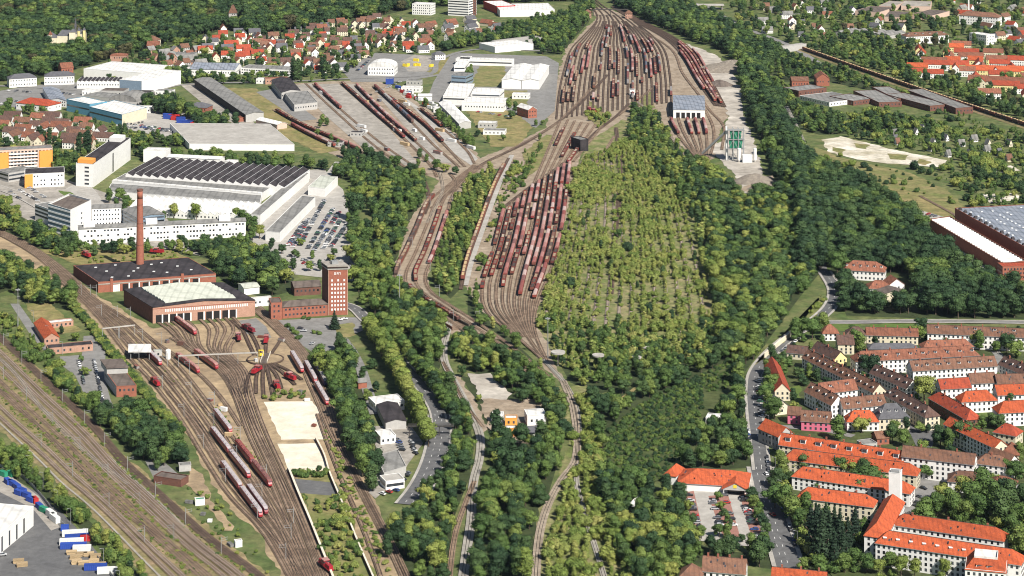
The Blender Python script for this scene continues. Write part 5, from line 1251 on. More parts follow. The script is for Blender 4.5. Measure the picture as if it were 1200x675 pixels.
m_ = MB(); m_.box(-.05, 7, -.12, 0, 0, 12.2, 0, W); part('orange_panel', m_, 'orange_wall', T)
bld('office', 'grey glazed annex behind the orange-cornered office', 'building', (10, 214), (40, 209), None, 20, 8, 'base', 'flat', 1, 'grey_wall', 'felt_grey', 2, band=True)
T, W, L, D, RO = bld('apartment_block', 'grey-roofed apartment block with orange end walls', 'building', (-30, 203), (61.5, 198), None, 16, 19, 'base', 'flat', 1, 'rose_wall', 'felt_grey', 6, bay=3.2, win=(2, 1.4))
for x0, x1 in ((L * .30, L * .435), (L * .83, L * 1.0)): m_ = MB(); m_.box(x0, x1, -1.4, 0.01, 0, 17.5, 0, W); part('orange_panel', m_, 'orange_wall', T)
for f in range(5):
    m_ = MB(); m_.box(L * .44, L * .80, -1.2, 0.02, 3.2 + f * 3, 4.1 + f * 3, 0, W); part('balcony', m_, 'white_wall', T)
# white office complex
T, W, L, D, RO = bld('office_tower', 'five-storey white office block with blue glazed side and sunken roof', 'building', (56.5, 271), (82.5, 279), (107, 266.5), 22, 21, 'base', 'flat', 1, 'white_wall', 'felt_brown', 5, bay=2.8, sides=(), side_walls={0: 'glass_wall'}, parapet=1.6)
m_ = MB()
for f in range(6): m_.box(-.1, L + .1, -.35, -.02, .5 + f * 3.9, 1.7 + f * 3.9, 0, W)
q = part('spandrel', m_, 'white_wall', T); q['kind'] = 'stuff'
m_ = MB()
for f in range(4):
    m_.box(L, L + .06, D * .5, D * .56, 3 + f * 4, 4.4 + f * 4, 0, W)
q = part('window_panes', m_, 'window_glass', T); q['kind'] = 'stuff'
bld('office', 'lower glazed stair block attached to the white office tower', 'building', (41, 258), (57, 264), None, 16, 13, 'base', 'flat', 1, 'white_wall', 'felt_grey', 4, band=True)
bld('office', 'three-storey white office range with green-grey roof', 'building', (107.5, 266), (142, 264.5), None, 14, 15, 'base', 'gable', 1.2, 'white_wall', 'felt_grey', 4, bay=2.4, win=(1.1, 1.2))
bld('office', 'cross wing with grey roof behind the brick chimney', 'building', (142.5, 264), (160, 274), None, 24, 13, 'base', 'gable', 1.2, 'glass_wall', 'felt_grey', 4, band=True)
T, W, L, D, RO = bld('office', 'very long white three-storey office front with grey roof', 'building', (92, 287), (288, 277.5), None, 13, 12.5, 'base', 'gable', 1.2, 'white_wall', 'felt_grey', 3, bay=2.6, skip=.3, win=(1.5, 1.4))
for fx in (.03, .40, .84): m_ = MB(); m_.box(L * fx, L * fx + 9, 2, 10, 12.5, 16.5, 0, W); part('plant_room', m_, 'white_wall', T)
# factory halls with saw-tooth roof
T, W, L, D, RO = bld('factory_hall', 'factory hall with black saw-tooth roof', 'factory', (147, 205.5), (334, 219.5), (363, 199), 60, 8, 'eave', 'saw', 2.5, 'white_wall', 'felt_black', 0, saw=19)
T, W, L, D, RO = bld('factory_hall', 'flat grey-roofed hall in front of the saw-tooth hall', 'factory', (131, 212.5), (306, 227.8), (320, 218.3), 30, 6.5, 'eave', 'flat', 1, 'white_wall', 'felt_grey', 0, parapet=.4)
m_ = MB(); m_.box(.5, L - .5, .6, 4.6, 6.75, 7.6, 0, W); part('roof_light_band', m_, 'roof_white', RO)
T, W, L, D, RO = bld('factory_hall', 'second flat grey-roofed hall with white parapet', 'factory', (126, 224.5), (305, 238.2), (306.5, 228.8), 30, 5.5, 'eave', 'flat', 1, 'white_wall', 'felt_grey', 0, parapet=.5)
T, W, L, D, RO = bld('factory_hall', 'white saw-tooth hall behind the office trees', 'factory', (150, 246), (296, 255), (306, 240), 28, 4.5, 'eave', 'saw', 2.6, 'white_wall', 'roof_white', 1, saw=17, sides=(0,), bay=3.4)
bld('factory_hall', 'narrow grey-roofed side hall along the factory yard', 'factory', (293, 262), (305, 263.5), (362, 213), 90, 7, 'base', 'flat', 1, 'white_wall', 'felt_grey', 0, parapet=.8)
bld('factory_hall', 'long hall with dark grey flat roof beside the car park', 'factory', (311, 282), (328, 284), (369.5, 241.5), 80, 7, 'base', 'flat', 1, 'white_wall', 'felt_grey', 0, parapet=.6)
bld('workshop', 'pale green-grey roofed workshop with open doors at the head of the car park', 'shed', (361, 229), (381, 231), (396, 217), 30, 7, 'base', 'flat', 1, 'white_wall', 'roof_light', 0, parapet=.5)
bld('boiler_house', 'white cube behind the left end of the saw-tooth hall', 'building', (168, 190), (194, 191), None, 14, 11, 'base', 'flat', 1, 'white_wall', 'roof_white', 0)
bld('store', 'long white store with rounded roof behind the saw-tooth hall', 'building', (196, 194), (258, 197), None, 12, 8, 'base', 'gable', 1.5, 'white_wall', 'roof_white', 0)
bld('store', 'small white store at the back of the saw-tooth hall', 'building', (262, 197), (273, 198), None, 10, 6, 'base', 'flat', 1, 'white_wall', 'roof_white', 0)
bld('warehouse', 'vast low white-roofed warehouse above the factory trees', 'warehouse', (222, 176), (345, 177), (316, 152.5), 60, 6, 'base', 'flat', 1, 'white_wall', 'concrete', 0, parapet=.3)
# ------------------------------------------------------------------ trade estate, upper left
bld('warehouse', 'white hall with tall blue-grey doors on the plaza', 'warehouse', (140, 109.5), (166, 111.5), (212, 98.5), 50, 15, 'base', 'flat', 1, 'white_wall', 'roof_white', 0, side_walls={0: 'glass_wall'}, parapet=.4)
bld('warehouse', 'wide white flat-roofed hall behind the plaza', 'warehouse', (98, 91), (166, 96), None, 60, 10, 'base', 'flat', 1, 'white_wall', 'roof_white', 0, parapet=.4)
bld('factory_hall', 'dark-roofed hall with white panels beside the wide white hall', 'factory', (90, 104), (140, 104), None, 26, 8, 'base', 'saw', 1.5, 'white_wall', 'felt_black', 1, saw=10)
bld('house', 'white office house with dark hipped roof beside the plaza', 'building', (11, 103), (43, 101), None, 16, 10, 'base', 'hip', 4, 'white_wall', 'slate', 2, bay=3)
bld('house', 'white office house with dark hipped roof and white garden wall', 'building', (52, 100), (87, 99), None, 16, 10, 'base', 'hip', 4, 'white_wall', 'slate', 2, bay=3)
bld('house', 'red-brick gabled house behind the white office houses', 'house', (72, 92), (86, 91), None, 14, 12, 'base', 'gable', 5, 'brick', 'tile_rust', 2)
bld('brick_building', 'flat-roofed brick building behind the white hall', 'building', (129, 76), (148, 76), None, 14, 11, 'base', 'hip', 2, 'brick_pale', 'tile_rust', 2)
bld('house', 'white house with bright red hipped roof beside the parking lot', 'house', (19, 128), (56, 132), None, 22, 7, 'base', 'hip', 4.6, 'white_wall', 'tile_red', 1, bay=5)
bld('workshop', 'grey sheet-roofed workshop row beside the red-roofed house', 'shed', (58, 124), (78, 126), (50, 110, 'a'), 40, 7, 'base', 'gabley', 2, 'white_wall', 'roof_sheet', 2)
T, W, L, D, RO = bld('factory_hall', 'shorter blue-panelled hall with white flat roof', 'factory', (78, 130), (105, 136), None, 22, 12, 'base', 'flat', 1, 'blue_wall', 'roof_white', 1, band=True, parapet=.5)
T, W, L, D, RO = bld('factory_hall', 'long blue-panelled hall with white flat roof and painted end wall', 'factory', (105, 138), (143, 147.5), (172, 139), 24, 11, 'base', 'flat', 1, 'blue_wall', 'roof_white', 1, band=True, side_walls={1: 'cream_wall'}, parapet=.5, sides=(0,))
bld('workshop', 'brown-grey arched hall behind the blue-panelled halls', 'shed', (128, 122), (160, 124), None, 30, 4, 'base', 'arch', 7, 'grey_wall', 'felt_grey', 0)
bld('workshop', 'low grey-roofed shops behind the blue-panelled halls', 'shed', (98, 118), (130, 122), None, 24, 6, 'base', 'flat', 1, 'grey_wall', 'felt_grey', 0)
bld('workshop', 'flat grey-roofed hall beside the tree clump', 'shed', (160, 120), (180, 123), None, 20, 6, 'base', 'flat', 1, 'grey_wall', 'felt_grey', 0)
bld('house', 'brick house with grey hipped roof in the tree clump', 'house', (219, 131), (242, 132), None, 18, 5, 'base', 'hip', 4, 'brick', 'slate', 1)
bld('freight_shed', 'very long freight shed with grey roof and dark loading side', 'shed', (288, 143.5), (309, 141), (228, 101.5, 'a'), 200, 8, 'base', 'gabley', 1.5, 'grey_wall', 'felt_grey', 0, side_walls={3: 'gate_dark'})
bld('annex', 'red annex at the near end of the long freight shed', 'shed', (279, 143), (296, 142), None, 10, 4, 'base', 'flat', 1, 'brick', 'tile_rust', 0)
bld('solar_hall', 'hall with bluish solar roof and white wall beside the road', 'factory', (222, 89), (275, 90), None, 34, 8, 'base', 'gable', 4, 'white_wall', 'roof_sheet', 1, ridge_t=.7)
bld('factory_hall', 'grey-roofed hall with window bands next to the solar hall', 'factory', (282, 87), (345, 90), None, 26, 7, 'base', 'flat', 1, 'white_wall', 'felt_grey', 2, bay=3, win=(2, 1.4))
bld('goods_hall', 'dark-roofed goods hall with pale ridge in the freight yard', 'shed', (330, 117), (352, 114.5), (318, 102, 'a'), 50, 8, 'base', 'gabley', 2, 'grey_wall', 'felt_black', 1)
bld('goods_hall', 'grey-roofed lower goods hall in the freight yard', 'shed', (345, 131), (372, 128), (334, 117, 'a'), 40, 7, 'base', 'flat', 1, 'grey_wall', 'felt_grey', 1)
bld('gate_house', 'brick gate building at the head of the freight yard', 'building', (311, 99), (338, 98), None, 10, 6, 'base', 'flat', 1, 'brick_pale', 'tile_rust', 1)
bld('rail_shed', 'white-roofed shed with red end at the edge of the freight yard', 'shed', (300, 146), (325, 152), None, 12, 5, 'base', 'gable', 2, 'rose_wall', 'roof_white', 0)
bld('parcel_hall', 'white domed-roof parcel hall with two window rows', 'building', (431, 88.5), (462, 89), None, 26, 10, 'base', 'arch', 6, 'white_wall', 'roof_white', 2, bay=3)
bld('site_cabin', 'blue cabin between the parcel hall and the freight yard', 'cabin', (452, 99), (461, 99), None, 8, 6, 'base', 'flat', 1, 'box_blue', 'roof_sheet', 0)
bld('customs_house', 'small white house between road and freight yard', 'house', (510, 71), (522, 70), None, 10, 7, 'base', 'hip', 3, 'white_wall', 'slate', 2)
bld('shed', 'white shed with grey roof beside the freight yard exit', 'shed', (490, 118), (506, 118), None, 12, 5, 'base', 'gable', 1.5, 'white_wall', 'roof_white', 0)
bld('warehouse', 'long white-roofed warehouse beside the freight yard hedge', 'warehouse', (538, 152), (552, 150), (514, 127, 'a'), 50, 6, 'base', 'gabley', 2, 'grey_wall', 'roof_white', 0)
# modern factory round the lawn
bld('factory_hall', 'L-shaped white building left of the factory lawn', 'factory', (529, 99), (546, 100), None, 24, 10, 'base', 'flat', 1, 'glass_wall', 'felt_grey', 2, band=True)
bld('factory_hall', 'white flat range along the top of the factory lawn', 'factory', (534, 76), (600, 78), None, 14, 7, 'base', 'flat', 1, 'white_wall', 'roof_white', 1, band=True)
bld('factory_hall', 'white flat range at the street corner of the factory lawn', 'factory', (532, 84), (545, 84), (553, 73), 30, 7, 'base', 'flat', 1, 'white_wall', 'roof_white', 1, band=True)
bld('factory_hall', 'white hall with blue glazed ground floor', 'factory', (519, 123), (548, 124), (556, 108), 40, 9, 'base', 'flat', 1, 'white_wall', 'roof_white', 2, band=True)
bld('factory_hall', 'white stepped hall beside the glazed hall', 'factory', (541, 130), (590, 131.5), None, 34, 9, 'base', 'flat', 1, 'white_wall', 'roof_white', 1)
bld('factory_hall', 'upper white block set on the stepped hall', 'factory', (553, 123), (586, 124), None, 26, 14, 'base', 'flat', 1, 'white_wall', 'roof_white', 2, band=True)
bld('factory_hall', 'large white twin-roofed hall with open dark bays', 'factory', (588, 104), (611, 104.5), None, 110, 10, 'base', 'gabley', 2, 'white_wall', 'roof_white', 0)
bld('factory_hall', 'right half of the twin-roofed hall beside the yard hedge', 'factory', (611.5, 104.6), (632, 105), None, 110, 10, 'base', 'gabley', 2, 'white_wall', 'roof_white', 0)
bld('house', 'small brick house with white roof beside the yard edge', 'house', (619, 139), (629, 138), None, 24, 9, 'base', 'gabley', 3, 'brick', 'roof_white', 2)
bld('warehouse', 'white flat-roofed depot hall behind the tree belt', 'warehouse', (580, 62), (625, 58), None, 40, 7, 'base', 'flat', 1, 'white_wall', 'roof_white', 0)
bld('warehouse', 'long low shed between the tree belt and the yard neck', 'warehouse', (590, 56), (640, 50), None, 24, 6, 'base', 'flat', 1, 'grey_wall', 'concrete', 0)
# top of the picture
bld('office_tower', 'multi-storey car park with brown and white bands beside a brown slab', 'building', (525, 18), (549, 19.5), None, 26, 22, 'base', 'flat', 1, 'white_wall', 'felt_grey', 6, band=True)
bld('office_tower', 'brown office slab next to the banded car park', 'building', (549.5, 18), (558, 18), None, 26, 28, 'base', 'flat', 1, 'brick_dark', 'felt_grey', 7, bay=3)
bld('apartment_block', 'white slab block near the banded car park, by the wood', 'building', (483, 17), (505, 18), None, 18, 15, 'base', 'flat', 1, 'white_wall', 'roof_white', 4, bay=3)
bld('market_hall', 'huge white market hall near the yard neck', 'warehouse', (586, 20), (650, 19), None, 70, 9, 'base', 'flat', 1, 'white_wall', 'roof_white', 0)
bld('market_hall', 'white hall with red stripe behind the banded car park', 'warehouse', (582, 16), (604, 15), None, 60, 10, 'base', 'flat', 1, 'box_red', 'roof_white', 0)
# chateau in the woods
patch('chateau_garden', [(48, 52), (106, 52), (112, 64), (46, 64)], 'grass', True); patch('gate_lawn', [(262, 22), (282, 22), (284, 32), (262, 32)], 'grass', True); occupy_pt(P(78, 50).x, P(78, 50).y, 34)
T = thing('chateau', 'sandstone chateau with slate roofs and slender spire in the woods', 'chateau', P(78, 52))
def cb_(x0, x1, y0, y1, h, m, r=None, rh=0):
    mb = MB(); mb.box(x0, x1, y0, y1, -.3, h); part('wing', mb, m, T)
    if r:
        q = MB(); xm = (x0 + x1) / 2; ym = (y0 + y1) / 2; e = .4; lx = x1 - x0; ly = y1 - y0; hx = max(0, (lx - ly) / 2); hy = max(0, (ly - lx) / 2)
        q.hexa([(x0 - e, y0 - e, h), (x1 + e, y0 - e, h), (x1 + e, y1 + e, h), (x0 - e, y1 + e, h)], [(xm - hx - .05, ym - hy - .05, h + rh), (xm + hx + .05, ym - hy - .05, h + rh), (xm + hx + .05, ym + hy + .05, h + rh), (xm - hx - .05, ym + hy + .05, h + rh)], 0, True); part('roof', q, r, T)
cb_(-27, -12, -4, 8, 9, 'cream_wall', 'slate', 6); cb_(-22, -18, -5, -1, 13, 'cream_wall', 'tile_rust', 5); cb_(-12, 8, 0, 10, 11, 'cream_wall', 'slate', 7); cb_(4, 12, -4, 6, 16, 'cream_wall', 'slate', 4)
cb_(12, 24, -4, 8, 14, 'cream_wall', 'slate', 5); cb_(22, 25, -6, -3, 19, 'yellow_wall', 'slate', 4); cb_(9.5, 11.5, 4, 6, 22, 'slate', 'slate', 12); cb_(15, 18, -5, -2, 18, 'yellow_wall', 'slate', 5)
bld('gate_tower', 'pale pointed gate tower at the edge of the wood', 'tower', (268, 24), (277, 24), None, 9, 11, 'base', 'hip', 10, 'grey_wall', 'tile_brown', 2)
bld('villa', 'villa with small tower in the trees near the chateau', 'house', (165, 55), (182, 56), None, 14, 9, 'base', 'hip', 5, 'cream_wall', 'tile_brown', 2)
bld('villa', 'brick villa beside the villa with small tower', 'house', (172, 62), (186, 62), None, 12, 9, 'base', 'gable', 5, 'brick_pale', 'tile_rust', 2)
# ------------------------------------------------------------------ yard buildings
T, W, L, D, RO = bld('yard_shed', 'yard engine shed with grey sheet roof and open white front', 'shed', (789, 138.5), (826, 139), (825, 122), 40, 9, 'base', 'gable', 2.4, 'white_wall', 'roof_sheet', 0)
for i in range(5): m_ = MB(); x = 3 + i * (L - 6) / 5; m_.box(x, x + (L - 6) / 5 - 1.6, -.08, 0, 0, 6, 0, W); part('gate', m_, 'gate_dark', T)
bld('yard_tower', 'dark hump signal tower at the overgrown yard', 'tower', (680, 178), (689.5, 177), None, 18, 11, 'base', 'flat', 1, 'felt_black', 'felt_grey', 0)
bld('yard_hut', 'small white yard hut on the gravel strip between wagons', 'hut', (738, 112), (744, 112), None, 6, 6, 'base', 'flat', 1, 'white_wall', 'felt_black', 1)
bld('yard_tower', 'brick gantry tower on the town side of the yard neck', 'tower', (685, 21), (693, 21), None, 8, 8, 'base', 'hip', 3, 'brick_pale', 'tile_brown', 2)
bld('yard_tower', 'brick gantry tower on the wood side of the yard neck', 'tower', (733, 22), (741, 22), None, 8, 8, 'base', 'hip', 3, 'brick_pale', 'tile_brown', 2)
T = thing('signal_gantry', 'long dark signal bridge across the yard neck', 'gantry', P(713, 19))
m_ = MB(); m_.box(-22, 28, -.6, .6, 9, 10.2); part('beam', m_, 'steel_dark', T)
for x in (-21, 3, 27): m_ = MB(); m_.box(x - .4, x + .4, -.5, .5, 0, 9); part('post', m_, 'steel_dark', T)
# gravel plant: green silo and conveyor
T = thing('gravel_silo', 'green gravel silo in a pale steel frame in the gravel works', 'silo', P(862, 188)); T.scale = (1.25, 1.1, 1.2)
for z0, x0 in ((10, -5.2), (17.2, -4.4)):
    m_ = MB(); m_.hexa([(x0 + .8, -1.6, z0), (-x0 - .8, -1.6, z0), (-x0 - .8, 1.6, z0), (x0 + .8, 1.6, z0)], [(x0, -2.4, z0 + 6.4), (-x0, -2.4, z0 + 6.4), (-x0, 2.4, z0 + 6.4), (x0, 2.4, z0 + 6.4)], 0, True); part('bin', m_, 'box_green', T)
for x in (-6, -2, 2, 6):
    for y in (-3, 3): m_ = MB(); m_.box(x - .25, x + .25, y - .25, y + .25, 0, 24 + (x % 4)); part('leg', m_, 'metal_grey', T)
for z in (9.4, 16.6, 23.8): m_ = MB(); m_.box(-6.6, 6.6, -3.4, 3.4, z, z + .35); part('platform', m_, 'mast_grey', T)
m_ = MB()
for z in (0, 9.6, 16.8):
    m_.bar((-6, -3, z), (-2, -3, z + 7), .14); m_.bar((6, -3, z), (2, -3, z + 7), .14); m_.bar((-2, -3, z + 7), (2, -3, z), .14)
part('bracing', m_, 'mast_grey', T)
m_ = MB(); m_.box(-7.6, -6.4, -.6, .6, 0, 27); part('elevator', m_, 'white_wall', T)
m_ = MB(); m_.bar((-6, 0, 24), (-24, 14, 3), .8); part('conveyor', m_, 'mast_grey', T)
T = thing('mixing_plant', 'low pale mixing plant beside the green silo', 'plant', P(876, 190)); m_ = MB(); m_.box(-5, 4, -4, 4, 0, 7); part('housing', m_, 'box_white', T)
for x in (-8, 7): m_ = MB(); m_.cyl(x, 0, 2, 13, 1.6, 1.6, 14); m_.cyl(x, 0, .2, 2, .5, 1.6, 14); part('cement_tank', m_, 'white_wall', T)
for i, (x, y, r_, h_, mm) in enumerate(((884, 213, 16, 7, 'gravel_heap'), (845, 82, 26, 8, 'gravel_heap'), (843, 100, 13, 6, 'felt_brown'), (896, 222, 12, 5, 'gravel_heap'), (858, 76, 16, 6, 'gravel_heap'))):
    m_ = MB(); n = 24
    ring = []
    rr = random.Random(i)
    for k_, (rf, hf) in enumerate(((1, 0), (.72, .42), (.42, .78), (.16, 1.0))):
        ring.append([(r_ * rf * (1 + rr.uniform(-.09, .09)) * math.cos(2 * math.pi * j / n) * 1.3, r_ * rf * (1 + rr.uniform(-.09, .09)) * math.sin(2 * math.pi * j / n), h_ * hf * (1 + rr.uniform(-.06, .06)) - .1) for j in range(n)])
    for a_, b_ in zip(ring, ring[1:]):
        for j in range(n): m_.face([a_[j], a_[(j + 1) % n], b_[(j + 1) % n], b_[j]])
    m_.face(ring[-1])
    o = part('gravel_heap', m_, mm, None); o.location = P(x, y); occupy_pt(o.location.x, o.location.y, r_ * 1.2)
    tag(o, ['large grey gravel heap beside the green silo', 'wide grey gravel heap beside the outer yard tracks', 'rust brown ore heap beside the outer yard tracks', 'small grey heap in the woods edge of the gravel lot', 'flat grey heap beside the wide gravel heap'][i], 'heap')
# ------------------------------------------------------------------ right factory with brick walls
T, W, L, D, RO = bld('factory_hall', 'lower brick hall with white ribbed roof', 'factory', (1089, 271), (1177, 325), (1203, 321), 22, 9, 'base', 'flat', 1, 'brick', 'felt_grey', 0, parapet=1.0)
for i in range(30):
    m_ = MB(); x = L * (.015 + .0325 * i); m_.hexa([W(x, 1.6, 9.2), W(x + 1.7, 1.6, 9.2), W(x + 1.7, D - 1.6, 9.2), W(x, D - 1.6, 9.2)], [W(x + .5, 1.6, 10.2), W(x + .9, 1.6, 10.2), W(x + .9, D - 1.6, 10.2), W(x + .5, D - 1.6, 10.2)]); part('roof_rib', m_, 'roof_white', RO)
T, W, L, D, RO = bld('factory_hall', 'higher brick hall with grey solar roof and row of vents', 'factory', (1119, 263), (1225, 324), (1330, 318), 60, 13, 'base', 'flat', 1, 'brick', 'roof_sheet', 0, parapet=.6)
for i in range(22):
    for j in range(7):
        if RG.random() < .35: link('roof_light', SKYL, RO, W(L * (.05 + .043 * i), D * (.1 + .13 * j), 13.2), math.atan2((W(1, 0, 0) - W(0, 0, 0)).y, (W(1, 0, 0) - W(0, 0, 0)).x))
for i in range(16):
    m_ = MB(); x = L * (.03 + .06 * i); m_.hexa([W(x, .4, 13.2), W(x + 3, .4, 13.2), W(x + 3, 3.4, 13.2), W(x, 3.4, 13.2)], [W(x + .8, 1, 15.2), W(x + 2.2, 1, 15.2), W(x + 2.2, 2.8, 15.2), W(x + .8, 2.8, 15.2)]); part('roof_vent', m_, 'felt_black', T)
bld('factory_office', 'red-brick end building with orange front of the brick halls', 'factory', (1175, 329), (1214, 328), None, 12, 10, 'base', 'flat', 1, 'brick', 'tile_red', 3, bay=2.4)
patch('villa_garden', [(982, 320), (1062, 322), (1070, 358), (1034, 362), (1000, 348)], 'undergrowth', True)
bld('villa', 'large villa with red hipped roof and many dormers in the trees', 'villa', (988, 316), (1036.5, 319), None, 15, 7.5, 'eave', 'hip', 5.5, 'white_wall', 'tile_rust', 2, dorm=6, dorm_z=.2, dw=1.4)
bld('house', 'low red-roofed house in front of the large villa', 'house', (1018, 338), (1044, 338), None, 12, 5, 'eave', 'hip', 4.2, 'white_wall', 'tile_rust', 1)
bld('house', 'small red-roofed house with gable beside the large villa', 'house', (1042, 334), (1060, 333), None, 12, 5, 'eave', 'gabley', 4.2, 'white_wall', 'tile_rust', 1)
bld('garage', 'brown-roofed garage with white front on the wooded lane', 'house', (1032, 355), (1064, 354), None, 14, 5.5, 'base', 'gabley', 3, 'cream_wall', 'felt_brown', 0)
# works complex top right
bld('brick_works', 'brick works building with tall chimney stub', 'factory', (928, 103), (948, 103), None, 20, 8, 'base', 'gable', 3, 'brick', 'tile_brown', 1)
bld('brick_works', 'red gabled works hall at the end of the complex', 'factory', (957, 101), (972, 101), None, 22, 9, 'base', 'gabley', 5, 'brick', 'tile_rust', 1)
for i, q in enumerate((((937, 117), (972, 125), None, 46), ((972, 118), (1000, 124), None, 30), ((1000, 112), (1030, 126), None, 26), ((1022, 108), (1050, 122), None, 20), ((1038, 117), (1090, 131), None, 24), ((1062, 112), (1120, 134), None, 20), ((918, 110), (936, 114), None, 40))):
    bld('works_hall', ['flat-roofed works hall with white edge nearest the poplar belt', 'works hall with brick end beside the white-edged hall', 'dark-roofed works hall with brick head', 'narrow works hall behind the brick-headed hall', 'long works hall with grey stepped roof beside the train', 'rear works hall with grey stepped roof beside the train', 'brick-fronted works hall nearest the brick chimney building'][i], 'factory', q[0], q[1], None, q[3], 4.2 + .4 * i, 'base', 'flat', 1, 'brick_dark' if i != 0 else 'white_wall', 'felt_grey', 1, bay=4)
bld('barracks', 'long pale barracks with brown roof beyond the garden colonies', 'building', (1062, 52), (1112, 50), None, 16, 10, 'base', 'hip', 4, 'white_wall', 'tile_brown', 2, dorm=6)
bld('barracks', 'pale institutional building with brown roof and tall white mast', 'building', (1124, 28), (1170, 31), None, 18, 12, 'base', 'hip', 5, 'white_wall', 'tile_brown', 3, bay=3.5)
T = thing('white_stack', 'slim white stack beside the institutional building', 'chimney', P(1135, 18)); m_ = MB(); m_.cyl(0, 0, 0, 34, 1.4, .9, 12); part('shaft', m_, 'white_wall', T)
bld('school', 'white flat school block beside the barracks', 'building', (1136, 50), (1156, 53), None, 16, 12, 'base', 'flat', 1, 'white_wall', 'roof_white', 3)
for i in range(6):
    bld('glasshouse', 'grey-roofed shed in the row of six behind the gardens', 'shed', (978 + i * 11, 42 + i * .6), (987 + i * 11, 43 + i * .6), None, 40, 5, 'base', 'gabley', 2, 'grey_wall', 'felt_grey', 0, group='row of six sheds')
for i, q in enumerate((((1002, 18), (1030, 20)), ((1030, 12), (1048, 13)), ((1036, 25), (1062, 26)), ((1056, 12), (1090, 13)), ((1068, 22), (1092, 24)))):
    bld('works_hall', 'low flat hall with tan roof in the depot beyond the gardens', 'factory', q[0], q[1], None, 60, 6, 'base', 'flat', 1, 'rose_wall', 'concrete_grey' if i % 2 else 'felt_brown', 0, group='tan-roofed halls beyond the gardens')
# motorway bridge top right
T = thing('road_bridge', 'grey road bridge over the country road', 'bridge', P(822, 11))
m_ = MB(); m_.box(-22, 32, -7, 7, 6, 7.2); part('deck', m_, 'concrete', T)
for x in (-20, 4, 29): m_ = MB(); m_.box(x - .7, x + .7, -6, 6, 0, 6); part('pier', m_, 'concrete_grey', T)
bld('overpass_hall', 'grey footbridge deck at the head of the long train', 'bridge', (917, 62), (945, 58), None, 8, 7, 'base', 'flat', 1, 'grey_wall', 'concrete', 0)
# white tent-like triangular roof in the woods
T = thing('conveyor_ramp', 'narrow white ramp sticking out of the wooded slope', 'ramp', P(744, 596))
m_ = MB(); m_.hexa([(-4, 0, 1.2), (1, 0, .8), (4.6, 11, 4.6), (3.9, 11, 4.8)], [(-4, 0, 1.6), (1, 0, 1.2), (4.6, 11, 5.0), (3.9, 11, 5.2)], 0, True); part('ramp_deck', m_, 'roof_white', T)
for x, y, z in ((-2.5, 1, 1.3), (0, 1.5, 1.4), (4.1, 10.4, 4.5)): m_ = MB(); m_.box(x - .12, x + .12, y - .12, y + .12, 0, z); part('post', m_, 'mast_grey', T)
occupy_pt(P(744, 596).x, P(744, 596).y, 6)

# ================================================================== scattered houses of the town
HOUSE_N = [0]
def house_mesh(L, D, H, r, wall, rm):
    w_ = MB(); cs = [(-L / 2, -D / 2), (L / 2, -D / 2), (L / 2, D / 2), (-L / 2, D / 2)]
    for i in range(4):
        p = cs[i]; q = cs[(i + 1) % 4]; w_.face([(*p, -.3), (*q, -.3), (*q, H), (*p, H)])
    w_.face([(L / 2, -D / 2, H), (L / 2, D / 2, H), (L / 2, 0, H + r)]); w_.face([(-L / 2, D / 2, H), (-L / 2, -D / 2, H), (-L / 2, 0, H + r)])
    ro = MB(); o = .4; k = r / (D / 2)
    for s in (-1, 1):
        a = [(-L / 2 - o, s * (D / 2 + o), H - k * o), (L / 2 + o, s * (D / 2 + o), H - k * o), (L / 2 + o, 0, H + r), (-L / 2 - o, 0, H + r)]
        if s > 0: a = [a[1], a[0], a[3], a[2]]
        ro.hexa(a, [(x, y, z + .3) for x, y, z in a], 0, True)
    wn = MB(); n = max(2, int(L / 2.6))
    for f in range(max(1, int(H / 2.8))):
        for i in range(n):
            x = -L / 2 + (i + .5) * L / n; wn.box(x - .55, x + .55, -D / 2 - .05, -D / 2, .9 + f * 2.8, 2.3 + f * 2.8)
        for y in (-D / 4, D / 4):
            for s in (-1, 1): wn.box(s * L / 2 - .05, s * L / 2 + .05, y - .5, y + .5, .9 + f * 2.8, 2.3 + f * 2.8)
    return w_.mesh('wall', [wall]), ro.mesh('roof', [rm]), wn.mesh('window_panes', ['window_glass'])
HM = {}
def house_var(k):
    if k not in HM:
        L, D, H, r, wl, rm = k; HM[k] = house_mesh(L, D, H, r, wl, rm)
    return HM[k]
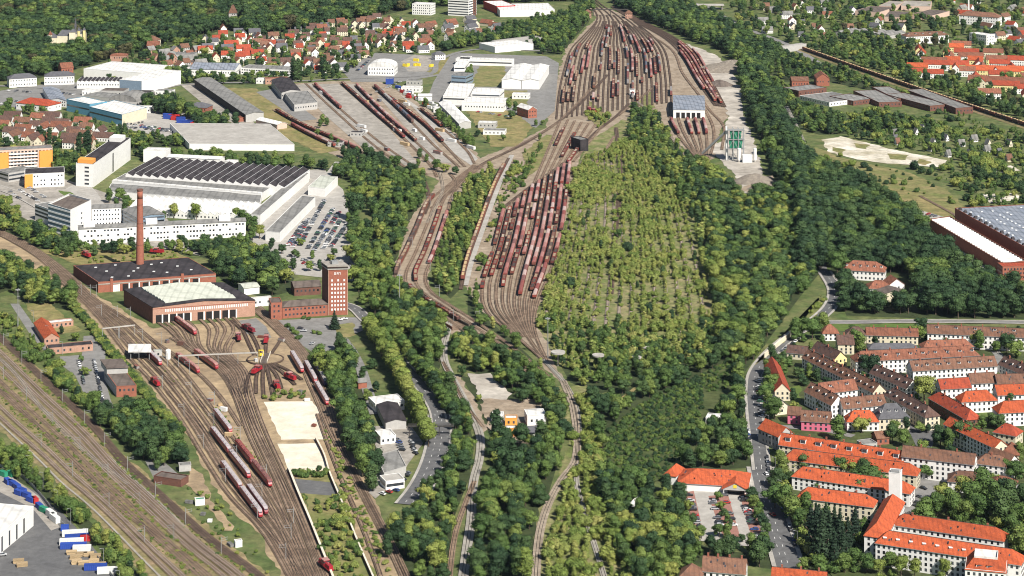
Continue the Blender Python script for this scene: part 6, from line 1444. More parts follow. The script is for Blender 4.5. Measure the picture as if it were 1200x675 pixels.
def town(poly, spacing, roofs, label, group, size=(9, 14), seed=1, ang=None, walls=('white_wall', 'white_wall', 'cream_wall'), hts=(4.2, 6.2), jitter=.3, keep=.85, kind='house'):
    r = random.Random(seed); w_ = [P(*p) for p in poly]; pl = [(p.x, p.y) for p in w_]
    xs = [p[0] for p in pl]; ys = [p[1] for p in pl]; x = min(xs); n = 0
    base = r.uniform(0, 1) if ang is None else math.radians(ang)
    while x < max(xs):
        y = min(ys)
        while y < max(ys):
            px = x + r.uniform(-jitter, jitter) * spacing; py = y + r.uniform(-jitter, jitter) * spacing
            if inside(pl, px, py) and r.random() < keep and free(px, py):
                L = r.choice((size[0], (size[0] + size[1]) / 2, size[1])); D = r.choice((8.0, 9.5)) if size[0] > 7 else 4.5; H = r.choice(hts)
                rm = r.choice(roofs); wl = r.choice(walls)
                vm = house_var((L, D, H, 4.4, wl, rm)); a = base + r.choice((0, math.pi / 2, 0)) + r.uniform(-.12, .12)
                rn = {'tile_orange': 'orange', 'tile_red': 'red', 'tile_rust': 'rust-coloured', 'tile_brown': 'brown', 'tile_dark': 'dark brown', 'slate': 'slate-grey', 'felt_grey': 'grey'}[rm]
                wn = {'white_wall': 'white', 'cream_wall': 'cream', 'rose_wall': 'rose', 'brick': 'brick', 'grey_wall': 'grey', 'brick_pale': 'pale brick', 'yellow_wall': 'yellow'}[wl]
                T = thing(kind, '%s %s with %s roof %s' % (wn, kind.replace('_', ' '), rn, label), kind.replace('_', ' '), (px, py, 0), a, group)
                for nm, me in zip(('wall', 'roof', 'window_panes'), vm):
                    c = link(nm, me, T)
                    if nm == 'window_panes': c['kind'] = 'stuff'
                occupy_pt(px, py, max(L, D) * .62); n += 1
            y += spacing
        x += spacing
    HOUSE_N[0] += n
RED = ['tile_rust', 'tile_brown', 'tile_red', 'tile_brown', 'tile_brown', 'tile_dark', 'tile_dark', 'slate']
town([(300, 52), (330, 40), (395, 30), (440, 24), (500, 32), (515, 52), (500, 62), (440, 60), (400, 84), (355, 88), (310, 84), (296, 70)], 20, RED, 'in the town above the freight yard', 'houses of the town above the freight yard', seed=4)
town([(238, 46), (262, 36), (290, 34), (318, 56), (310, 76), (262, 78), (240, 66)], 23, ['tile_red', 'tile_rust', 'tile_red', 'slate'], 'at the edge of the castle wood', 'houses at the castle wood', size=(12, 18), seed=8)
town([(176, 60), (236, 60), (240, 84), (220, 92), (180, 88), (168, 72)], 20, ['tile_rust', 'felt_grey', 'tile_brown', 'felt_grey'], 'among the gardens behind the white halls', 'houses behind the white halls', seed=5, walls=('brick_pale', 'white_wall', 'grey_wall'))
town([(500, 30), (560, 24), (600, 32), (585, 42), (540, 50), (515, 52)], 30, ['tile_brown', 'slate', 'tile_rust'], 'near the banded car park', 'houses near the banded car park', size=(14, 20), seed=6)
town([(-10, 140), (50, 138), (110, 150), (140, 168), (120, 180), (75, 178), (0, 168)], 22, ['tile_brown', 'tile_rust', 'tile_dark'], 'in the settlement above the orange apartment block', 'houses above the orange block', size=(14, 22), seed=7, ang=-12)
town([(1058, 66), (1110, 56), (1210, 74), (1215, 118), (1170, 122), (1120, 96), (1075, 92)], 30, ['tile_red', 'tile_orange', 'tile_rust', 'tile_red'], 'in the red-roofed settlement beyond the long train', 'houses of the red-roofed settlement', size=(18, 30), seed=9, ang=-10, hts=(6.2, 7.5), walls=('white_wall', 'cream_wall', 'yellow_wall'), kind='row_house')
bld('apartment_block', 'long yellow block with bright orange roof in the red-roofed settlement', 'building', (1132, 90), (1196, 92), None, 14, 8, 'base', 'gable', 5, 'yellow_wall', 'tile_orange', 2)
bld('apartment_block', 'long rust-roofed row below the orange-roofed yellow block', 'building', (1134, 102), (1202, 106), None, 14, 8, 'base', 'gable', 5, 'cream_wall', 'tile_rust', 2)
town([(1150, 30), (1205, 34), (1210, 58), (1158, 52)], 30, ['slate', 'tile_brown', 'tile_red'], 'near the white school', 'houses near the school', size=(14, 22), seed=10)
town([(1010, 148), (1085, 150), (1170, 165), (1200, 180), (1190, 190), (1100, 184), (1040, 172)], 26, ['felt_grey', 'slate', 'felt_grey', 'tile_brown'], 'on an allotment garden', 'allotment cabins', size=(4.5, 6.5), seed=12, hts=(2.4,), keep=.8, kind='garden_cabin')
town([(880, 20), (935, 18), (985, 40), (960, 58), (905, 40)], 36, ['felt_grey', 'tile_brown', 'slate'], 'among the trees of the garden colony', 'cabins of the garden colony', size=(6, 9), seed=13, hts=(2.6,), keep=.7, kind='garden_cabin')
for i, (x, y, wd, dp, h_, wl, rm) in enumerate(((188, 70, 40, 22, 6, 'grey_wall', 'felt_grey'), (206, 84, 34, 18, 5, 'white_wall', 'felt_grey'), (150, 132, 24, 14, 5, 'white_wall', 'roof_white'), (206, 78, 26, 16, 5, 'brick_pale', 'felt_brown'),
        (118, 113, 26, 18, 6, 'grey_wall', 'felt_brown'), (96, 112, 22, 14, 5, 'white_wall', 'roof_white'), (150, 114, 24, 16, 5, 'grey_wall', 'felt_black'), (182, 112, 18, 12, 5, 'white_wall', 'felt_grey'), (300, 98, 18, 10, 5, 'white_wall', 'roof_white'),
        (508, 132, 16, 12, 4, 'white_wall', 'roof_white'), (524, 140, 14, 10, 4, 'grey_wall', 'felt_grey'), (560, 150, 18, 12, 5, 'grey_wall', 'roof_white'), (566, 158, 22, 12, 4, 'white_wall', 'felt_grey'), (600, 116, 18, 12, 5, 'white_wall', 'roof_white'),
        (470, 108, 22, 12, 5, 'white_wall', 'roof_white'), (476, 100, 16, 10, 5, 'grey_wall', 'felt_grey'), (410, 160, 12, 8, 4, 'grey_wall', 'felt_black'), (384, 172, 14, 8, 4, 'grey_wall', 'felt_black'))):
    bld('yard_building', ['flat grey works building behind the white halls', 'white flat shed near the solar hall', 'white-roofed shed beside the blue-panelled hall', 'pale brick workshop between garden houses', 'brown-roofed shed on the plaza side', 'small white shop on the plaza', 'black-roofed shed next to the arched hall', 'small white shed by the tree clump', 'white lodge at the head of the freight road', 'white hut by the freight yard hedge', 'grey hut by the freight yard hedge', 'grey shed on the dry field below the hedge', 'white shed on the dry field below the hedge', 'white hut beside the stepped hall', 'white customs shed among the containers', 'grey customs shed among the containers', 'dark hut between freight tracks', 'dark hut at the outer freight track'][i], 'building', (x, y), (x + wd * scale_at(P(x, y)), y + .6), None, dp, h_, 'base', 'flat', 1, wl, rm, 1, bay=4)
town([(870, 10), (1000, 4), (1000, 36), (950, 50), (900, 40)], 40, ['felt_grey', 'tile_brown', 'tile_rust', 'slate'], 'in the garden suburb', 'houses of the garden suburb', size=(9, 14), seed=21, keep=.6)
town([(1000, 26), (1060, 30), (1060, 50), (1010, 44)], 34, ['tile_rust', 'felt_grey', 'slate'], 'beside the six sheds', 'houses beside the six sheds', size=(9, 14), seed=22, keep=.6)
town([(1100, 2), (1210, 2), (1210, 28), (1170, 24), (1110, 20)], 36, ['tile_rust', 'tile_brown', 'tile_red', 'felt_grey'], 'behind the institutional building', 'houses behind the institution', size=(12, 20), seed=23, keep=.7)
town([(1222, 380), (1330, 380), (1340, 690), (1224, 690)], 32, ['tile_rust', 'tile_brown', 'tile_orange'], 'beyond the right end of the estate', 'houses beyond the estate', size=(18, 26), seed=24, hts=(6.2, 8.5), ang=-8, kind='row_house')
town([(-110, 140), (-15, 140), (-15, 190), (-110, 190)], 26, ['tile_brown', 'tile_rust'], 'next to the orange apartment block', 'houses next to the orange block', size=(14, 20), seed=25)
print('houses', HOUSE_N[0])
# ================================================================== trees
def crown_mesh(name, kind, m, seed, nleaf=620, ls=.062):
    nleaf = int(nleaf * 1.9); ls *= .70
    r = random.Random(seed); mb = MB(); lobes = []
    if kind == 'broad':
        for i in range(11):
            a = r.uniform(0, 6.28); rr = r.uniform(.05, .27); z = r.uniform(.24, .80); k = 1 - abs(z - .55) * 1.1
            lobes.append((rr * math.cos(a) * k, rr * math.sin(a) * k, z, r.uniform(.13, .20), r.uniform(.12, .18)))
        lobes.append((0, 0, .55, .27, .3))
    elif kind == 'spread':
        for i in range(13):
            a = r.uniform(0, 6.28); rr = r.uniform(.1, .36); z = r.uniform(.28, .84) - rr * .4
            lobes.append((rr * math.cos(a), rr * math.sin(a) * .8, max(.24, z), r.uniform(.10, .21), r.uniform(.09, .16)))
        lobes.append((.05, 0, .5, .26, .28))
    elif kind == 'oval':
        for i in range(10):
            a = r.uniform(0, 6.28); z = .24 + .66 * i / 9; k = math.sin(math.pi * min(1, (z - .12) / .92)) ** .6
            lobes.append((r.uniform(.02, .12) * math.cos(a), r.uniform(.02, .12) * math.sin(a), z, .11 + .11 * k, .13))
    elif kind == 'poplar':
        for i in range(10):
            z = .14 + .8 * i / 9; k = math.sin(math.pi * min(1, (z - .0) / 1.08)) ** .55
            a = r.uniform(0, 6.28); lobes.append((.03 * math.cos(a), .03 * math.sin(a), z, .05 + .07 * k, .1))
    elif kind == 'conifer':
        for i in range(12):
            z = .10 + .86 * i / 11; lobes.append((r.uniform(-.015, .015), r.uniform(-.015, .015), z, .21 * (1.02 - z) + .015, .06))
    elif kind == 'bush':
        for i in range(8):
            a = r.uniform(0, 6.28); rr = r.uniform(.1, .42); lobes.append((rr * math.cos(a), rr * math.sin(a), r.uniform(.28, .6), r.uniform(.24, .36), r.uniform(.24, .36)))
        lobes.append((0, 0, .45, .4, .42))
    elif kind == 'birch':
        for i in range(8):
            a = r.uniform(0, 6.28); z = .16 + .74 * i / 7; k = math.sin(math.pi * min(1, (z - .0) / 1.12)) ** .6
            lobes.append((r.uniform(.0, .1) * math.cos(a), r.uniform(.0, .1) * math.sin(a), z, .07 + .13 * k, .1))
    tot = sum(l[3] ** 2 for l in lobes)
    for lx, ly, lz, lr, lh in lobes:
        n = max(8, int(nleaf * lr * lr / tot))
        for i in range(n):
            u = r.uniform(-.75, 1); a = r.uniform(0, 6.28); q = math.sqrt(max(0, 1 - u * u)); f = r.uniform(.80, 1.10)
            d = Vector((q * math.cos(a), q * math.sin(a), u)); p = Vector((lx + d.x * lr * f, ly + d.y * lr * f, lz + d.z * lh * f))
            if p.z < .02: p.z = .02
            nn = (d + Vector((r.gauss(0, .3), r.gauss(0, .3), r.gauss(0, .25) + .12))).normalized()
            t = nn.cross(Vector((r.gauss(0, 1), r.gauss(0, 1), r.gauss(0, 1)))).normalized(); b = nn.cross(t)
            s = ls * r.uniform(.55, 1.15)
            mb.face([p - t * s * .6, p - b * s * .45 + t * s * .1, p + t * s * .6, p + b * s * .45 - t * s * .1])
        # dark inner mass of the lobe, a lumpy low ball
        i0 = len(mb.v); rings = 4; seg = 7; k = .80
        for ri in range(rings + 1):
            th = math.pi * ri / rings
            for si in range(seg):
                a = 2 * math.pi * si / seg; j = r.uniform(.85, 1.08) * k
                mb.v.append((lx + lr * j * math.sin(th) * math.cos(a), ly + lr * j * math.sin(th) * math.sin(a), max(.01, lz + lh * j * math.cos(th))))
        for ri in range(rings):
            for si in range(seg):
                sj = (si + 1) % seg; mb.f.append((i0 + ri * seg + si, i0 + (ri + 1) * seg + si, i0 + (ri + 1) * seg + sj, i0 + ri * seg + sj)); mb.m.append(0)
    me = mb.mesh(name, [m]); return me
def trunk_mesh(top=.5, r0=.022):
    mb = MB(); mb.cyl(0, 0, -.01, top * .5, r0, r0 * .8, 7); mb.cyl(0, 0, top * .5, top, r0 * .8, r0 * .45, 7)
    for a in (0.3, 2.4, 4.5): mb.bar((0, 0, top * .55), (.16 * math.cos(a), .16 * math.sin(a), top * 1.05), r0 * .35)
    return mb.mesh('trunk', ['bark'])
TRUNK = trunk_mesh()
VAR = {}
for nm, kd, m, sd, nl, ls in (('broad_mid', 'broad', 'leaf_mid', 1, 620, .07), ('broad_mid2', 'broad', 'leaf_mid', 2, 620, .07), ('broad_dark', 'broad', 'leaf_dark', 3, 620, .07), ('broad_dark2', 'oval', 'leaf_dark', 4, 560, .07),
                              ('oval_mid', 'oval', 'leaf_mid', 5, 560, .07), ('oval_light', 'oval', 'leaf_light', 6, 560, .07), ('broad_light', 'broad', 'leaf_light', 7, 620, .07), ('poplar', 'poplar', 'leaf_dark', 8, 480, .05),
                              ('conifer', 'conifer', 'leaf_conifer', 9, 620, .06), ('bush_mid', 'bush', 'leaf_mid', 10, 380, .16), ('bush_light', 'bush', 'leaf_light', 11, 380, .16), ('bush_dark', 'bush', 'leaf_dark', 12, 380, .16),
                              ('birch', 'birch', 'leaf_birch', 13, 340, .075), ('birch2', 'birch', 'leaf_birch', 14, 300, .08), ('copper', 'broad', 'leaf_copper', 15, 560, .07), ('spread_mid', 'spread', 'leaf_mid', 21, 700, .065), ('spread_dark', 'spread', 'leaf_dark', 22, 700, .065), ('spread_light', 'spread', 'leaf_light', 23, 640, .065), ('bush_birch', 'bush', 'leaf_birch', 16, 320, .16)):
    VAR[nm] = crown_mesh('crown_' + nm, kd, m, sd, nl, ls)
VN = list(VAR)
from mathutils import noise as _noise
TREES = []       # (variant, x, y, height, width factor, rotation, region index)
REG = []
def grow(label, group, poly, spacing, kinds, h, stuff, w_=(.85, 1.2), keep=.93, seed=None, clear=True, shrub=False, jit=.42):
    r = random.Random(seed if seed is not None else len(REG) + 100); REG.append((label, group, stuff, shrub)); ri = len(REG) - 1
    pl = [(q.x, q.y) for q in (P(*p) for p in poly)]; xs = [p[0] for p in pl]; ys = [p[1] for p in pl]
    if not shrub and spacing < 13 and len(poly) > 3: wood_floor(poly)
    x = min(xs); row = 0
    while x < max(xs):
        y = min(ys) + (spacing * .5 if row % 2 else 0)
        while y < max(ys):
            px = x + r.uniform(-jit, jit) * spacing; py = y + r.uniform(-jit, jit) * spacing
            if r.random() < keep and inside(pl, px, py) and (not clear or free(px, py)):
                nn = _noise.noise(Vector((px * .018, py * .011, ri * 3.7))) * .5 + .5; kd = kinds[min(len(kinds) - 1, int(max(0, min(.999, nn * 1.5 - .25 + r.gauss(0, .22))) * len(kinds)))]
                hh = h[0] + (h[1] - h[0]) * max(-.25, min(1.2, .5 + .9 * _noise.noise(Vector((px * .03, py * .03, ri * 1.3 + 50))) + r.gauss(0, .28)))
                TREES.append((kd, px, py, hh, r.uniform(*w_), r.uniform(0, 6.28), ri))
            y += spacing
        x += spacing * .87; row += 1
def rows(label, group, l, step, kinds, h, stuff, keep=.85, jit=.8, w_=(.8, 1.2), shrub=False, seed=0, clear=False):
    r = random.Random(seed + len(REG)); REG.append((label, group, stuff, shrub)); ri = len(REG) - 1
    for p in resample(l, step):
        if r.random() < keep:
            x = p.x + r.uniform(-jit, jit); y = p.y + r.uniform(-jit, jit)
            if not clear or free(x, y): TREES.append((r.choice(kinds), x, y, r.uniform(*h), r.uniform(*w_), r.uniform(0, 6.28), ri))
def spot(label, group, pts, kinds, h, stuff='park_trees', w_=(.95, 1.25), seed=0, shrub=False):
    r = random.Random(seed + len(REG)); REG.append((label, group, stuff, shrub)); ri = len(REG) - 1
    for q in pts:
        p = P(q[0], q[1]); TREES.append((r.choice(kinds), p.x, p.y, q[2] if len(q) > 2 else r.uniform(*h), r.uniform(*w_), r.uniform(0, 6.28), ri))
MIX = ['broad_mid', 'broad_mid2', 'broad_dark', 'oval_mid', 'broad_dark2', 'spread_mid', 'spread_dark', 'spread_light']
DARK = ['broad_dark', 'broad_dark2', 'spread_dark', 'broad_mid', 'conifer']
LITE = ['broad_light', 'oval_light', 'broad_mid', 'oval_mid']
ALLM = MIX + ['oval_light', 'broad_light']
# big single trees
spot('large round light-green tree in the middle of the housing estate', None, [(1083, 472, 19)], ['broad_light'], (17, 19), w_=(1.25, 1.3))
spot('large dark round tree between two brown-roofed estate rows', None, [(1021, 441, 16)], ['broad_dark'], (15, 17), w_=(1.2, 1.3))
spot('round tree in front of the long diagonal estate block', None, [(980, 447, 13)], ['broad_mid'], (12, 14))
spot('round tree beside the crimson house', 'trees beside the crimson house', [(982, 517, 15), (1010, 508, 12), (908, 492, 15), (900, 480, 12)], MIX, (12, 15))
spot('tall round tree beside the factory workshop at the car park', None, [(417, 258, 27)], ['broad_dark'], (26, 28), w_=(1.0, 1.05))
spot('dark conifer in the group before the pink-balconied block', 'conifers before the pink-balconied block', [(956, 646, 24), (963, 660, 26), (972, 656, 24), (984, 645, 21), (1002, 632, 17), (950, 632, 18), (988, 660, 17), (978, 640, 20), (968, 640, 22), (994, 645, 17), (960, 632, 18), (978, 664, 17)], ['conifer'], (18, 26), w_=(1.15, 1.4))
spot('round tree in the court of the white U-shaped block', None, [(1067, 632, 12)], ['broad_mid'], (12, 13))
spot('tree among the court trees behind the white U-shaped block', 'court trees of the U-shaped block', [(1085, 612, 14), (1098, 607, 15), (1112, 602, 16), (1118, 612, 14), (1132, 613, 15), (1140, 600, 18), (1152, 592, 20), (1148, 612, 16), (1165, 606, 19), (1175, 618, 20), (1185, 600, 17), (1195, 622, 18), (1190, 640, 18), (1200, 655, 19), (1130, 588, 16), (1105, 590, 13), (1178, 588, 14), (1200, 600, 15), (1126, 636, 9), (1141, 638, 9)], MIX + ['broad_light'], (12, 18))
spot('round street tree at the foot of the long white block', 'trees at the foot of the long white block', [(1002, 668, 12), (1016, 672, 11), (1044, 668, 10), (1056, 676, 12), (1072, 678, 11), (1108, 678, 11), (990, 672, 11), (1030, 674, 9), (960, 676, 12), (942, 672, 9)], ['broad_mid', 'broad_light', 'broad_mid2'], (9, 12))
spot('round tree between the orange-roofed long blocks', 'trees between the orange-roofed long blocks', [(935, 552, 12), (943, 554, 13), (972, 556, 12), (986, 560, 13), (1000, 562, 14), (1012, 566, 15), (1022, 578, 19), (1010, 580, 16), (948, 572, 11), (960, 576, 11), (980, 578, 11), (918, 560, 12), (910, 572, 14), (918, 588, 14), (908, 596, 15), (920, 604, 16), (928, 612, 15), (938, 620, 12), (945, 606, 13), (1026, 560, 12), (914, 548, 11), (916, 520, 10), (930, 524, 9), (956, 600, 12), (972, 606, 12), (1085, 562, 11), (1075, 556, 10)], MIX, (10, 15))
spot('yellow-green shrub beside the dark conifers', 'yellow-green shrubs beside the conifers', [(944, 644, 7), (950, 652, 7), (962, 664, 7), (992, 664, 7), (984, 668, 6), (940, 636, 6)], ['bush_birch', 'bush_light'], (6, 7), shrub=True)
spot('garden tree by the long white block of the estate', 'garden trees of the long white block', [(1126, 404, 13), (1142, 408, 15), (1148, 412, 14), (1180, 414, 15), (1190, 420, 14), (1168, 414, 9), (1074, 398, 13), (1080, 390, 12), (1004, 408, 15), (1008, 414, 14), (1000, 398, 12), (965, 392, 15), (952, 398, 18), (940, 396, 17), (932, 400, 15), (960, 386, 12)], MIX, (11, 15))
spot('dark tree on the black yard of the estate', 'trees round the black yard', [(1046, 520, 13), (1058, 524, 12), (1048, 512, 11), (1102, 524, 14), (1112, 528, 13), (1128, 524, 17), (1140, 528, 16), (1120, 520, 12), (1162, 500, 10), (1170, 504, 11), (1148, 504, 10), (1078, 508, 8), (1052, 502, 8), (1062, 504, 8), (1088, 508, 6), (1184, 478, 9), (1156, 535, 8), (1195, 545, 13), (1178, 560, 12), (1190, 565, 13)], DARK + MIX, (9, 16))
spot('tree beside the parking lane of the estate', 'trees along the estate parking lane', [(905, 425, 12), (912, 432, 11), (918, 440, 11), (902, 440, 12), (898, 452, 12), (905, 462, 14), (897, 470, 13), (930, 470, 8), (935, 445, 9), (948, 440, 8), (940, 452, 9), (925, 430, 8), (958, 448, 9), (970, 455, 8)], MIX, (8, 13))
spot('large round dark-green tree casting its shadow over the connecting line', None, [(600, 566, 22)], ['broad_dark'], (21, 23), w_=(1.15, 1.2))
spot('tall dark poplar beside the orange site cabins', None, [(581, 524, 21)], ['poplar'], (20, 22), w_=(1.6, 1.7))
rows('tree on the right verge of the lime avenue', 'right verge trees of the avenue', smooth_line([(446, 382), (462, 402), (480, 424), (498, 446), (512, 462), (524, 480)], 7), 7.5, ['oval_mid', 'broad_mid', 'spread_mid', 'broad_dark2'], (10, 14), 'lime_row', keep=.95, jit=1.2, w_=(1.05, 1.3))
# street row of light lime trees along the dual road
lm = smooth_line([(428, 391), (441, 408), (453, 427), (466, 447), (478, 470), (487, 492), (495, 512), (504, 524)], 7)
rows('light-green lime tree in the row along the dual road', 'lime row along the dual road', lm, 8.0, ['oval_light', 'broad_light'], (13, 16), 'lime_row', keep=1, jit=1.0, w_=(1.0, 1.2))
rows('light-green lime tree in the row along the dual road', 'lime row along the dual road', smooth_line([(434, 388), (448, 404), (459, 420), (470, 440)], 7), 9.0, ['oval_light', 'oval_mid'], (11, 13), 'lime_row', keep=.8, jit=1.0)
# hedges of the depot
rows('shrub of the long hedge between works and depot', 'long depot hedge', smooth_line([(84, 360), (104, 382), (124, 408), (148, 436), (168, 462), (190, 488), (212, 508)], 4), 3.0, ['bush_mid', 'bush_light', 'bush_mid'], (3.4, 4.6), 'depot_hedge', keep=1, jit=.8, shrub=True, w_=(1.0, 1.3))
rows('shrub of the long hedge between works and depot', 'long depot hedge', smooth_line([(88, 360), (108, 382), (128, 408), (152, 436), (172, 462), (194, 488), (214, 506)], 4), 3.0, ['bush_mid', 'bush_light', 'bush_dark'], (3.0, 4.2), 'depot_hedge', keep=.9, jit=.8, shrub=True, w_=(1.0, 1.3))
grow('tree in the dark clump between main line and depot', 'clump between main line and depot', [(104, 478), (138, 492), (150, 480), (176, 502), (206, 530), (224, 554), (192, 566), (165, 540), (128, 508)], 8, DARK[:4] + ['broad_mid'], (11, 16), 'depot_clump_wood')
grow('shrub along the dark main-line track', 'shrubs along the main line', [(-20, 356), (20, 380), (60, 423), (112, 478), (122, 500), (100, 486), (55, 440), (-20, 378)], 6, ['bush_mid', 'bush_light', 'oval_mid', 'bush_mid'], (4, 8), 'mainline_scrub', shrub=True)
grow('tree beside the works path', 'trees beside the works path', [(-20, 300), (20, 316), (50, 326), (86, 352), (92, 366), (62, 360), (30, 356), (10, 340), (-20, 350)], 9, MIX + ['oval_light'], (10, 15), 'works_path_wood')
spot('tree in the works car park', 'trees in the works car park', [(58, 420, 8), (66, 446, 8), (80, 458, 9), (92, 470, 9), (88, 400, 8), (95, 425, 6), (100, 440, 7), (72, 392, 6), (118, 500, 11), (130, 500, 12), (150, 500, 10), (160, 505, 11)], MIX, (6, 10))
grow('tree in the hedge between the warehouse yard and the main line', 'warehouse hedge', [(-20, 514), (30, 541), (85, 592), (130, 634), (182, 695), (146, 695), (115, 640), (72, 598), (42, 574), (-20, 545)], 6.5, ['oval_mid', 'broad_mid', 'oval_light', 'bush_mid', 'broad_dark2'], (6, 9.5), 'warehouse_hedge_wood')
# scrub on the depot embankment and other low growth
grow('shrub on the overgrown depot embankment', 'embankment shrubs', [(352, 582), (402, 580), (440, 680), (392, 690)], 5.2, ['bush_light', 'bush_mid', 'bush_birch', 'oval_light'], (2.6, 5), 'embankment_scrub', keep=.6, shrub=True)
grow('shrub round the sand lots', 'sand lot shrubs', [(300, 460), (345, 458), (372, 466), (310, 470)], 5, ['bush_mid', 'bush_light'], (2, 3.6), 'sand_lot_scrub', keep=.8, shrub=True)
grow('shrub below the sand lots', 'sand lot shrubs below', [(337, 553), (382, 551), (384, 560), (340, 562)], 4.5, ['bush_mid', 'bush_dark'], (3, 4.5), 'sand_lot_scrub', keep=.9, shrub=True)
grow('weed clump between the main-line tracks', 'main-line weeds', [(0, 400), (60, 460), (118, 515), (180, 580), (240, 640), (290, 690), (210, 690), (120, 600), (50, 530), (-20, 460), (-20, 420)], 7, ['bush_light', 'bush_birch'], (.7, 1.7), 'mainline_weeds', keep=.5, shrub=True)
grow('weed clump on the dirt beside the depot tracks', 'dirt weeds', [(214, 570), (250, 580), (300, 640), (330, 690), (290, 690), (250, 640)], 6, ['bush_light', 'bush_mid'], (1, 2.6), 'mainline_weeds', keep=.5, shrub=True)
grow('shrub on rough ground behind the sheds', 'rough ground shrubs', [(50, 294), (110, 290), (220, 292), (232, 304), (110, 312), (80, 304)], 7, ['bush_light', 'bush_birch', 'bush_mid'], (1.5, 3.2), 'rough_scrub', keep=.6, shrub=True)
# groves
for _k, _t in enumerate((.2, .25, .36, .49, .52, .86, .90)):
    rows('low weed clump between the main-line tracks', 'main-line weeds', between(smooth_line(mlA, 9), smooth_line(mlB, 9), _t), 3.2, ['bush_light', 'bush_birch', 'bush_mid'], (.5, 1.5), 'mainline_weeds', keep=.55, jit=1.0, shrub=True, w_=(1.0, 1.8), seed=_k)
for _k, _l in enumerate(([(388, 520), (408, 562), (430, 612), (452, 670)], [(394, 530), (414, 572), (436, 622), (456, 680)], [(380, 505), (400, 556), (420, 606), (440, 660)])):
    rows('low weed clump beside the embankment siding', 'siding weeds', smooth_line(_l, 4), 3.4, ['bush_light', 'bush_birch', 'bush_mid'], (.8, 2.4), 'mainline_weeds', keep=.6, jit=1.6, shrub=True, w_=(1.0, 1.6), seed=_k)
rows('low weed clump among the depot tracks', 'depot weeds', smooth_line([(160, 400), (200, 440), (240, 486), (268, 520)], 4), 4, ['bush_birch', 'bush_light'], (.4, 1.2), 'mainline_weeds', keep=.6, jit=2.5, shrub=True)
rows('low weed clump among the depot tracks', 'depot weeds', smooth_line([(252, 478), (270, 498), (290, 525), (304, 545)], 4), 3, ['bush_birch', 'bush_light', 'bush_mid'], (.6, 2.0), 'mainline_weeds', keep=.8, jit=2.2, shrub=True)
spot('tree in the yard beside the side street', 'side street yard trees', [(400, 412, 11), (408, 420, 12), (415, 432, 12), (398, 424, 12), (425, 446, 9), (436, 432, 8), (430, 470, 9), (440, 460, 8)], MIX, (8, 12))
grow('young birch at the lower edge of the abandoned yard', 'lower edge birches', [(632, 376), (700, 384), (838, 380), (852, 410), (800, 436), (690, 448), (655, 428)], 6.5, ['birch', 'birch2', 'bush_birch', 'oval_light', 'bush_mid', 'oval_mid'], (3, 7.5), 'lower_yard_wood', keep=.8, shrub=True)
grow('tree in the grove between the tower and the wooded curve', 'grove by the tower', [(408, 296), (440, 300), (452, 320), (462, 338), (482, 352), (512, 372), (520, 388), (516, 410), (516, 430), (508, 440), (494, 428), (474, 402), (452, 378), (426, 358), (414, 330)], 9, MIX + LITE, (11, 16), 'curve_grove')
grow('tree in the grove above the works car park', 'grove above the car park', [(412, 212), (440, 204), (480, 210), (496, 214), (494, 240), (480, 262), (466, 300), (458, 318), (440, 300), (436, 280), (440, 258), (430, 240), (412, 232)], 9, ALLM, (10, 15), 'curve_grove')
grow('tree behind the freight yard end', 'trees behind the freight yard', [(400, 182), (440, 184), (480, 200), (498, 210), (440, 206), (410, 210)], 9, DARK, (11, 15), 'curve_grove')
grow('tree in the belt behind the saw-tooth hall', 'belt behind the saw-tooth hall', [(160, 180), (220, 186), (300, 190), (345, 194), (400, 198), (420, 208), (410, 214), (370, 198), (300, 198), (200, 194), (165, 190)], 9, MIX + ['broad_light', 'copper'], (10, 14), 'factory_belt_wood')
grow('tree in front of the long white office', 'trees before the long white office', [(40, 268), (100, 292), (160, 292), (290, 284), (305, 300), (270, 312), (232, 300), (165, 298), (95, 300), (48, 288)], 9, MIX + ['oval_light'], (8, 12), 'office_front_wood')
grow('tree beside the office road', 'trees beside the office road', [(-20, 252), (20, 262), (60, 284), (90, 304), (60, 300), (20, 284), (-20, 270)], 8, MIX, (8, 12), 'office_front_wood')
grow('tree between the office road and the orange block', 'trees near the orange block', [(-20, 236), (8, 240), (30, 258), (20, 262), (-20, 246)], 8, ['broad_light', 'broad_mid'], (9, 12), 'office_front_wood')
grow('large tree between chimney shed and car park', 'big trees by the chimney shed', [(244, 296), (300, 300), (345, 326), (338, 342), (312, 350), (270, 338), (250, 318)], 11, MIX, (13, 19), 'chimney_grove')
spot('tree in the works car park rows', 'car park trees', [(330, 298, 9), (352, 288, 8), (346, 302, 8), (366, 304, 7), (388, 306, 7), (318, 292, 9), (324, 304, 9), (344, 316, 9), (362, 318, 9), (375, 318, 9), (392, 300, 7)], MIX, (7, 9))
grow('tree at the edge of the works car park', 'car park edge trees', [(408, 260), (432, 268), (438, 300), (420, 312), (408, 290)], 9, MIX, (10, 14), 'curve_grove')
spot('tree in the court of the white offices', 'office court trees', [(128, 238, 13), (140, 236, 13), (148, 242, 11), (136, 246, 10), (146, 250, 12), (152, 246, 9), (204, 256, 14), (230, 258, 16), (276, 258, 12), (284, 262, 13), (290, 268, 13), (298, 272, 13), (304, 280, 13), (296, 282, 13), (192, 258, 8)], ['broad_light', 'broad_mid', 'oval_mid'], (9, 14))
grow('tree beside the office slab', 'trees beside the office slab', [(66, 184), (92, 186), (92, 206), (80, 206), (68, 200)], 9, MIX, (9, 13), 'slab_trees')
spot('dark poplar behind the orange block', 'poplars behind the orange block', [(58, 172, 18), (93, 182, 22), (103, 180, 22), (100, 180, 20), (52, 170, 14)], ['poplar'], (16, 22), w_=(1.2, 1.5))
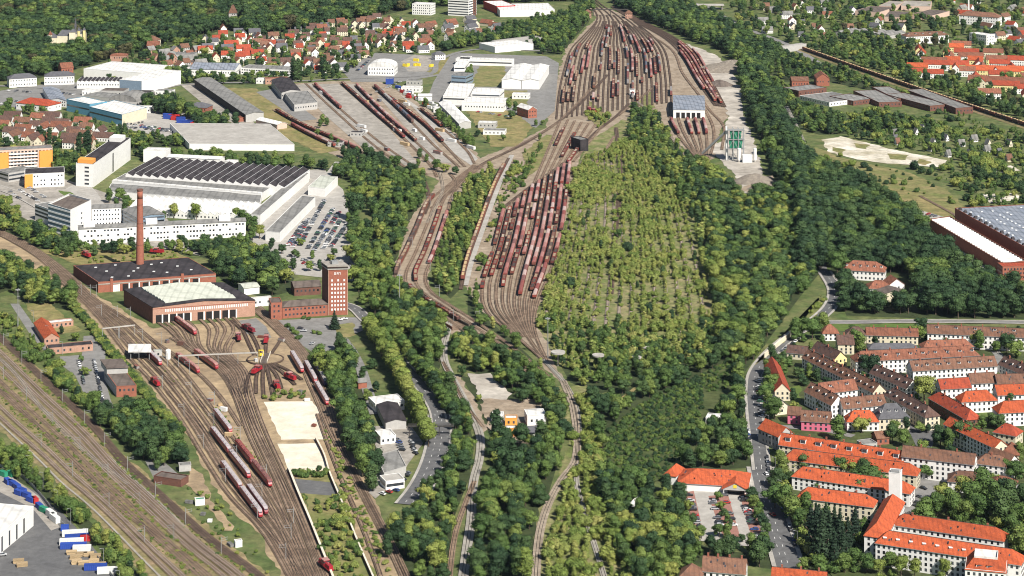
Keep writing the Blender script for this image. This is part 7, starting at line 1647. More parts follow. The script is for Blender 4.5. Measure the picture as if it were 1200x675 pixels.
grow('tree by the tower forecourt', 'trees by the tower forecourt', [(342, 404), (366, 414), (392, 440), (414, 470), (428, 505), (440, 545), (444, 580), (430, 578), (410, 530), (396, 488), (372, 446)], 9, DARK[:4] + MIX, (12, 17), 'forecourt_wood')
grow('tree by the side street', 'trees by the side street', [(392, 408), (408, 412), (420, 440), (428, 470), (416, 470), (400, 440)], 9, MIX, (11, 15), 'forecourt_wood')
spot('small conifer on the tower forecourt', None, [(392, 386, 13)], ['conifer'], (12, 13), w_=(1.5, 1.6))
spot('clipped bush on the tower forecourt', 'clipped forecourt bushes', [(356, 374, 3), (362, 375, 3), (368, 391, 3), (374, 392, 3), (342, 388, 4), (346, 392, 4), (350, 398, 4), (337, 384, 4)], ['bush_mid'], (3, 4), shrub=True)
grow('tree along the connecting line', 'trees along the connecting line', [(500, 452), (522, 446), (546, 488), (556, 520), (550, 560), (530, 612), (522, 690), (462, 690), (452, 640), (474, 606), (498, 570), (520, 520), (514, 482)], 8.5, MIX + ['oval_light'], (9, 14), 'connecting_line_wood')
grow('tree between the connecting line and the overgrown tracks', 'trees between connecting line and overgrown tracks', [(545, 396), (600, 416), (648, 456), (664, 500), (652, 548), (632, 615), (622, 690), (556, 690), (564, 620), (574, 560), (574, 520), (620, 524), (640, 500), (600, 470), (560, 440), (532, 420), (534, 400)], 8.5, MIX + ['broad_dark', 'oval_light'], (10, 15), 'connecting_line_wood')
# wood round the supermarket
grow('tree in the wood beside the supermarket', 'supermarket wood', [(690, 470), (730, 455), (790, 446), (850, 416), (874, 440), (872, 480), (866, 520), (886, 548), (800, 552), (776, 560), (740, 568), (706, 560), (690, 540)], 8.5, DARK[:4] + MIX, (9, 14), 'supermarket_wood', keep=.8)
grow('tree on the slope beside the supermarket', 'supermarket slope', [(690, 545), (740, 570), (780, 572), (796, 590), (812, 636), (850, 646), (905, 650), (910, 668), (870, 662), (812, 664), (790, 690), (748, 690), (712, 630)], 8.5, MIX + ['broad_dark'], (10, 15), 'supermarket_wood')
spot('tree in the supermarket car park', 'car park trees of the supermarket', [(842, 588, 7), (845, 598, 6), (848, 606, 6), (852, 614, 6), (856, 622, 6), (843, 630, 9), (852, 632, 8), (822, 632, 8), (880, 588, 9), (884, 598, 9), (890, 606, 8), (893, 616, 8), (898, 628, 8), (896, 640, 8), (886, 610, 7), (870, 636, 5), (806, 600, 8), (800, 588, 10), (812, 616, 7)], MIX, (6, 9))
# overgrown rails: rows of young trees
_nr = random.Random(5)
REG.append(('young yellow-green birch in the rows between rusting tracks', 'young birches in the abandoned yard', 'young_birch_rows', True))
for k, t in enumerate(FR(29, 0.0, .98)):
    for p in resample(between(AY[0], AY[1], t), 3.4):
        y_ = to_px(p)[1]
        if y_ < 166: continue
        n_ = _noise.noise(Vector((p.x * .022, p.y * .008, 3.1))) + .5 * _noise.noise(Vector((p.x * .07, p.y * .03, 7.7)))
        edge = .35 if t < .28 else (.0 if t < .72 else .12)
        if n_ + edge + (.62 if k % 2 else -.12) + .7 * _noise.noise(Vector((p.x * .011, p.y * .004, 21.))) > _nr.uniform(-.35, .6):
            TREES.append((_nr.choice(['birch', 'birch2', 'birch', 'bush_birch', 'oval_light', 'bush_light']), p.x + _nr.uniform(-.9, .9), p.y + _nr.uniform(-1.5, 1.5), _nr.uniform(1.8, 6.2) * max(.5, 1 + .7 * n_), _nr.uniform(.8, 1.35), _nr.uniform(0, 6.28), len(REG) - 1))
grow('dark bush standing out in the abandoned yard', 'dark bushes in the abandoned yard', [(690, 200), (790, 200), (820, 300), (830, 400), (660, 420), (650, 340)], 36, ['broad_dark2', 'bush_dark', 'broad_mid'], (6, 10), 'young_birch_rows', keep=.75, clear=False)
grow('tree in the thicket above the abandoned yard', 'thicket above the abandoned yard', [(742, 130), (772, 142), (800, 186), (838, 200), (838, 330), (826, 330), (812, 262), (790, 226), (762, 186), (735, 165)], 8.5, ['oval_mid', 'broad_mid', 'broad_dark2', 'oval_light', 'birch'], (8, 13), 'yard_thicket')
grow('dark tree below the abandoned yard', 'trees below the abandoned yard', [(640, 398), (690, 400), (760, 408), (840, 396), (850, 412), (790, 446), (740, 452), (700, 462), (668, 448)], 9.5, MIX + ['birch', 'oval_light', 'broad_dark'], (6, 11), 'lower_yard_wood', keep=.75)
for k in range(7):
    a = smooth_line([(672 + k * 3, 470), (668 + k * 6, 560), (648 + k * 13, 640), (640 + k * 16, 695)], 8)
    rows('young yellow-green tree on the overgrown tracks below the siding throat', 'young trees on the overgrown tracks', a, 4.5, ['birch', 'birch2', 'bush_birch', 'oval_light', 'bush_light'], (3.5, 7.5), 'overgrown_track_rows', keep=.85, jit=1.0, shrub=True, w_=(.9, 1.3), clear=True)
# banks of the curve
grow('young tree on the bank between curve and hump track', 'bank trees', [(552, 214), (582, 196), (574, 240), (556, 290), (542, 336), (528, 350), (506, 330), (516, 290), (530, 246)], 7.5, ['birch', 'oval_light', 'oval_mid', 'broad_mid', 'birch2'], (6, 11), 'curve_bank_wood')
grow('shrub beside the hump track', 'hump track shrubs', [(600, 190), (625, 196), (612, 220), (590, 240), (572, 290), (560, 345), (552, 345), (568, 285), (586, 232)], 7, ['bush_light', 'bush_mid', 'oval_light'], (2.5, 6), 'curve_bank_wood', shrub=True)
grow('tree under the siding throat', 'trees under the siding throat', [(548, 345), (560, 348), (572, 375), (604, 402), (634, 430), (650, 450), (600, 416), (548, 388)], 8, ['oval_mid', 'broad_mid', 'birch'], (6, 10), 'curve_bank_wood')
grow('bush in the grass triangles of the yard ladder', 'ladder triangle bushes', [(690, 116), (720, 142), (700, 152), (680, 130)], 9, ['bush_light', 'oval_mid'], (3, 7), 'curve_bank_wood', keep=.6, shrub=True)
grow('bush in the grass beside the yard ladder', 'ladder grass bushes', [(612, 178), (640, 160), (632, 190), (616, 205)], 10, ['bush_mid', 'oval_mid'], (4, 8), 'curve_bank_wood', keep=.6, shrub=True)
# woods
for off_ in (-11, -3, 8): rows('tall dark tree in the avenue rows beside the poplar belt', 'avenue rows beside the belt', smooth_line([(905 + off_, 120), (925 + off_, 165), (942 + off_, 205), (950 + off_, 260), (954 + off_, 318)], 9), 8, ['broad_dark2', 'spread_dark', 'broad_dark2'], (17, 22), 'yard_road_wood', keep=.95, w_=(1.0, 1.25), clear=(off_ > 0))
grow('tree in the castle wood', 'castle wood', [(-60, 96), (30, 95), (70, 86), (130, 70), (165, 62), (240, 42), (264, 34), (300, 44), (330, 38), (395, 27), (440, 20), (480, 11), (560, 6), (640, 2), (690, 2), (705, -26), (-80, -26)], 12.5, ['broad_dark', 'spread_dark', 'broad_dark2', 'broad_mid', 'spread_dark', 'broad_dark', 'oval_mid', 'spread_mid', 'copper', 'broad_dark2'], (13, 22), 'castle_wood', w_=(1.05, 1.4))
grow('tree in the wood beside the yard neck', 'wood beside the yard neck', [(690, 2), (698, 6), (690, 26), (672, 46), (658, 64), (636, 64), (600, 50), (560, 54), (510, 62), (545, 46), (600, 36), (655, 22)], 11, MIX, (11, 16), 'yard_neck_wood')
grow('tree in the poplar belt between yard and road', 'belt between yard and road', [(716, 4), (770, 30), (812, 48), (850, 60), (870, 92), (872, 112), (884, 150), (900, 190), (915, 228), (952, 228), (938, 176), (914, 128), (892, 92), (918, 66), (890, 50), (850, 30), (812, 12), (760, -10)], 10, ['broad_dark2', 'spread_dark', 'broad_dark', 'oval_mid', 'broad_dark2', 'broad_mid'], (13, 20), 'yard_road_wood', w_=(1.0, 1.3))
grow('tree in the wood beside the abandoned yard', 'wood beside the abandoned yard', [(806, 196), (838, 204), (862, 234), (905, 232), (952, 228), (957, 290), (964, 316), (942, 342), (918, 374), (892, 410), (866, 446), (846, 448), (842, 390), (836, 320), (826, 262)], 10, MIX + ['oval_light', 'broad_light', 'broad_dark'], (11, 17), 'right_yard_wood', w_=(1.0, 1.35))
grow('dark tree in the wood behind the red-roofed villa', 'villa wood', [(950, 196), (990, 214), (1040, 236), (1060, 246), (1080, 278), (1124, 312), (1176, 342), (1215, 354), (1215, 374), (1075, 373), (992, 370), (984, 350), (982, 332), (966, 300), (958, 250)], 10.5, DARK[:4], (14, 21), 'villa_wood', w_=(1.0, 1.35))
grow('tree beyond the long train', 'trees beyond the long train', [(945, 58), (1010, 40), (1060, 58), (1080, 90), (1130, 108), (1215, 132), (1215, 148), (1100, 110), (1010, 80)], 13, MIX, (10, 15), 'far_garden_wood')
grow('shrub this side of the long train', 'trees this side of the long train', [(940, 66), (1010, 92), (1100, 124), (1215, 164), (1215, 172), (1130, 150), (1100, 136), (1010, 100), (960, 92), (930, 92), (905, 66)], 11, ['bush_mid', 'bush_dark', 'oval_mid'], (3, 7), 'far_garden_wood', shrub=True)
grow('tree of the garden colony', 'garden colony trees', [(845, -20), (1220, -20), (1220, 134), (1080, 96), (1060, 60), (1010, 40), (945, 58), (905, 46), (860, 24)], 19, MIX + ['broad_light', 'copper'], (8, 15), 'far_garden_wood', keep=.85)
grow('shrub of the allotments', 'allotment shrubs', [(962, 152), (1020, 130), (1100, 142), (1215, 170), (1215, 246), (1140, 246), (1112, 216), (1060, 198), (1112, 196), (1112, 186), (1050, 174), (1000, 162)], 9.5, ['bush_mid', 'bush_dark', 'bush_light', 'oval_mid', 'broad_mid', 'broad_dark'], (3, 9), 'allotment_green', keep=.8, shrub=True)
grow('shrub on the meadow strip', 'meadow shrubs', [(958, 175), (1010, 192), (1060, 200), (1110, 222), (1120, 240), (1050, 226), (985, 208)], 15, ['bush_mid', 'bush_dark', 'bush_light'], (2.5, 6), 'allotment_green', keep=.6, shrub=True)
grow('tree beside the works complex', 'trees beside the works complex', [(905, 100), (935, 126), (985, 138), (1030, 140), (1100, 150), (1030, 156), (960, 158), (930, 146), (912, 124)], 11, MIX, (8, 13), 'allotment_green')
grow('tree between the works complex and the long train', 'trees between works and train', [(900, 62), (940, 68), (1010, 94), (1100, 128), (1130, 142), (1060, 118), (1010, 104), (960, 94), (920, 96), (896, 84)], 11, MIX, (7, 12), 'far_garden_wood', keep=.8)
grow('tree on the verge between belt and works', 'verge trees', [(888, 92), (915, 96), (930, 116), (960, 136), (1000, 146), (960, 158), (936, 150), (914, 122)], 11, MIX, (7, 11), 'far_garden_wood', keep=.7)
spot('tall dark poplar in the town above the freight yard', 'town poplars', [(346, 95, 22), (349, 94, 24), (343, 93, 20), (380, 86, 22), (377, 87, 20), (352, 92, 18), (298, 60, 14), (320, 70, 16), (432, 56, 15), (425, 60, 15), (188, 74, 14), (175, 70, 12)], ['poplar', 'poplar', 'broad_dark2'], (16, 24), w_=(1.2, 1.5))
grow('tree in the town gardens near the railway', 'railway garden trees', [(215, 92), (300, 90), (400, 90), (396, 96), (300, 98), (215, 98)], 13, DARK, (7, 11), 'town_green', keep=.7)
spot('tree in the freight yard', 'freight yard trees', [(378, 145, 10), (375, 150, 9), (383, 148, 9), (388, 166, 8), (396, 172, 8), (490, 196, 8), (372, 158, 7)], ['oval_mid', 'broad_mid'], (7, 10))
grow('street tree of the town', 'town trees', [(165, 62), (240, 46), (300, 46), (395, 28), (510, 30), (520, 62), (440, 66), (400, 92), (220, 98), (130, 98), (100, 88)], 17, DARK + MIX, (8, 14), 'town_green', keep=.8)
grow('tree in the settlement gardens', 'settlement trees', [(-20, 120), (60, 134), (130, 148), (170, 165), (160, 185), (100, 182), (60, 200), (-20, 160)], 13, MIX + ['conifer'], (7, 12), 'town_green', keep=.75)
grow('tree in the clump beside the white hall', 'clump beside the white hall', [(165, 122), (200, 118), (216, 126), (228, 136), (226, 142), (196, 136), (168, 132)], 8, DARK, (12, 17), 'town_green')
grow('tree in the clump at the freight shed', 'clump at the freight shed', [(226, 140), (250, 138), (276, 146), (280, 158), (250, 156), (228, 148)], 9, DARK, (9, 14), 'town_green')
grow('tree along the freight road', 'freight road trees', [(210, 92), (300, 94), (300, 99), (215, 99)], 11, MIX, (7, 11), 'town_green')
grow('tree in the trade estate', 'trade estate trees', [(100, 158), (160, 160), (210, 166), (300, 164), (220, 172), (150, 176)], 10, MIX, (8, 12), 'town_green')
grow('hedge tree beside the freight yard warehouse', 'freight yard hedge', [(494, 122), (506, 128), (530, 148), (556, 172), (546, 174), (512, 142)], 7, ['oval_mid', 'broad_mid'], (8, 11), 'town_green')
grow('tree at the modern factory', 'modern factory trees', [(545, 78), (556, 72), (552, 100), (546, 100)], 8, ['oval_mid'], (6, 9), 'town_green')
spot('tree beside the modern factory', 'trees by the modern factory', [(596, 128, 12), (604, 132, 12), (600, 140, 11), (572, 168, 8), (560, 160, 8), (545, 168, 9), (628, 148, 7), (636, 146, 6), (590, 165, 8), (500, 190, 8), (512, 200, 12), (492, 186, 10), (520, 202, 11), (533, 205, 9), (492, 208, 12)], MIX, (7, 12))
grow('bush in the dense scrub above the supermarket', 'scrub above the supermarket', [(712, 505), (760, 470), (800, 450), (860, 420), (858, 456), (822, 462), (824, 484), (790, 560), (740, 570), (705, 560)], 3.6, ['bush_mid', 'bush_dark', 'bush_mid', 'bush_dark', 'bush_mid'], (2.0, 3.4), 'supermarket_scrub', clear=False, shrub=True)
grow('bush on the railway bank by the main street', 'bank bushes', [(936, 384), (962, 350), (972, 340), (966, 366), (940, 388)], 5, ['bush_light', 'bush_mid'], (2, 4), 'supermarket_scrub', shrub=True)
grow('garden tree in the housing estate', 'estate garden trees', [(905, 400), (990, 388), (1210, 392), (1220, 560), (1100, 555), (1060, 520), (920, 505), (905, 460)], 16, MIX + ['bush_mid', 'bush_light'], (4, 9), 'estate_green', keep=.6)
grow('garden bush in the housing estate', 'estate garden bushes', [(912, 515), (1060, 540), (1210, 560), (1215, 690), (930, 690), (905, 560)], 12, ['bush_mid', 'bush_light', 'broad_mid', 'bush_dark'], (2.5, 7), 'estate_green', keep=.6)
grow('garden tree on the timber yard', 'timber yard trees', [(540, 440), (600, 455), (650, 480), (645, 530), (580, 525), (562, 480)], 11, MIX, (6, 12), 'connecting_line_wood', keep=.6)

for _i, _p in enumerate(([(1215, -20), (1350, -20), (1380, 250), (1215, 250)], [(1215, 330), (1400, 330), (1400, 376), (1215, 376)], [(1215, 380), (1400, 380), (1420, 690), (1218, 690)], [(-150, -20), (-60, -20), (-60, 340), (-150, 340)], [(-60, 96), (-15, 96), (-15, 250), (-60, 250)], [(-140, 520), (-22, 516), (-22, 545), (-140, 600)])):
    grow('tree at the outskirts', 'outskirts trees', _p, 14, MIX, (8, 15), 'outskirts_green', keep=.75)
# ------------------------------------------------------------------ plant the largest as individual trees, the rest as woods
def vis(t):
    v = Vector((t[1], t[2], t[3] * .5)); x, y = to_px(v); return -15 < x < 1215 and -20 < y < 690
def size_px(t): return scale_at(Vector((t[1], t[2], 0))) * t[3] * (t[4] ** .5)
trees_ = [t for t in TREES if vis(t)]
big = sorted([t for t in trees_ if not REG[t[6]][3]], key=lambda t: -size_px(t)); shr = sorted([t for t in trees_ if REG[t[6]][3]], key=lambda t: -size_px(t))
single = {id(t) for t in big[:300]} | {id(t) for t in shr[:120]}
CROWN_SRC = {}; TR_SRC = None
KW = {'conifer': 'conifer', 'poplar': 'poplar'}
def plant(t):
    global TR_SRC
    v, x, y, h, w_, rz_, ri = t; lab, gp, _, sh = REG[ri]
    T = thing('shrub' if sh or v.startswith('bush') else 'tree', lab, 'shrub' if sh or v.startswith('bush') else 'tree', (x, y, 0), rz_, gp); T.scale = (h * w_, h * w_, h)
    c = link('crown', VAR[v], T); k = link('trunk', TRUNK, T)
    CROWN_SRC.setdefault(v, c); TR_SRC = TR_SRC or k
rest = {}
for t in TREES:
    if id(t) in single: plant(t)
    else: rest.setdefault(REG[t[6]][2], []).append(t)
lost = [v for v in VN if v not in CROWN_SRC]
for v in lost:       # a kind that has no single tree yet gets its largest one
    c = [t for t in trees_ if t[0] == v and id(t) not in single]
    if c:
        t = max(c, key=size_px); plant(t); rest[REG[t[6]][2]].remove(t)
def stuff_group(name, sources):                  # sources: list of lists of objects; attribute 'kind' picks the list
    g = bpy.data.node_groups.new(name, 'GeometryNodeTree')
    g.interface.new_socket('Geometry', in_out='INPUT', socket_type='NodeSocketGeometry'); g.interface.new_socket('Geometry', in_out='OUTPUT', socket_type='NodeSocketGeometry')
    N = g.nodes; L = g.links; gi = N.new('NodeGroupInput'); go = N.new('NodeGroupOutput'); jn = N.new('GeometryNodeJoinGeometry')
    def attr(n, t):
        a = N.new('GeometryNodeInputNamedAttribute'); a.data_type = t; a.inputs['Name'].default_value = n; return a
    ak = attr('kind', 'INT'); ar = attr('rot', 'FLOAT_VECTOR'); asz = attr('size', 'FLOAT_VECTOR')
    for k, obs in enumerate(sources):
        cmp_ = N.new('FunctionNodeCompare'); cmp_.data_type = 'INT'; cmp_.operation = 'EQUAL'
        ins = [s for s in cmp_.inputs if s.enabled]
        L.new(ak.outputs[0], ins[0]); ins[1].default_value = k
        for ob in obs:
            oi = N.new('GeometryNodeObjectInfo'); oi.inputs['Object'].default_value = ob; oi.inputs['As Instance'].default_value = True; oi.transform_space = 'ORIGINAL'
            ip = N.new('GeometryNodeInstanceOnPoints')
            L.new(gi.outputs[0], ip.inputs['Points']); L.new(cmp_.outputs[0], ip.inputs['Selection']); L.new(oi.outputs['Geometry'], ip.inputs['Instance'])
            L.new(ar.outputs[0], ip.inputs['Rotation']); L.new(asz.outputs[0], ip.inputs['Scale']); L.new(ip.outputs[0], jn.inputs[0])
    L.new(jn.outputs[0], go.inputs[0]); return g
def scatter(name, pts, group):                   # pts: (kind index, position, rotation z, size vector)
    me = bpy.data.meshes.new(name); me.from_pydata([p[1] for p in pts], [], [])
    a = me.attributes.new('kind', 'INT', 'POINT'); a.data.foreach_set('value', [p[0] for p in pts])
    a = me.attributes.new('rot', 'FLOAT_VECTOR', 'POINT'); a.data.foreach_set('vector', [c for p in pts for c in (0, 0, p[2])])
    a = me.attributes.new('size', 'FLOAT_VECTOR', 'POINT'); a.data.foreach_set('vector', [c for p in pts for c in p[3]])
    o = link(name, me); o['kind'] = 'stuff'; md = o.modifiers.new('scatter', 'NODES'); md.node_group = group; return o
KEYS = [v for v in VN if v in CROWN_SRC]
TG = stuff_group('tree_scatter', [[CROWN_SRC[v], TR_SRC] for v in KEYS])
STL = {'castle_wood': 'dense dark mixed wood round the chateau', 'young_birch_rows': 'rows of young yellow-green birches on the abandoned yard', 'allotment_green': 'hedges and fruit trees of the allotment gardens'}
for nm, ts in rest.items():
    o = scatter(nm, [(KEYS.index(t[0]), (t[1], t[2], 0), t[5], (t[3] * t[4], t[3] * t[4], t[3])) for t in ts if t[0] in KEYS], TG)
    tag(o, STL.get(nm, 'remaining trees and shrubs of the ' + nm.replace('_', ' ')), 'trees')
if WAG_REST:
    kk = [k for k in KINDS]
    for k in kk:
        if k not in GNV:
            q = next((q for q in WAG_REST if q[0] == k), None)
            if q: t = wagon_at(*q); WAG_REST.remove(q); GNV[k] = list(t.children)
    kk = [k for k in KINDS if k in GNV]
    WG = stuff_group('wagon_scatter', [GNV[k] for k in kk])
    o = scatter('distant_wagons', [(kk.index(q[0]), tuple(q[1]), q[2], (1, 1, 1)) for q in WAG_REST], WG); tag(o, 'remaining goods wagons in the far marshalling yard', 'wagons')
print('trees', len(TREES), 'visible', len(trees_), 'wagons', len(WAGONS))
# ================================================================== cars
def car_parts():
    b = MB(); prof = [(-2.15, .35), (-2.15, .8), (-1.9, .9), (1.1, .92), (1.95, .78), (2.15, .6), (2.15, .35)]
    for i in range(len(prof) - 1):
        (x0, z0), (x1, z1) = prof[i], prof[i + 1]; b.face([(x0, -.86, z0), (x0, .86, z0), (x1, .86, z1), (x1, -.86, z1)])
    b.face([(x, -.86, z) for x, z in reversed(prof)]); b.face([(x, .86, z) for x, z in prof])
    c = MB(); c.hexa([(-1.9, -.84, .88), (1.05, -.84, .90), (1.05, .84, .90), (-1.9, .84, .88)], [(-1.5, -.66, 1.40), (.35, -.66, 1.40), (.35, .66, 1.40), (-1.5, .66, 1.40)])
    r = MB(); r.box(-1.48, .33, -.65, .65, 1.40, 1.46)
    wl = MB(); wl.cyl(0, 0, -.1, .1, .32, .32, 10, axis='y')
    return b, c, r, wl
_b, _c, _r, _w = car_parts()
COLS = ['silver', 'silver', 'silver', 'white', 'white', 'black', 'black', 'black', 'grey', 'grey', 'grey', 'red', 'blue', 'green']
CB = {k: (_b.mesh('car_body', ['car_' + k]), _r.mesh('car_roof', ['car_' + k])) for k in set(COLS)}
CG = _c.mesh('car_windows', ['window_glass']); CWH = _w.mesh('wheel', ['tyre'])
CARS = []
def car(p, ang, colr, label, group): CARS.append((p, ang, colr, label, group))
def car_row(p0, p1, label, group, step=2.7, occ=.8, turn=90, seed=0, cols=COLS):
    r = random.Random(seed * 7 + len(CARS)); a = P(*p0); b = P(*p1); n = max(1, int((b - a).length / step)); d = math.atan2((b - a).y, (b - a).x)
    for i in range(n + 1):
        if r.random() < occ:
            q = a.lerp(b, i / max(1, n)); q.x += r.uniform(-.15, .15); q.y += r.uniform(-.3, .3)
            car(q, d + math.radians(turn) + r.uniform(-.04, .04) + (math.pi if r.random() < .5 else 0), r.choice(cols), label, group)
CN_ = {'silver': 'silver', 'white': 'white', 'black': 'black', 'grey': 'dark grey', 'red': 'red', 'blue': 'blue', 'green': 'green'}
g = 'supermarket car park'
for a, b, oc in (((808, 582), (820, 626), .35), ((833, 583), (845, 622), .5), ((849, 582), (862, 626), .4), ((870, 582), (888, 634), .5)): car_row(a, b, 'parked in the supermarket car park', 'cars in the supermarket car park', occ=oc, seed=1)
car_row((909, 572), (934, 645), 'parked along the main street beside the conifers', 'cars along the main street', step=6.2, occ=.75, turn=0, seed=2)
car_row((897, 520), (901, 556), 'parked along the upper main street', 'cars along the upper main street', step=6.2, occ=.7, turn=0, seed=3)
car_row((889, 446), (894, 500), 'parked in the lane by the apartment gardens', 'cars in the garden lane', step=4, occ=.8, turn=60, seed=4)
car_row((874, 500), (878, 530), 'parked in the clearing bay', 'cars in the clearing bay', step=4, occ=.6, turn=60, seed=44)
car_row((900, 424), (940, 396), 'parked at the foot of the railway bank', 'cars at the railway bank', step=6, occ=.7, turn=0, seed=5)
car_row((1072, 598), (1082, 574), 'parked in the estate court', 'cars in the estate court', step=4.2, occ=.8, turn=60, seed=6, cols=['black', 'grey', 'black'])
car(P(905.5, 605), 2.0, 'red', 'driving up the main street on the bend', None); car(P(897.5, 557), 1.9, 'white', 'driving down the upper main street', None)
for k, (a, b) in enumerate((((352, 287), (380, 236)), ((343, 290), (361, 258)), ((338, 288), (356, 262)), ((361, 292), (390, 246)), ((368, 294), (397, 250)), ((379, 292), (399, 258)), ((388, 290), (408, 262)))):
    car_row(a, b, 'parked in the big works car park', 'cars in the works car park', step=2.9, occ=.78, turn=80, seed=10 + k)
for k, (a, b) in enumerate((((336, 300), (372, 310)), ((348, 308), (385, 314)), ((386, 304), (412, 312)), ((320, 306), (346, 312)))):
    car_row(a, b, 'parked between the trees below the works car park', 'cars below the works car park', step=3.2, occ=.75, turn=90, seed=30 + k)
for k, (a, b) in enumerate((((12, 226), (32, 240)), ((20, 222), (44, 236)), ((30, 218), (52, 232)))):
    car_row(a, b, 'parked on the office forecourt', 'cars on the office forecourt', step=4, occ=.5, turn=70, seed=50 + k, cols=['black', 'grey', 'black', 'silver', 'white'])
car_row((92, 424), (98, 450), 'parked in the signal works yard', 'cars in the signal works yard', step=5, occ=.7, turn=10, seed=60)
car_row((110, 424), (120, 470), 'parked beside the signal building', 'cars beside the signal building', step=5, occ=.7, turn=10, seed=61)
for x, y, an, c_ in ((352, 386, 0, 'black'), (356, 389, 0, 'silver'), (404, 375, 0, 'white'), (398, 376, .3, 'white'), (366, 404, 1, 'silver')): car(P(x, y), an, c_, 'parked on the tower forecourt', 'cars on the tower forecourt')
for x, y, an, c_ in ((3, 652, .2, 'silver'),): car(P(x, y), an, c_, 'parked at the warehouse wall', None)
car_row((448, 580), (464, 576), 'parked before the car showroom', 'cars before the showroom', step=3.2, occ=.8, turn=100, seed=70); car_row((470, 566), (478, 556), 'parked before the car showroom', 'cars before the showroom', step=3.2, occ=.8, turn=60, seed=71)
car_row((466, 517), (472, 532), 'parked at the filling station', 'cars at the filling station', step=4.4, occ=.8, turn=60, seed=72); car_row((482, 520), (488, 536), 'parked beside the dual road', 'cars beside the dual road', step=4.4, occ=.8, turn=30, seed=73, cols=['blue', 'black', 'silver'])
car_row((434, 112), (470, 96), 'parked at the parcel hall', 'cars at the parcel hall', step=5, occ=.6, turn=90, seed=80, cols=['white', 'silver', 'black'])
for k in range(5): car_row((2 + 18 * k, 106 + k), (18 + 18 * k, 108 + k), 'parked in the plaza lot', 'cars in the plaza lot', step=5, occ=.55, seed=90 + k)
for k in range(4): car_row((150 + 8 * k, 146 + 2 * k), (190 + 9 * k, 151 + 2 * k), 'parked in the yard of the painted hall', 'cars at the painted hall', step=4.5, occ=.6, seed=100 + k, turn=70)
car_row((418, 84), (432, 72), 'parked beside the parcel hall', 'cars at the parcel hall', step=4, occ=.7, seed=110, turn=70)
car_row((560, 132), (600, 138), 'parked below the stepped hall', 'cars below the stepped hall', step=4, occ=.6, seed=111, turn=80)
car_row((5, 116), (26, 121), 'parked on the plaza', 'cars on the plaza', step=6, occ=.6, seed=81); car_row((2, 122), (20, 126), 'parked on the plaza', 'cars on the plaza', step=6, occ=.6, seed=82)
car_row((150, 150), (215, 157), 'parked in the yard of the painted hall', 'cars at the painted hall', step=4.5, occ=.6, seed=83, turn=70); car_row((140, 148), (180, 142), 'parked in the yard of the painted hall', 'cars at the painted hall', step=4.5, occ=.6, seed=84, turn=70)
car_row((1088, 252), (1108, 258), 'parked behind the brick halls', 'cars behind the brick halls', step=4, occ=.7, seed=85)
CARS.sort(key=lambda c: -scale_at(c[0]))
CSRC = {}
for i, (p, ang, k, lab, gp) in enumerate(CARS[:300]):
    T = thing('car', '%s car %s' % (CN_[k], lab), 'car', (p.x, p.y, .47), ang, gp)
    o1 = link('body', CB[k][0], T); o2 = link('roof', CB[k][1], T); o3 = link('windows', CG, T); CSRC.setdefault(k, [o1, o2, o3])
    if scale_at(p) > 1.95:
        for x in (-1.35, 1.35):
            for y in (-.78, .78): link('wheel', CWH, T, (x, y, .32))
CK = list(CSRC)
if len(CARS) > 300:
    CGp = stuff_group('car_scatter', [CSRC[k] for k in CK])
    o = scatter('distant_cars', [(CK.index(c[2]), (c[0].x, c[0].y, .47), c[1], (1, 1, 1)) for c in CARS[300:] if c[2] in CK], CGp); tag(o, 'remaining cars parked in the far lots', 'cars')
print('cars', len(CARS))
# ================================================================== boxes, containers and lorries
def crate(x, y, ln, wd, ht, m, ang, label, group=None, name='container'):
    T = thing(name, label, name.replace('_', ' '), P(x, y) + Vector((0, 0, .1)), math.radians(ang), group)
    mb = MB(); mb.box(-ln / 2, ln / 2, -wd / 2, wd / 2, .15, ht); part('body', mb, m, T)
    rb = MB(); n = max(3, int(ln / .9))
    for i in range(n):
        xx = -ln / 2 + (i + .5) * ln / n
        for s in (-1, 1): rb.box(xx - .12, xx + .12, s * wd / 2 - .06, s * wd / 2 + .06, .3, ht - .2)
    part('ribs', rb, m, T)['kind'] = 'stuff'
    rf = MB(); rf.box(-ln / 2 - .05, ln / 2 + .05, -wd / 2 - .05, wd / 2 + .05, ht, ht + .08); part('lid', rf, m, T)
gb = 'skips along the warehouse fence'
for x, y, m, nm in ((4, 558, 'box_green', 'green'), (13, 558, 'box_green', 'green'), (9, 567, 'box_blue', 'blue'), (14, 569, 'box_blue', 'blue'), (20, 573, 'box_blue', 'blue'), (26, 578, 'box_blue', 'blue'), (31, 583, 'box_blue', 'blue'), (22, 580, 'box_blue', 'blue'), (36, 588, 'box_blue', 'blue'), (41, 589, 'box_red', 'red'), (46, 596, 'box_blue', 'blue'), (51, 600, 'box_green', 'green')):
    crate(x, y, 5.5, 2.4, 2.6, m, -50 + RG.uniform(-15, 15), '%s steel skip in the row along the warehouse fence' % nm, gb, 'skip')
for i, (x, y, ln, m, nm) in enumerate(((88, 628, 13, 'box_white', 'white'), (90, 633, 12, 'box_blue', 'blue'), (84, 638, 12, 'box_white', 'pale'), (86, 643, 13, 'box_blue', 'blue'), (96, 646, 9, 'box_white', 'white'), (112, 668, 11, 'box_blue', 'blue'), (126, 672, 10, 'box_white', 'white'), (76, 622, 4, 'box_blue', 'dark blue'), (100, 634, 5, 'box_red', 'red'))):
    crate(x, y, ln, 2.5, 2.8, m, 8 + RG.uniform(-4, 4), '%s freight container %s the corner yard stack' % (nm, ['at the top of', 'second in', 'third in', 'fourth in', 'beside', 'at the foot of', 'standing alone beside', 'cube-shaped beside', 'small one behind'][i]), None)
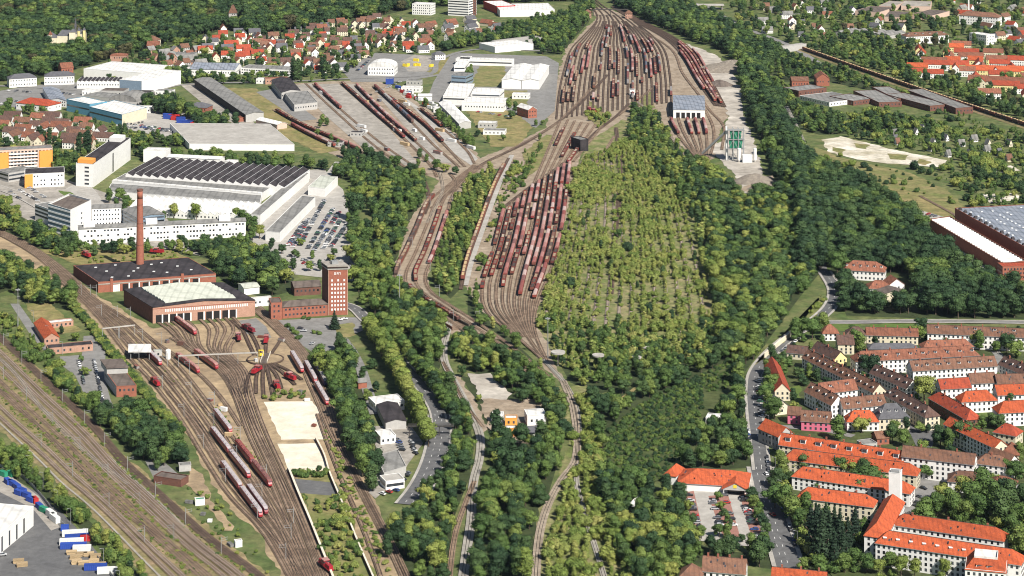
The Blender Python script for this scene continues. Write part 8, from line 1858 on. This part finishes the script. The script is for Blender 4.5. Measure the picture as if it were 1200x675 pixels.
for i, (x, y) in enumerate(((88, 655), (96, 652), (104, 652), (90, 661), (98, 662), (110, 660), (84, 650), (112, 654), (118, 664), (105, 668), (22, 660), (26, 664))):
    T = thing('timber_stack', 'stack of sawn timber on the corner yard', 'timber stack', P(x, y) + Vector((0, 0, .1)), math.radians(8 + RG.uniform(-8, 8)), 'timber stacks on the corner yard')
    for k in range(4): mb = MB(); z = .1 + k * .5; mb.box(-2.6 + RG.uniform(-.3, .3), 2.6, -1, 1, z, z + .42); part('board_layer', mb, 'timber', T)
for i, (x, y) in enumerate(((60, 606), (64, 611))): crate(x, y, 9, 2.5, 3.2, 'box_white', -55, ['white box trailer at the fence gate', 'second white box trailer at the fence gate'][i], None, 'trailer')
g5 = 'containers stacked in the freight yard'
for i in range(26):
    t = RG.random(); x = 466 + t * 50 + RG.uniform(-6, 6); y = 104 + t * 26 + RG.uniform(-3, 3)
    m = RG.choice(['box_white', 'box_white', 'box_blue', 'box_red']); crate(x, y, 7.5, 2.5, 3, m, -48, '%s container on the freight yard platform' % {'box_white': 'white', 'box_blue': 'blue', 'box_red': 'red'}[m], g5)
for i in range(24):
    t = RG.random(); x = 196 + t * 44; y = 138 + t * 14 + RG.uniform(-3, 1.5)
    m = 'box_blue' if RG.random() < .75 else 'box_red'; crate(x, y, 9, 3.2, 4, m, -20, '%s stillage stacked in the yard of the painted hall' % {'box_blue': 'blue', 'box_red': 'red'}[m], 'stillages at the painted hall', 'stillage')
for i in range(6):
    x = 468 + RG.uniform(0, 38); y = 70 + RG.uniform(0, 13); crate(x, y, 7, 2.5, 3.2, 'loco_yellow', RG.choice([-30, 60]), 'yellow van parked behind the parcel hall', 'yellow vans behind the parcel hall', 'van')
for i in range(20):
    k = RG.choice('abcdefg'); l_ = FY[k]; q = RG.choice(l_[2:-6]); side = RG.choice((-6, 6, 9)); m = RG.choice(['box_white', 'box_white', 'wagon_grey', 'timber', 'wagon_grey'])
    x, y = to_px(Vector((q.x + side, q.y, 0))); crate(x, y, RG.choice((6, 9, 12)), 2.5, 2.8, m, -50 + RG.uniform(-6, 6), '%s load unit set down beside the freight tracks' % {'box_white': 'white', 'wagon_grey': 'dull', 'box_red': 'red', 'timber': 'tan', 'box_blue': 'blue'}[m], 'load units beside the freight tracks', 'load_unit')
for i, (x, y) in enumerate(((196, 402), (212, 405), (246, 470), (258, 476), (262, 482), (300, 425), (268, 512), (160, 432), (222, 590), (238, 604), (246, 612), (270, 640), (360, 470), (368, 500), (352, 462), (330, 400), (306, 396))):
    crate(x, y, RG.choice((2.4, 3.5, 4.5)), 2, RG.choice((1.4, 2.0, 2.4)), RG.choice(['box_white', 'wagon_grey', 'timber', 'wagon_rust', 'felt_grey']), RG.uniform(-60, 20), 'small equipment box standing beside the depot tracks', 'equipment boxes in the depot', 'equipment_box')
# ================================================================== fences and lamps
_lp = MB(); _lp.cyl(0, 0, 0, 8.5, .12, .08, 6); LPM = _lp.mesh('pole', ['mast_grey']); _lp = MB(); _lp.bar((0, 0, 8.4), (1.5, 0, 8.7), .06); _lp.box(1.1, 2.0, -.18, .18, 8.6, 8.78); LPH = _lp.mesh('lamp_arm', ['mast_grey'])
def lamps(pts, step, off, label, group):
    l = smooth_line(pts, step); Tn = tangents(l)
    for p, t in zip(l, Tn):
        n_ = Vector((-t.y, t.x, 0)); q = p + n_ * off; T = thing('street_lamp', label, 'lamp', q, math.atan2(-n_.y * off, -n_.x * off), group); link('pole', LPM, T); link('lamp_arm', LPH, T)
lamps([(886, 438), (883, 460), (889, 520), (893, 548), (900, 580), (908, 610), (918, 642)], 34, 7, 'curved street lamp along the main street', 'lamps along the main street')
lamps([(440, 384), (464, 418), (486, 444), (502, 466), (513, 492), (514, 520), (500, 556)], 36, 8, 'curved street lamp along the dual road', 'lamps along the dual road')
lamps([(30, 552), (60, 590), (85, 625), (110, 655), (135, 690)], 30, 2, 'white yard lamp along the warehouse fence', 'lamps along the warehouse fence')
lamps([(20, 362), (60, 405), (100, 452), (118, 480)], 40, 2, 'yard lamp by the works path', 'lamps by the works path')
def fence(pts, h, m, label):
    l = smooth_line(pts, 3.0); base = l[0].copy(); T = thing('fence', label, 'fence', base); pn = MB()
    for i in range(len(l) - 1):
        a = l[i] - base; b = l[i + 1] - base; d = (b - a).normalized(); q = Vector((-d.y, d.x, 0)) * .04
        pn.hexa([a - q, b - q, b + q, a + q], [v + Vector((0, 0, h)) for v in (a - q, b - q, b + q, a + q)], 0, True)
    part('panels', pn, m, T); ps = MB()
    for p in l: v = p - base; ps.box(v.x - .08, v.x + .08, v.y - .08, v.y + .08, 0, h + .2)
    q = part('posts', ps, 'mast_grey', T); q['kind'] = 'stuff'
fence([(-20, 540), (20, 556), (48, 582), (72, 614), (100, 640), (128, 672), (145, 700)], 1.8, 'metal_grey', 'grey panel fence between warehouse yard and hedge')
# retaining wall beside the depot throat
def wall(pts, h, wd, m, label):
    l = smooth_line(pts, 8); base = l[0].copy(); T = thing('retaining_wall', label, 'wall', base); w_ = MB(); c = MB()
    for i in range(len(l) - 1):
        a = l[i] - base; b = l[i + 1] - base; d = (b - a).normalized(); q = Vector((-d.y, d.x, 0)) * wd / 2; r_ = q * 1.25
        w_.hexa([a - q, b - q, b + q, a + q], [v + Vector((0, 0, h)) for v in (a - q, b - q, b + q, a + q)])
        c.hexa([v + Vector((0, 0, h)) for v in (a - r_, b - r_, b + r_, a + r_)], [v + Vector((0, 0, h + .25)) for v in (a - r_, b - r_, b + r_, a + r_)])
    part('wall_face', w_, m, T); part('coping', c, 'sand', T)
wall([(338, 552), (350, 582), (362, 610), (374, 640), (386, 670), (396, 695)], 2.2, .9, 'brick_dark', 'brick retaining wall with pale coping beside the depot throat')
wall([(370, 516), (380, 536), (386, 556), (400, 590), (420, 640), (444, 695)], 1.8, .7, 'brick_dark', 'low dark wall between embankment shrubs and siding')
wall([(336, 552.5), (360, 552), (384, 551)], 1.6, .6, 'sand', 'pale low wall under the lower sand lot')
wall([(896, 420), (912, 406), (930, 392), (946, 379)], 3.2, .8, 'cream_wall', 'cream retaining wall of the railway bank by the main street')

# pipe bridge over the dual road
a_ = P(478, 499, 6); b_ = P(532, 499, 6); T = thing('footbridge', 'dark narrow footbridge crossing the dual road', 'bridge', (a_.x, a_.y, 0)); d_ = b_ - a_; d_.z = 0
m_ = MB(); m_.hexa([(0, -1, 5.6), (d_.x, d_.y - 1, 5.6), (d_.x, d_.y + 1, 5.6), (0, 1, 5.6)], [(0, -1, 6.0), (d_.x, d_.y - 1, 6.0), (d_.x, d_.y + 1, 6.0), (0, 1, 6.0)], 0, True); part('deck', m_, 'steel_dark', T)
for s_ in (-1, 1): m_ = MB(); m_.bar((0, s_, 6.9), (d_.x, d_.y + s_, 6.9), .07); m_.bar((0, s_, 6.4), (d_.x, d_.y + s_, 6.4), .05); part('railing', m_, 'steel_dark', T)
for k in (0.03, .35, .68, .97): m_ = MB(); m_.box(d_.x * k - .25, d_.x * k + .25, d_.y * k - .25, d_.y * k + .25, 0, 5.6); part('pier', m_, 'steel_dark', T)
# ================================================================== the summer air over the site
hz = MB(); hz.box(-9200, 9200, -1900, 14200, -1.5, 440, bottom=True)
hm = bpy.data.materials.new('haze'); hm.use_nodes = True; hm.node_tree.nodes.clear()
pv = hm.node_tree.nodes.new('ShaderNodeVolumePrincipled'); pv.inputs['Color'].default_value = (0.62, 0.78, 1, 1); pv.inputs['Density'].default_value = 0.9e-5
ou = hm.node_tree.nodes.new('ShaderNodeOutputMaterial'); hm.node_tree.links.new(pv.outputs[0], ou.inputs['Volume'])
MATS['haze'] = hm
o = part('haze', hz, 'haze', None); o['kind'] = 'stuff'; tag(o, 'thin summer haze over the whole site', 'haze')
